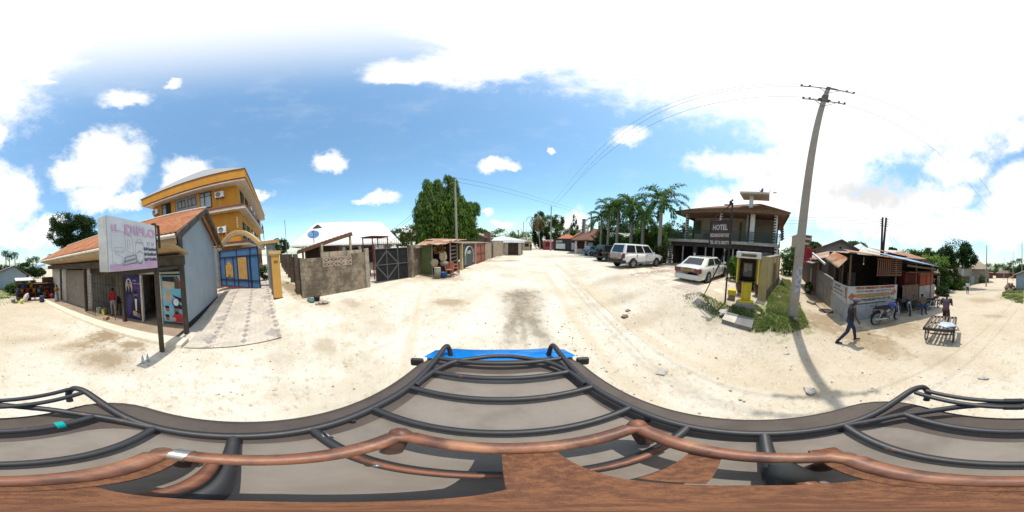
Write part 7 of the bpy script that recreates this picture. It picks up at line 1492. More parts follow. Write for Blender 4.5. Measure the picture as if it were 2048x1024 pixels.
rd=thing('satellite_dish','red satellite dish on the shack roof beside the concrete pole','satellite dish',(15,-3.3,2.4)); dish(rd,D(1613,511,14.5),(-.75,.75,.3),.72,mat('dish_red',(.42,.03,.035),.5),D(1613,511,14.5)-Vector((-.3,.1,1.0)))
mh=G(1652,622); single('manhole_cover','dark round manhole cover on the alley ground','manhole cover',MB().lathe([(.01,.035),(.36,.035),(.42,.03),(.44,-.02)],mh,24),mat('dark_cast_iron',(.08,.065,.055),.9),mh)
p=G(1622,607); single('stone','long grey stone at the foot of the shack corner post','stone',MB().box(p+Vector((0,0,.06)),(.6,.3,.2),.5),CONC,p,bevel=.03)
b=gp(13.3,-3.6); tree('weed_clump','leafy green weed at the foot of the shack row','weed',[(b+Vector((0,0,.5)),(.35,.3,.5))],350,.16,MID,(.02,.3)) if 0 else tree('weed_clump','leafy green weed at the foot of the shack row',b,[(b+Vector((0,0,.5)),(.35,.3,.5))],350,.16,MID,(.02,.3),cat='weed',limbs=False)
# houses and trees behind the stalls
q=D(1664,495,20); t=house('gable_house','grey gabled house with dark vent rising behind the snack stall',(q.x+1.5,q.y-1.0,-.3),5.6,6,4.25,1.3,-1.75,mat('pinkish_grey_wall',(.36,.3,.27),.9),mat('dark_rust_roof',(.2,.12,.09),.85),hip=False,win=0); part(t,'round_vent',MB().lathe([(.01,.02),(.13,.02),(.14,-.05)],(0,-3.02,4.65),14,axis=(0,-1,0)),DKGREY)
q=D(1720,498,23); house('blue_roof_house','house with pale blue hipped sheet roof left of the twin poles',(q.x,q.y,-.5),5,5,4.0,2.0,.6,mat('pinkish_grey_wall',(.36,.3,.27),.9),mat('pale_blue_roof',(.52,.6,.66),.5,(.42,.52,.6),sc=1),win=0)
q=D(1762,505,19); house('cream_roof_house','house with cream sheet roof at the foot of the twin poles',(q.x,q.y,-.6),6,4,4.1,.95,-.70,TANW,mat('cream_roof',(.58,.52,.43),.7),hip=False,win=0)
q=D(1803,507,19); house('rust_roof_house','house with long orange-rust roof right of the twin poles',(q.x,q.y,-.7),6.5,4,4.2,.8,-.82,mat('dark_house_wall',(.1,.075,.06),.9),mat('orange_rust_long_roof',(.40,.22,.13),.8,(.3,.14,.08),sc=1.5,streak=(.5,.36,.26)),win=0)
q=D(1847,512,24); house('pale_gable_house','small pale gabled house end above the blue roof stall',(q.x,q.y,-.8),2.2,3,4.2,.6,-2.25,TANW,mat('beige_roof',(.46,.39,.3),.8),hip=False,win=0)
tw=thing('tower_block','tall tan apartment block with stacked balconies far behind the hotel','apartment block',(*D(1601,500,62).xy,-1)); c=D(1601,500,62)
part(tw,'wall',MB().box((c.x,c.y,4.5),(8,5.2,13.2),.15),mat('tower_tan',(.34,.22,.16),.9))
for i in range(6): part(tw,'balcony',MB().box((c.x-4.2,c.y-1.6,1.2+1.75*i),(1.2,2.6,.7),.15),mat('tower_balcony',(.45,.35,.28),.9))
for i in range(6): part(tw,'window',MB().box((c.x-4.02,c.y+.9,1.6+1.75*i),(.1,1.2,.9),.15).box((c.x-4.02,c.y-1.6,1.9+1.75*i),(.12,2.0,.8),.15),mat('tower_window',(.06,.045,.04),.6))
part(tw,'parapet',MB().box((c.x,c.y,11.25),(8.3,5.6,.35),.15),mat('tower_balcony',(.45,.35,.28),.9))
for i,(px,d,h_,s_,lm_,lab) in enumerate(((1708,34,6.9,(2.6,2.6,1.0),MID,'flat-topped green tree behind the pale blue roof'),(1785,30,6.0,(.9,.9,.7),DK,'small dark treetop right of the twin poles'),(1822,36,6.3,(3.2,3,1.2),MID,'long low green tree line above the blue roof stall'),(1855,33,6.0,(2.2,2,1.4),MID,'green tree between the low tree line and the big dark tree'),(1629,38,6.2,(1.5,1.5,1.2),OLV,'olive tree beside the tower block'),(1911,30,6.2,(3.1,3.0,2.7),DK,'big dark round mango tree over the back street'))):
    b=at(px,d); b.z=gz(b.x,b.y); tree('background_tree',lab,b,[(b+Vector((0,0,h_)),s_),(b+Vector((s_[0]*.7,0,h_-s_[2]*.3)),tuple(k*.7 for k in s_)),(b+Vector((-s_[0]*.7,0,h_-s_[2]*.25)),tuple(k*.65 for k in s_))],7000 if i==5 else 2400,.32,lm_,(.25,h_*.6),group='background trees',clump=12)
for px,d,h_,s_,lm_,lab in ((1878,24,2.6,1.5,MID,'leafy green tree behind the dark compound gate'),(1899,28,2.9,1.5,OLV,'olive tree behind the compound wall under the big mango tree')):
    b=at(px,d); b.z=gz(b.x,b.y); tree('background_tree',lab,b,[(b+Vector((0,0,h_)),(s_,s_,s_*.7)),(b+Vector((s_*.7,0,h_*.7)),(s_*.8,s_*.8,s_*.6)),(b+Vector((-s_*.7,0,h_*.65)),(s_*.8,s_*.8,s_*.6))],2600,.3,lm_,(.2,h_*.5),group='background trees',clump=11)
q=at(1589,40); palm('coconut_palm','coconut palm in the alley gap between hotel and concrete pole',q,4.6,15,3,PALML,group='coconut palms',shaft=False,nl=14,ll=.7)
# twin dark poles
q=D(1765,500,15.5); gq_=gz(q.x,q.y); t=thing('twin_pole','pair of dark wooden poles bolted together behind the snack stall','pole',(q.x,q.y,gq_)); ztw=Hz(1765,435,q); side=Vector((-q.y,q.x,0)).normalized()
part(t,'shaft',MB().cyl((q.x,q.y,gq_-.3),q.xy.to_3d()+side*.17+Vector((0,0,ztw)),.13,.1),mat('dark_red_pole',(.07,.035,.035),.8)); part(t,'shaft',MB().cyl((q.x+.1,q.y,gq_-.3),q.xy.to_3d()-side*.17+Vector((0,0,ztw)),.13,.1),mat('dark_red_pole',(.07,.035,.035),.8)); ib=MB()
for k in range(4):
    for s_ in (-1,1): ib.cyl(q.xy.to_3d()+side*.17*s_+Vector((0,0,ztw-.2-.22*k)),q.xy.to_3d()+side*.42*s_+Vector((0,0,ztw-.2-.22*k)),.05,.03,8)
part(t,'insulator',ib,mat('brown_insulator',(.12,.07,.05),.3)); part(t,'stay_wire',MB().cyl(q.xy.to_3d()+Vector((0,0,ztw-.8)),q+side*2.6+Vector((0,0,-.5)),.012,n=5).cyl(q.xy.to_3d()+Vector((0,0,ztw-.8)),q-side*1.6+Vector((0,0,-.5)),.012,n=5).cyl(q.xy.to_3d()+Vector((0,0,ztw-.8)),q-side*2.3+Vector((0,0,-.5)),.012,n=5),WIRE)
tq=q.xy.to_3d()+Vector((0,0,ztw-.2))
for k,lab in enumerate(('topmost wire from the twin poles down the back street','second wire from the twin poles down the back street','lowest wire from the twin poles down the back street')): wire(lab,tq-side*.4-Vector((0,0,.25*k)),backtop+Vector((.3*k,0,-.3-.4*k)),.8+.15*k,.013)
lq=D(1300,470,45)
for k,lab in enumerate(('topmost wire from the twin poles over the hotel','second wire from the twin poles over the hotel roof','third wire from the twin poles behind the hotel roof')): wire(lab,tq+side*.4-Vector((0,0,.25*k)),lq+Vector((0,0,1-.5*k)),.5,.013)
# ================================================================ motorbikes
def bike(label,loc,rz,tank,s=1,lean=.09,steer=.25):
    t=thing('motorbike',label,'motorbike',loc,rz,'parked motorbikes',local=True); t.rotation_euler=(lean,0,rz); t.scale=(s,s,s)
    BK=mat('bike_black',(.018,.018,.02),.45); CH=mat('bike_chrome',(.5,.5,.5),.2,metal=.9); GRY=mat('bike_engine',(.25,.25,.25),.45,metal=.5)
    c_,s_=math.cos(steer),math.sin(steer)
    def wheel(x,fr):
        w=part(t,'wheel',MB().lathe([(.25,-.035),(.285,-.042),(.305,-.02),(.305,.02),(.285,.042),(.25,.035)],(x,0,.305),28,axis=(s_ if fr else 0,c_ if fr else 1,0)),TYRE)
        r=MB(); ax=Vector((s_ if fr else 0,c_ if fr else 1,0)); 
        r.lathe([(.25,-.03),(.235,-.02),(.235,.02),(.25,.03)],(x,0,.305),24,axis=ax); f=Vector((c_,-s_,0)) if fr else Vector((1,0,0))
        for k in range(5): a=k*2*PI/5; d=f*math.cos(a)+Vector((0,0,math.sin(a))); r.bar(Vector((x,0,.305)),Vector((x,0,.305))+d*.24,.03,.025,up=ax)
        r.lathe([(.01,-.06),(.06,-.05),(.06,.05),(.01,.06)],(x,0,.305),12,axis=ax); part(w,'rim',r,mat('bike_rim',(.55,.55,.56),.3,metal=.5))
    wheel(-.63,False); wheel(.65,True)
    part(t,'frame',MB().tube([(.42,0,.85),(.1,0,.78),(-.35,0,.74),(-.75,0,.78)],.025,6).tube([(.42,0,.82),(.2,0,.35),(-.1,0,.3),(-.3,0,.42)],.025,6).tube([(-.2,.09,.38),(-.63,.09,.305)],.025,6).tube([(-.2,-.09,.38),(-.63,-.09,.305)],.025,6),BK)
    part(t,'tank',MB().sph((.2,0,.83),(.26,.14,.13),14,9,fn=lambda p:Vector((p.x,p.y*(1-.25*min(1,max(0,-p.x/.26))),p.z if p.z>-.06 else -.06))),tank); part(t,'side_cover',MB().sph((-.12,.1,.62),(.14,.03,.09),10,6).sph((-.12,-.1,.62),(.14,.03,.09),10,6),mat('bike_silver_cover',(.4,.4,.42),.35,metal=.4))
    part(t,'seat',MB().slab([(.02,-.12,.82),(-.3,-.14,.8),(-.72,-.12,.86),(-.78,0,.87),(-.72,.12,.86),(-.3,.14,.8),(.02,.12,.82)],(0,0,-.08)),mat('seat_black',(.02,.02,.02),.7),bevel=.025,bseg=3)
    part(t,'engine',MB().lathe([(.02,-.14),(.12,-.13),(.13,0),(.12,.13),(.02,.14)],(-.02,0,.4),16,axis=(0,1,0)).box((.08,0,.55),(.16,.16,.24),0,0,0,-.3),GRY)
    fin=MB(); [fin.box((.06+.012*i,0,.47+.035*i),(.2,.2,.012),0,0,0,-.3) for i in range(6)]; part(t,'cooling_fin',fin,GRY)
    f=Vector((c_,-s_,0)); sd=Vector((s_,c_,0)); hd=Vector((.45,0,.92)); ax=Vector((.65,0,.305))
    part(t,'fork',MB().cyl(hd+sd*.08,ax+sd*.08,.024,.03).cyl(hd-sd*.08,ax-sd*.08,.024,.03),CH)
    part(t,'handlebar',MB().tube([hd+sd*.34-f*.14+Vector((0,0,.14)),hd+sd*.2-f*.05+Vector((0,0,.15)),hd+Vector((0,0,.08)),hd-sd*.2-f*.05+Vector((0,0,.15)),hd-sd*.34-f*.14+Vector((0,0,.14))],.014,6),BK)
    for sg in (-1,1): part(t,'mirror',MB().cyl(hd+sd*.22*sg+Vector((0,0,.15)),hd+sd*.3*sg+Vector((0,0,.32)),.006,n=5).sph(hd+sd*.31*sg+Vector((0,0,.34)),(.03,.06,.04),8,6),BK)
    part(t,'headlight',MB().sph(hd+f*.1-Vector((0,0,.06)),(.09,.09,.09),12,8),BK); part(t,'headlight_lens',MB().lathe([(.01,.02),(.06,.015),(.08,0)],hd+f*.17-Vector((0,0,.06)),14,axis=f),HEADL)
    part(t,'front_mudguard',MB().tube([ax+f*(.33*math.cos(a))+Vector((0,0,.33*math.sin(a))) for a in [.5+.2*i for i in range(10)]],.045,6),tank)
    part(t,'rear_mudguard',MB().tube([(-.63+.34*math.cos(a),0,.305+.34*math.sin(a)) for a in [1.2+.2*i for i in range(9)]],.05,6),BK); part(t,'tail_light',MB().box((-.83,0,.78),(.05,.11,.06)).box((-.86,0,.68),(.03,.09,.06)),REDL)
    part(t,'exhaust_pipe',MB().tube([(.12,-.12,.35),(.0,-.14,.25),(-.3,-.16,.28),(-.85,-.18,.38)],[.02,.025,.045,.045],8),CH); part(t,'shock_absorber',MB().cyl((-.45,.12,.75),(-.62,.12,.33),.03).cyl((-.45,-.12,.75),(-.62,-.12,.33),.03),CH); part(t,'footpeg',MB().cyl((-.1,-.25,.32),(-.1,.25,.32),.015,n=6),BK); part(t,'rear_rack',MB().tube([(-.6,.13,.86),(-.95,.12,.9),(-.95,-.12,.9),(-.6,-.13,.86)],.012,5),BK)
    return t
bike('blue motorbike standing side-on before the food banner',gp(6.02,-5.6),-PI/2+.06,mat('bike_tank_blue',(.02,.06,.34),.2,(.35,.36,.42),sc=2,lo=.62,hi=.68,coat=.6),1.14,.1,-.25)
bike('dark motorbike with round headlight facing the road beside the seated man',gp(6.75,-8.15),facing((-.72,.62))+PI/2,mat('bike_tank_dark',(.02,.02,.025),.25,coat=.5),1.0,.1,.1)
bike('dark motorbike half hidden behind the end of the food banner',gp(7.35,-7.7),facing((.5,-.9))+PI/2,mat('bike_tank_dark',(.02,.02,.025),.25),1.0,-.08,.3)
bike('dark motorbike parked behind the seated man by the pale low wall',gp(6.45,-10.6),facing((-.1,-1))+PI/2,mat('bike_tank_red',(.12,.015,.015),.3),1.05,.08,-.2)
# seated man on a blue stool
sp_=gp(6.35,-9.0); t=thing('stool','blue plastic stool under the seated man','stool',sp_); part(t,'seat',MB().box(sp_+Vector((0,0,.43)),(.36,.36,.04)),BLU,bevel=.015)
for a in (-1,1):
    for b_ in (-1,1): part(t,'leg',MB().cyl(sp_+Vector((a*.13,b_*.13,.42)),sp_+Vector((a*.17,b_*.17,0)),.022,.018,6),BLU)
person('man in pale brown shirt and blue shorts seated by the motorbikes',sp_,facing((-.75,.45)),dict(pel=(0,0,.52),che=(0,-.06,.9),nek=(0,-.05,1.05),hed=(0,.0,1.2),hil=(-.1,.03,.5),hir=(.1,.03,.5),knl=(-.14,.42,.5),knr=(.16,.42,.5),anl=(-.13,.42,.08),anr=(.2,.5,.08),tol=(-.14,.6,.03),tor=(.22,.68,.03),shl=(-.19,-.06,1.0),shr=(.19,-.06,1.0),ell=(-.26,.1,.76),elr=(.26,.1,.76),wrl=(-.12,.33,.62),wrr=(.14,.33,.62)),top=mat('tan_shirt',(.24,.15,.1),.9),bottom=mat('blue_shorts',(.05,.12,.32),.9),shorts=True,vox=.015)
# ================================================================ handcart tricycle and its rider
cdir=Vector((.36,-.93,0)).normalized(); c0=gp(3.05,-5.75); ct=thing('handcart','black slatted tricycle cart pedalled away down the road','cart',c0,math.atan2(cdir.y,cdir.x),local=True)
CB=mat('cart_black_wood',(.045,.035,.03),.8,(.085,.065,.055),sc=5)
dk_=MB(); 
for i in range(7): dk_.bx(-.65,.95,-.46+.15*i,-.38+.15*i,.68,.71)
part(ct,'deck_slat',dk_,mat('grey_slats',(.13,.10,.085),.85,(.2,.16,.13),sc=4)); part(ct,'deck_frame',MB().bx(-.7,-.62,-.52,.58,.6,.7).bx(.92,.98,-.52,.58,.62,.71).bx(-.7,.98,-.54,-.48,.6,.7).bx(-.7,.98,.54,.6,.6,.7).bx(.1,.16,-.5,.56,.61,.675),CB)
part(ct,'undercarriage',MB().cyl((-.3,-.5,.33),(-.3,.55,.33),.02,n=7).bar((-.5,-.4,.6),(-.3,-.4,.34),.03,.03).bar((-.1,-.4,.6),(-.3,-.4,.34),.03,.03).bar((-.5,.45,.6),(-.3,.45,.34),.03,.03).bar((-.1,.45,.6),(-.3,.45,.34),.03,.03).bar((-.6,-.3,.45),(-.6,.35,.45),.03,.04),CB)
for y in (-.47,.52):
    w=part(ct,'wheel',MB().lathe([(.30,-.018),(.33,-.02),(.345,0),(.33,.02),(.30,.018)],(-.3,y,.345),28,axis=(0,1,0)),TYRE); r=MB()
    for k in range(14): a=k*PI/7; r.cyl((-.3,y,.345),(-.3+.31*math.cos(a),y,.345+.31*math.sin(a)),.004,n=4)
    r.lathe([(.01,-.05),(.035,-.04),(.035,.04),(.01,.05)],(-.3,y,.345),10,axis=(0,1,0)); part(w,'spokes',r,CH if 'CH' in globals() else RIM)
wf=part(ct,'wheel',MB().lathe([(.30,-.018),(.33,-.02),(.345,0),(.33,.02),(.30,.018)],(2.05,.03,.345),28,axis=(0,1,0)),TYRE); r=MB()
for k in range(14): a=k*PI/7; r.cyl((2.05,.03,.345),(2.05+.31*math.cos(a),.03,.345+.31*math.sin(a)),.004,n=4)
part(wf,'spokes',r,RIM)
part(ct,'bicycle_frame',MB().tube([(.3,.03,.5),(1.05,.03,.35),(1.3,.03,.3),(1.85,.03,.8),(1.3,.03,.78),(1.25,.03,.3)],.02,6).tube([(1.85,.03,.95),(1.9,.03,.7),(2.05,.03,.345)],.02,6),CB); part(ct,'saddle',MB().sph((1.22,.03,.92),(.15,.1,.05),10,6).cyl((1.25,.03,.6),(1.22,.03,.9),.018,n=6),BLACKM); part(ct,'handlebar',MB().tube([(1.6,-.3,1.08),(1.8,-.26,1.1),(1.86,.03,1.05),(1.8,.32,1.1),(1.6,.36,1.08)],.013,6),CB); part(ct,'pedal',MB().cyl((1.3,-.12,.28),(1.3,.18,.28),.012,n=6).box((1.42,-.16,.2),(.1,.08,.025)).box((1.18,.22,.38),(.1,.08,.025)),CB)
rl_=c0+cdir*1.22; rl_.z=c0.z
person('man in dark plum T-shirt pedalling the handcart away',rl_,facing(cdir),dict(pel=(0,0,.98),che=(0,.16,1.3),nek=(0,.26,1.45),hed=(0,.33,1.58),hil=(-.09,.02,.95),hir=(.09,.02,.95),knl=(-.12,.36,.75),knr=(.12,.34,.6),anl=(-.11,.18,.42),anr=(.11,.2,.24),tol=(-.11,.34,.38),tor=(.11,.36,.2),shl=(-.2,.22,1.41),shr=(.2,.22,1.41),ell=(-.25,.26,1.16),elr=(.25,.26,1.16),wrl=(-.24,.5,1.08),wrr=(.24,.5,1.08)),s=1.02,top=mat('plum_tshirt',(.06,.04,.055),.9,(.08,.055,.075)),bottom=mat('dark_maroon_trousers',(.09,.035,.03),.9),vox=.014)
cp=c0+cdir*-.35+Vector((-.93*-.3*0,0,0)); side_=Vector((cdir.y,-cdir.x,0)); cp=c0-cdir*.3+side_*.22+Vector((0,0,.72)); single('plastic_sheet','crumpled pale blue plastic sheet lying on the cart deck','plastic sheet',MB().sph(cp+Vector((0,0,.03)),(.36,.3,.06),16,8,0,True,fn=lambda p:p*(1+.2*math.sin(p.x*31)*math.cos(p.y*27))),mat('pale_blue_plastic',(.36,.45,.56),.35,(.55,.6,.66),sc=9),cp)
# ================================================================ back street: walls, gates, plants, houses, people
wl=thing('compound_wall','low grey compound wall with dark gate beyond the red cupboard','wall',(8,-14,-.6))
def ww(root,name,pa,pb,h0,h1,th,m_): q_=MB(); q_.wallseg(pb,pa,pb.z-.2,pa.z-.2,pb.z+h1,pa.z+h0,th); return part(root,name,q_,m_)
pa,pb_,pc,pd=[G(x,y) for x,y in ((1873,588),(1882,579),(1896,577),(1912,574))]
ww(wl,'wall_face',pa,pb_,2.3,2.4,.2,BLK); ww(wl,'dark_gate',pb_,pc,2.6,2.6,.06,mat('dark_grey_gate',(.05,.05,.052),.7)); ww(wl,'wall_face',pc,pd,2.6,2.5,.25,BLK)
for q in (pb_,pc): part(wl,'gate_post',MB().box(q+Vector((0,0,1.25)),(.3,.3,2.9)),CONC)
pe,pf_,pg,ph_=[G(x,y) for x,y in ((1940,570),(1949,568),(1967,564),(1990,553))]
w5=thing('compound_wall','grey block wall with pale blue gate further down the back street','wall',pf_); ww(w5,'blue_grey_gate',pe,pf_,1.9,1.9,.06,mat('pale_blue_gate',(.22,.3,.34),.7)); ww(w5,'wall_face',pf_,pg,2.2,2.2,.25,BLK); part(w5,'gate_post',MB().box(pf_+Vector((0,0,1)),(.35,.35,2.4)),CONC); ww(w5,'wall_face',pd,pe,2.1,2.0,.2,BLKD); part(w5,'white_pillar',MB().box(pd+Vector((.3,-.3,1.6)),(.3,.3,3.6)).box(pd.lerp(pe,.5)+Vector((.3,0,1.7)),(.3,.3,3.6)),PLASTW)
for px,py,s_,lm_,lab,k in ((1886,592,(.85,.8,.75),DK,'dark leafy bush at the end of the pale low wall',1500),(1920,580,(1.3,1.1,1.1),LG,'bright yellow-green bush before the compound wall',1900),(1905,578,(.8,.8,.7),DK,'low dark green bush left of the yellow-green one',900),(1965,566,(1.5,1.3,1.1),MID,'leafy bush right of the pale blue gate',1500),(1972,560,(1.1,1.1,1.6),MID,'tall green bush before the rusty kiosk on the back street',1200)):
    b=G(px,py); tree('street_bush',lab,b,[(b+Vector((0,0,s_[2]*.8)),s_),(b+Vector((s_[0]*.6,-.2,s_[2]*.6)),tuple(j*.7 for j in s_))],k,.2,lm_,(.06,.4),cat='bush',limbs=False,clump=10)
def papaya(label,b,h,n,group):
    t=thing('papaya_tree',label,'papaya tree',b,group=group); tp=b+Vector((0,0,h)); part(t,'trunk',MB().tube([b-Vector((0,0,.1)),b+Vector((.05,0,h*.5)),tp],[.09,.07,.05],7),mat('papaya_trunk',(.3,.27,.2),.9)); f=MB(); s_=MB()
    for k in range(n):
        a=k*2.4; el=rnd.uniform(-.1,.9); d=Vector((math.cos(a)*math.cos(el),math.sin(a)*math.cos(el),math.sin(el))); e=tp+d*rnd.uniform(.8,1.5); s_.cyl(tp,e,.015,n=4)
        for j in range(22): leafq(f,e,d*.5+rv()*.9+Vector((0,0,-.55)),rv(),rnd.uniform(.4,.7),.17)
    part(t,'leaf_stalk',s_,mat('papaya_stalk',(.25,.3,.1),.7)); part(t,'leaves',f,leafmat('papaya_leaf',(.15,.26,.04),(.21,.32,.06),.8))
q=G(1884,580); papaya('papaya tree with broad drooping leaves over the dark compound gate',q+Vector((.6,-.3,0)),4.1,30,'papaya trees'); q=G(1904,576); papaya('second papaya tree right of the dark compound gate',q+Vector((.5,-.4,0)),3.9,26,'papaya trees'); q=G(1868,585); papaya('papaya tree behind the red cupboard',q+Vector((1.0,-.6,0)),4.0,24,'papaya trees')
q=D(1955,540,48); house('hip_roof_house','house with brown-grey striped hipped roof on the back street',(q.x,q.y,gz(q.x,q.y)),6.3,6.3,3.8,2.7,.3,TANW,mat('striped_brown_roof',(.42,.34,.24),.8,(.22,.15,.1),sc=1.2,stretch=(2.5,2.5,.5)),win=0)
q=D(1926,540,41); house('porch_house','pale house with flat porch roof behind the compound wall',(q.x,q.y,gz(q.x,q.y)),3.4,4,4.2,.25,.3,mat('porch_pale_wall',(.42,.4,.36),.9),mat('porch_roof',(.3,.27,.24),.9),win=0)
q=G(1984,557); t=thing('rusty_kiosk','rust-red tin kiosk at the bend of the back street','kiosk',q); part(t,'body',MB().box(q+Vector((.9,-.8,1.1)),(2.2,2.2,2.4),.2),mat('kiosk_rust_red',(.16,.05,.035),.85)); part(t,'roof',MB().corr(q+Vector((-.6,.6,2.3)),q+Vector((-.6,-2.4,2.3)),q+Vector((2.3,-2.4,2.6)),q+Vector((2.3,.6,2.6)),12,.02),RUST); part(t,'hatch',MB().box(q+Vector((-.25,-.4,1.3)),(.08,1.0,.8),.2),DKGREY)
person('person in white shirt and black trousers walking away on the back street',G(1935,588),facing((.3,-1)),dict(knl=(-.1,.14,.5),anl=(-.1,.02,.08),tol=(-.1,.18,.03),knr=(.1,-.02,.5),anr=(.1,-.22,.1),tor=(.1,-.07,.04),wrl=(-.18,.2,1.05),wrr=(.2,.18,1.05)),top=mat('white_shirt',(.7,.7,.7),.9),bottom=mat('black_trousers',(.02,.02,.024),.9),vox=.018)
person('far dark-clothed person standing on the back street',G(2009,549),facing((0,1)),top=mat('dark_clothes',(.07,.04,.04),.9),bottom=mat('black_trousers',(.02,.02,.024),.9),vox=.025)
person('far dark-clothed person walking at the head of the road with a bag',G(1062,501.5),facing((0,1)),dict(knl=(-.1,.1,.5),anl=(-.1,.0,.08),knr=(.1,-.05,.5),anr=(.1,-.22,.1)),top=mat('black_shirt',(.03,.025,.03),.9),bottom=mat('black_trousers',(.02,.02,.024),.9),vox=.025)
person('tiny dark figure before the white banner on the black wall',G(1117.5,499.5),facing((-1,0)),top=mat('black_shirt',(.03,.025,.03),.9),bottom=mat('black_trousers',(.02,.02,.024),.9),vox=.025)
for px,py,top_,r_,lab in ((1940.5,557,489,.13,'tall slim pole left of the striped hipped roof'),(1943,557,498,.13,'shorter dark pole touching the tall slim one'),(1973,552,491,.14,'grey pole right of the striped hipped roof'),(2008,545,514,.12,'small far pole in the middle of the back street'),(2026,543,503,.14,'far pole before the palm pair on the back street')):
    p=D(px,530,{1940.5:33,1943:36,1973:34,2008:62,2026:55}[px]); pole(lab,p.x,p.y,Hz(px,top_,p)-gz(p.x,p.y),r_)
p=D(2044,530,60); pole('double pole with crossarms at the far end of the wires',p.x,p.y,Hz(2044,485,p)-gz(p.x,p.y),.2,arms=((6.6,2.4),(5.6,2.4),(4.4,2.4)))
for px,d,h_,lab in ((2021,80,6.2,'far coconut palm left of the pale pole on the back street'),(2028,85,7.6,'far coconut palm behind the pale pole on the back street'),(2040,80,8.4,'far coconut palm beside the double pole with crossarms'),(13,62,10.2,'leftmost of the three tall coconut palms behind the blue-grey gable'),(20,64,9.0,'middle one of the three tall coconut palms behind the blue-grey gable'),(31,62,9.6,'right one of the three tall coconut palms behind the blue-grey gable'),(61,66,7.6,'coconut palm above the rack with the white canopy'),(73,64,8.0,'coconut palm left of the shop roof end'),(105,60,8.2,'coconut palm just over the shop roof end')):
    q=at(px,d); palm('coconut_palm',lab,q,h_,13,3.0,leafmat('far_palm_leaf',(.03,.055,.025),(.05,.08,.035)),group='coconut palms',shaft=False,rad=.2,nl=11,ll=.9,dropd=2.0,lean=(.4,.2)) if 1 else None
for i,(px,d,h_,s_,lm_,lab) in enumerate(((55,44,3.6,3.0,DK,'dark round tree behind the blue-grey gable and the rack'),(36,70,3.6,4.6,DK,'distant dark tree belt under the tall palms'),(2,70,3.4,4.4,DK,'distant tree belt left of the blue-grey gable'),(2035,75,3.0,4.2,DK,'distant green trees behind the double pole'),(2000,100,3.0,7,DK,'hazy tree line at the far end of the back street'),(1985,95,3.4,6,MID,'distant trees behind the striped hipped roof'))):
    b=at(px,d); tree('background_tree',lab,b,[(b+Vector((0,0,h_)),(s_,s_,s_*.6)),(b+Vector((s_*.8,0,h_*.8)),(s_*.8,s_*.8,s_*.45)),(b+Vector((-s_*.8,0,h_*.8)),(s_*.8,s_*.8,s_*.45))],3500,.45,lm_,(.3,h_*.5),group='background trees',clump=10)
q=at(2020,72); house('far_house','far row of brown roofed stalls on the right of the back street',(q.x,q.y,q.z),12,4,2.2,1.0,.1,mat('far_brown_wall',(.16,.09,.075),.9),mat('far_brown_roof',(.22,.14,.11),.9),win=0)
q=G(2030,581); gh=thing('grey_house','blue-grey gabled house on the grass behind the vehicle','house',(-1.2,-31,gz(-1,-30))); zz=gz(-1,-29)
xL,xR=1.4,-4.6; yF=-28.6; ap=Vector(((xL+xR)/2-.9,yF,zz+3.0+1.2)); gw=MB().slab([(xL,yF,zz-.3),(xR,yF,zz-.3),(xR,yF,zz+2.6),(ap.x,yF,ap.z-.1),(xL,yF,zz+2.7)],(0,-6,0)); part(gh,'wall',gw,BLUEGREY)
part(gh,'roof',MB().slab([(xL+.6,yF+.5,zz+2.5),(ap.x,yF+.5,ap.z),(ap.x,yF-6.3,ap.z),(xL+.6,yF-6.3,zz+2.5)],(0,0,.1)).slab([(xR-.9,yF+.5,zz+2.35),(ap.x,yF+.5,ap.z+.0),(ap.x,yF-6.3,ap.z),(xR-.9,yF-6.3,zz+2.35)],(0,0,.1)),mat('grey_brown_house_roof',(.28,.22,.18),.85)); part(gh,'side_awning',MB().slab([(xL,yF+.3,zz+2.5),(xL+1.6,yF+.3,zz+1.9),(xL+1.6,yF-3,zz+1.9),(xL,yF-3,zz+2.5)],(0,0,.08)),RUST); part(gh,'awning_post',MB().bx(xL+1.4,xL+1.5,yF+.2,yF+.3,zz-.3,zz+1.95),WOOD); part(gh,'plinth',MB().bx(xR-.03,xL+.03,yF-.5,yF+.03,zz-.3,zz+.3),mat('plinth_grey',(.33,.32,.3),.9))
single('rubbish_mound','brown heap of sheets and rubbish beside the blue-grey house','rubbish heap',MB().sph((2.4,-28.2,zz+.3),(.9,1.2,.9),10,7,0,False,fn=lambda p:p*(1+.3*math.sin(p.x*9+p.z*7))),mat('rubbish_brown',(.14,.085,.06),.95,(.3,.22,.16),sc=3),(2.4,-28.2,zz))
q=at(38.5,47); pole('thin white pole before the dark round tree behind the goods rack',q.x,q.y,6.4,.1,PLASTW,insul=False)
b=G(24,600); q=D(33,560,22); b=gp(q.x,q.y); tree('papaya_bush','broad light green bush behind the goods rack',b,[(b+Vector((-.3,0,1.3)),(1.0,.9,.8)),(b+Vector((-1.5,.4,1.6)),(1.1,.9,.7)),(b+Vector((.7,-.5,.8)),(.7,.7,.6))],2000,.3,MID,(.1,1.0),cat='bush',clump=12)
b=at(152,40); tree('mango_tree','big round dark mango tree behind the shop roof',b,[(b+Vector((0,0,12.6)),(4.6,4.2,4.2)),(b+Vector((3.4,.8,14.6)),(3.3,3,2.6)),(b+Vector((-3.4,-.8,15.0)),(3.3,3,2.6)),(b+Vector((-.5,0,9.6)),(4.8,4.2,2.8)),(b+Vector((-4.2,-.5,11.0)),(3.0,2.8,2.6)),(b+Vector((4.2,.5,11.6)),(3.0,2.8,2.6))],17000,.4,DK,(.4,5),clump=16)
single('blue_tarpaulin','blue tarpaulin roof scrap between the goods rack and the shop roof end','tarpaulin',MB().slab([D(70,536,20),D(91,531,20),D(91,528,22),D(74,531,22)],(0,0,.05)),mat('tarp_blue',(.12,.25,.5),.6),D(80,534,20))
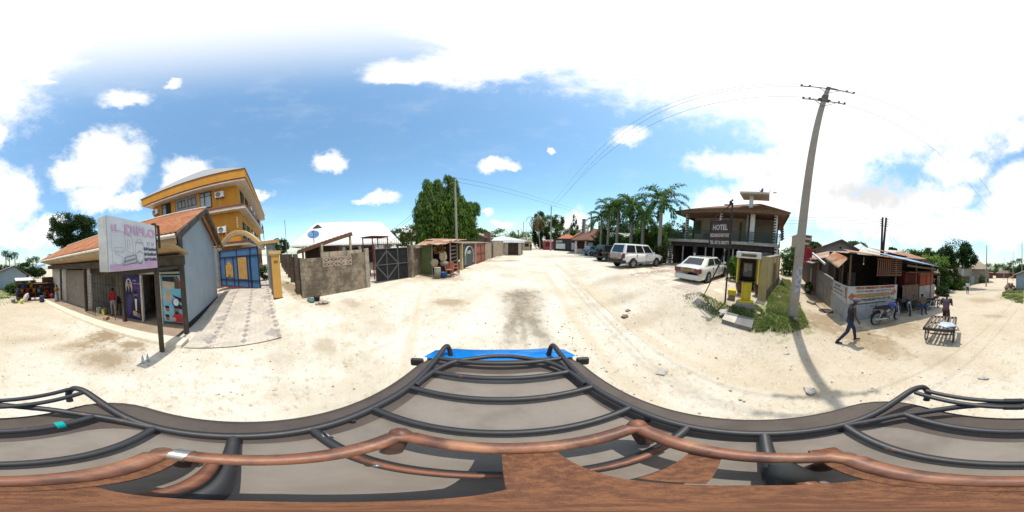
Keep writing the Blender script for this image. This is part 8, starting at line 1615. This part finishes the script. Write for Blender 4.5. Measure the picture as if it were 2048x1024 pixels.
# ================================================================ the blue auto rickshaw under the camera, with its roof rack
HD=math.radians(4.5)
rk=thing('auto_rickshaw','blue three-wheeled auto rickshaw with grey canvas roof and black roof rack','auto rickshaw',(0,0,gz(0,0)),HD,local=True)
g0=gz(0,0); Z=lambda h: CZ-h-g0      # h metres below the camera
CANV=mat('grey_canvas',(.235,.205,.175),.85,(.165,.14,.118),sc=3.2,lo=.42,hi=.72,bump=.1,bsc=60); BLK_=mat('rack_black_paint',(.028,.028,.031),.5,(.12,.06,.04),sc=16,lo=.62,hi=.70,spec=.5); 
def rrect(hw0,hw1,y0,y1,r,n=6):
    pts=[]
    for cx,cy,a0,w in ((1,1,0,hw1),(-1,1,PI/2,hw1),(-1,-1,PI,hw0),(1,-1,1.5*PI,hw0)):
        for i in range(n+1):
            a=a0+PI/2*i/n; pts.append(((w-r)*cx+r*math.cos(a),(y1-r if cy>0 else y0+r)+r*math.sin(a)))
    return pts
rm=MB(); rings=[]
for k,(ins,h) in enumerate(((.55,1.0),(.40,1.0),(.235,1.003),(.215,1.004),(.12,1.012),(.045,1.026),(.012,1.046),(0,1.08),(.0,1.2))):
    P=rrect(.685-ins,.60-ins*.9,-.80+ins*1.15,1.22-ins*1.15,max(.02,.26-ins*.35)); rings.append([(x,y,Z(h)-.012*math.sin(y*7)*(k<3)) for x,y in P])
n=len(rings[0]); vs=[p for r_ in rings for p in r_]; rm.add(vs,[(i*n+k,(i+1)*n+k,(i+1)*n+(k+1)%n,i*n+(k+1)%n) for i in range(3) for k in range(n)],0,True); rm.add(vs,[(i*n+k,(i+1)*n+k,(i+1)*n+(k+1)%n,i*n+(k+1)%n) for i in range(3,len(rings)-1) for k in range(n)],1,True); rm.add(rings[0],[list(range(n))],0,True)
part(rk,'canvas_roof',rm,[CANV,mat('dark_canvas_border',(.105,.085,.073),.85,(.075,.06,.053),sc=4,lo=.4,hi=.7,bump=.1,bsc=60)])
part(rk,'roof_seam',MB().tube([(x,y,Z(1.055)) for x,y in rrect(.682,.597,-.797,1.217,.26)],.007,5,closed=True),mat('seam_dark',(.07,.06,.05),.8))
BL=mat('rickshaw_blue',(.0,.20,.62),.25,(.0,.18,.56),sc=1,coat=.6)
vz=MB(); 
for i in range(17):
    pass
vp=[(-.60,1.16),(-.56,1.27),(-.4,1.345),(0,1.375),(.4,1.345),(.56,1.27),(.60,1.16)]
vs=[(x,y,Z(1.045)+0) for x,y in vp]+[(x*1.04,y+.06,Z(1.10)) for x,y in vp]+[(x*1.05,y+.07,Z(1.18)) for x,y in vp]+[(x,1.12,Z(1.035)) for x,y in vp]
m_=len(vp); vz.add(vs,[(k,k+m_,k+1+m_,k+1) for k in range(m_-1)]+[(k+m_,k+2*m_,k+1+2*m_,k+1+m_) for k in range(m_-1)]+[(k+3*m_,k,k+1,k+1+3*m_) for k in range(m_-1)],0,True)
part(rk,'front_visor',vz,BL); part(rk,'visor_edge',MB().tube([(x*1.05,y+.07,Z(1.19)) for x,y in vp],.012,6),BLACKM)
for sx in (-1,1): q_=part(rk,'wing_mirror',MB().box((sx*.74,1.24,Z(1.25)),(.125,.05,.10),sx*-.35),BLACKM,bevel=.02); part(q_,'mirror_arm',MB().cyl((sx*.62,1.2,Z(1.3)),(sx*.74,1.24,Z(1.27)),.012,n=6),BLACKM)
# body below the roof: canopy sides, frame posts, lower body, three wheels
cs=MB(); cs.bx(-.66,-.63,-.75,-.1,Z(1.95),Z(1.15)); cs.bx(.63,.66,-.75,-.1,Z(1.95),Z(1.15)); cs.bx(-.6,.6,-.79,-.76,Z(1.95),Z(1.15)); part(rk,'canopy_side',cs,CANV)
po=MB()
for sx in (-1,1): po.cyl((sx*.6,1.15,Z(1.15)),(sx*.5,1.3,Z(1.95)),.025,n=7); po.cyl((sx*.64,.15,Z(1.1)),(sx*.64,.15,Z(1.95)),.025,n=7)
part(rk,'door_post',po,BLACKM)
lb=MB(); sec=[(-.95,.5,.55),(-.85,.3,.62),(-.1,.28,.64),(.2,.3,.62),(.9,.3,.52),(1.3,.35,.34),(1.5,.5,.16)]; vs=[]
for y,zb,w in sec: vs+=[(-w*.9,y,zb),(-w,y,zb+.2),(-w,y,.82),(w,y,.82),(w,y,zb+.2),(w*.9,y,zb)]
lb.add(vs,[(i*6+k,i*6+(k+1)%6,(i+1)*6+(k+1)%6,(i+1)*6+k) for i in range(6) for k in range(6)]+[(0,1,2,3,4,5),tuple(36+k for k in (5,4,3,2,1,0))]); part(rk,'lower_body',lb,BL); part(rk,'windscreen',MB().slab([(-.5,1.3,.84),(.5,1.3,.84),(.54,1.18,Z(1.16)),(-.54,1.18,Z(1.16))],(0,.012,0)),CGLASS); part(rk,'bench_seat',MB().bx(-.55,.55,-.6,-.1,.55,.75),TRIM,bevel=.03)
for x,y in ((-.55,-.55),(.55,-.55),(0,1.25)):
    wv_=Vector((x,y,0)); wx=math.cos(HD)*x-math.sin(HD)*y; wy=math.sin(HD)*x+math.cos(HD)*y; zz=gz(wx,wy)-g0; part(rk,'wheel',MB().lathe([(.1,-.05),(.19,-.06),(.21,0),(.19,.06),(.1,.05)],(x,y,zz+.21),20,axis=(1,0,0)),TYRE)
# roof rack: every tube where it runs over the canvas
h=.95; zr=Z(h); rk2=thing('roof_rack','black welded tube rack on the rickshaw roof','roof rack',(0,0,g0),HD,local=True); R_=.0192
def tb(name,pts,r=R_,lab=None): return part(rk2,name,MB().tube([(p[0],p[1],zr+(p[2] if len(p)>2 else 0)) for p in pts],r,10),BLK_,lab)
def smooth(pts,k=5):
    P=[Vector(p if len(p)>2 else (p[0],p[1],0)) for p in pts]; o=[]
    for i in range(len(P)-1):
        a,b,c_,d=P[max(0,i-1)],P[i],P[i+1],P[min(len(P)-1,i+2)]
        for j in range(k):
            t_=j/k; o.append(.5*((2*b)+(c_-a)*t_+(2*a-5*b+4*c_-d)*t_*t_+(3*b-a-3*c_+d)*t_**3))
    return o+[P[-1]]
for sx in (-1,1):
    tb('side_rail',smooth([(sx*.40,1.22,-.10),(sx*.42,1.235,-.02),(sx*.435,1.2,.03),(sx*.45,1.05,.01),(sx*.462,.7,0),(sx*.485,.42,0),(sx*.487,.15,0),(sx*.487,-.1,0),(sx*.487,-.36,0),(sx*.49,-.50,.01),(sx*.505,-.68,.03),(sx*.50,-.80,.05),(sx*.475,-.87,.04),(sx*.45,-.89,-.02),(sx*.44,-.86,-.09)]),R_*1.1)
tb('front_bow',smooth([(-.44,.70),(-.43,.80),(-.39,.93),(-.30,1.05),(-.12,1.13),(0,1.145),(.12,1.13),(.30,1.04),(.39,.93),(.43,.82),(.445,.70)]))
tb('rear_bow',smooth([(-.485,-.36),(-.46,-.5),(-.40,-.62),(-.27,-.76),(-.1,-.845),(0,-.86),(.1,-.85),(.25,-.78),(.40,-.62),(.45,-.5),(.485,-.36)]))
for y,w_ in ((1.045,.45),(.87,.415),(.665,.465),(.41,.487),(-.365,.485),(-.605,.41)): tb('cross_bar',[(-w_,y+.004),(0,y,.004),(w_,y-.008)])
tb('cross_bar',[(-.45,-.885,.03),(.44,-.85,.035)],R_*.8); tb('cross_bar',[(-.49,-.80,.04),(.48,-.80,.035)],R_*.8)
for y,x1 in ((.145,.1),(-.1,.1)):
    tb('cross_bar',[(-.487,y),(.487,y)])
st_=MB()
for sx in (-1,1):
    for y in (.95,.3,-.36): st_.cyl((sx*.475,y,zr-.01),(sx*.48,y,zr-.06),.014,n=7)
part(rk2,'foot',st_,BLK_)
part(rk2,'teal_tape',MB().cyl((-.24,-.605,zr),(-.275,-.605,zr),.024,n=10),mat('teal_tape',(.0,.35,.33),.4)); part(rk2,'tape_end',MB().cyl((-.06,-.80,zr+.037),(.03,-.80,zr+.037),.021,n=8).cyl((-.06,-.87,zr+.03),(.03,-.868,zr+.03),.02,n=8),BLACKM)
cd=part(rk2,'loose_cord',MB().tube(smooth([(.655,.3,-.10),(.57,.28,-.02),(.49,.22,.02),(.46,.1,.025),(.36,.02,.02),(.27,-.09,.05)]),.005,6),mat('dark_cord',(.03,.026,.024),.8))
part(rk2,'wire_tie',MB().tube([(-.42+.02*math.cos(a),.145+.008*a*.3,zr+.02*math.sin(a)) for a in [i*.5 for i in range(26)]],.0025,4),mat('tie_steel',(.4,.38,.36),.4,metal=.7))
# rusty camera frame standing on the rack
RT=mat('rusty_tube',(.22,.085,.045),.5,(.10,.045,.03),sc=14,lo=.4,hi=.62,streak=(.36,.17,.09),spec=.5); RTP=mat('rusty_plate',(.215,.095,.046),.9,(.125,.055,.031),sc=60,lo=.38,hi=.6,bump=.6,bsc=90)
mf=thing('camera_frame','rusty brown tube frame with welded plate standing on the rack','frame',(0,0,g0),HD,local=True); hm=.80; zm=Z(hm)
def rot45(pts): return pts
cor=[(-.285,-.215),(-.235,.272),(.335,.242),(.245,-.215)]
ft=MB(); loop=[]
for i in range(4):
    a=Vector((*cor[i],0)); b=Vector((*cor[(i+1)%4],0)); c_=(a+b)/2
    mid=c_+(c_.normalized()*-.0); loop+=[a+(b-a)*.06,a+(b-a)*.35,a+(b-a)*.65,a+(b-a)*.94]
ft.tube([(p.x,p.y,zm) for p in loop],.028,14,closed=True); part(mf,'top_tube',ft,RT)
for i,(x,y) in enumerate(cor): part(mf,'leg',MB().tube([(x,y,zm),(x*1.0+(.0),y*.93,zm-.08),(x*.98,y*.8,Z(.955))],.025,10),mat('dark_rusty_leg',(.075,.05,.04),.6,(.14,.075,.05),sc=6))
pt=MB(); pt.slab([(.0,.27,zm-.012),(.10,.262,zm-.012),(.11,.06,zm-.012),(.13,-.06,zm-.012),(.12,-.24,zm-.012),(-.10,-.23,zm-.012),(-.06,-.06,zm-.012),(.0,.05,zm-.012)],(0,0,-.012)); part(mf,'plate',pt,RTP)
fl=MB().bx(-.27,.30,-.225,-.165,zm-.02,zm-.004); part(mf,'rear_flat_bar',fl,RTP); part(mf,'side_flat_bar',MB().slab([(.13,-.02,zm-.006),(.31,.0,zm-.006),(.30,.06,zm-.006),(.12,.05,zm-.006)],(0,0,-.01)),RTP)
part(mf,'low_tube',MB().tube([(-.3,.13,Z(.90)),(.34,.13,Z(.90))],.013,8).tube([(-.29,-.12,Z(.90)),(.3,-.12,Z(.90))],.013,8),RT)
part(mf,'hose_clamp',MB().tube([(-.282+.004*i,-.17+.0*i,zm) for i in (-1,1)],.031,14).cyl((-.281,-.19,zm),(-.278,-.155,zm),.0315,n=14),mat('clamp_steel',(.6,.58,.54),.3,metal=.8)); part(mf,'weld_bead',MB().sph((.335,.242,zm+.008),(.033,.031,.027),8,6).sph((-.235,.272,zm+.008),(.033,.031,.027),8,6).sph((.03,.265,zm+.006),(.012,.006,.015),6,4),RT)
part(mf,'bolt',MB().lathe([(.001,.01),(.007,.008),(.009,0)],(-.18,.12,Z(.885)),8),mat('bolt_steel',(.5,.5,.5),.3,metal=.8)); part(mf,'grey_clamp_pad',MB().tube([(.245,-.10,zm+.0),(.2,-.11,zm-.05),(.16,-.12,zm-.12)],[.02,.032,.02],9),mat('rubber_grey',(.07,.07,.065),.7))
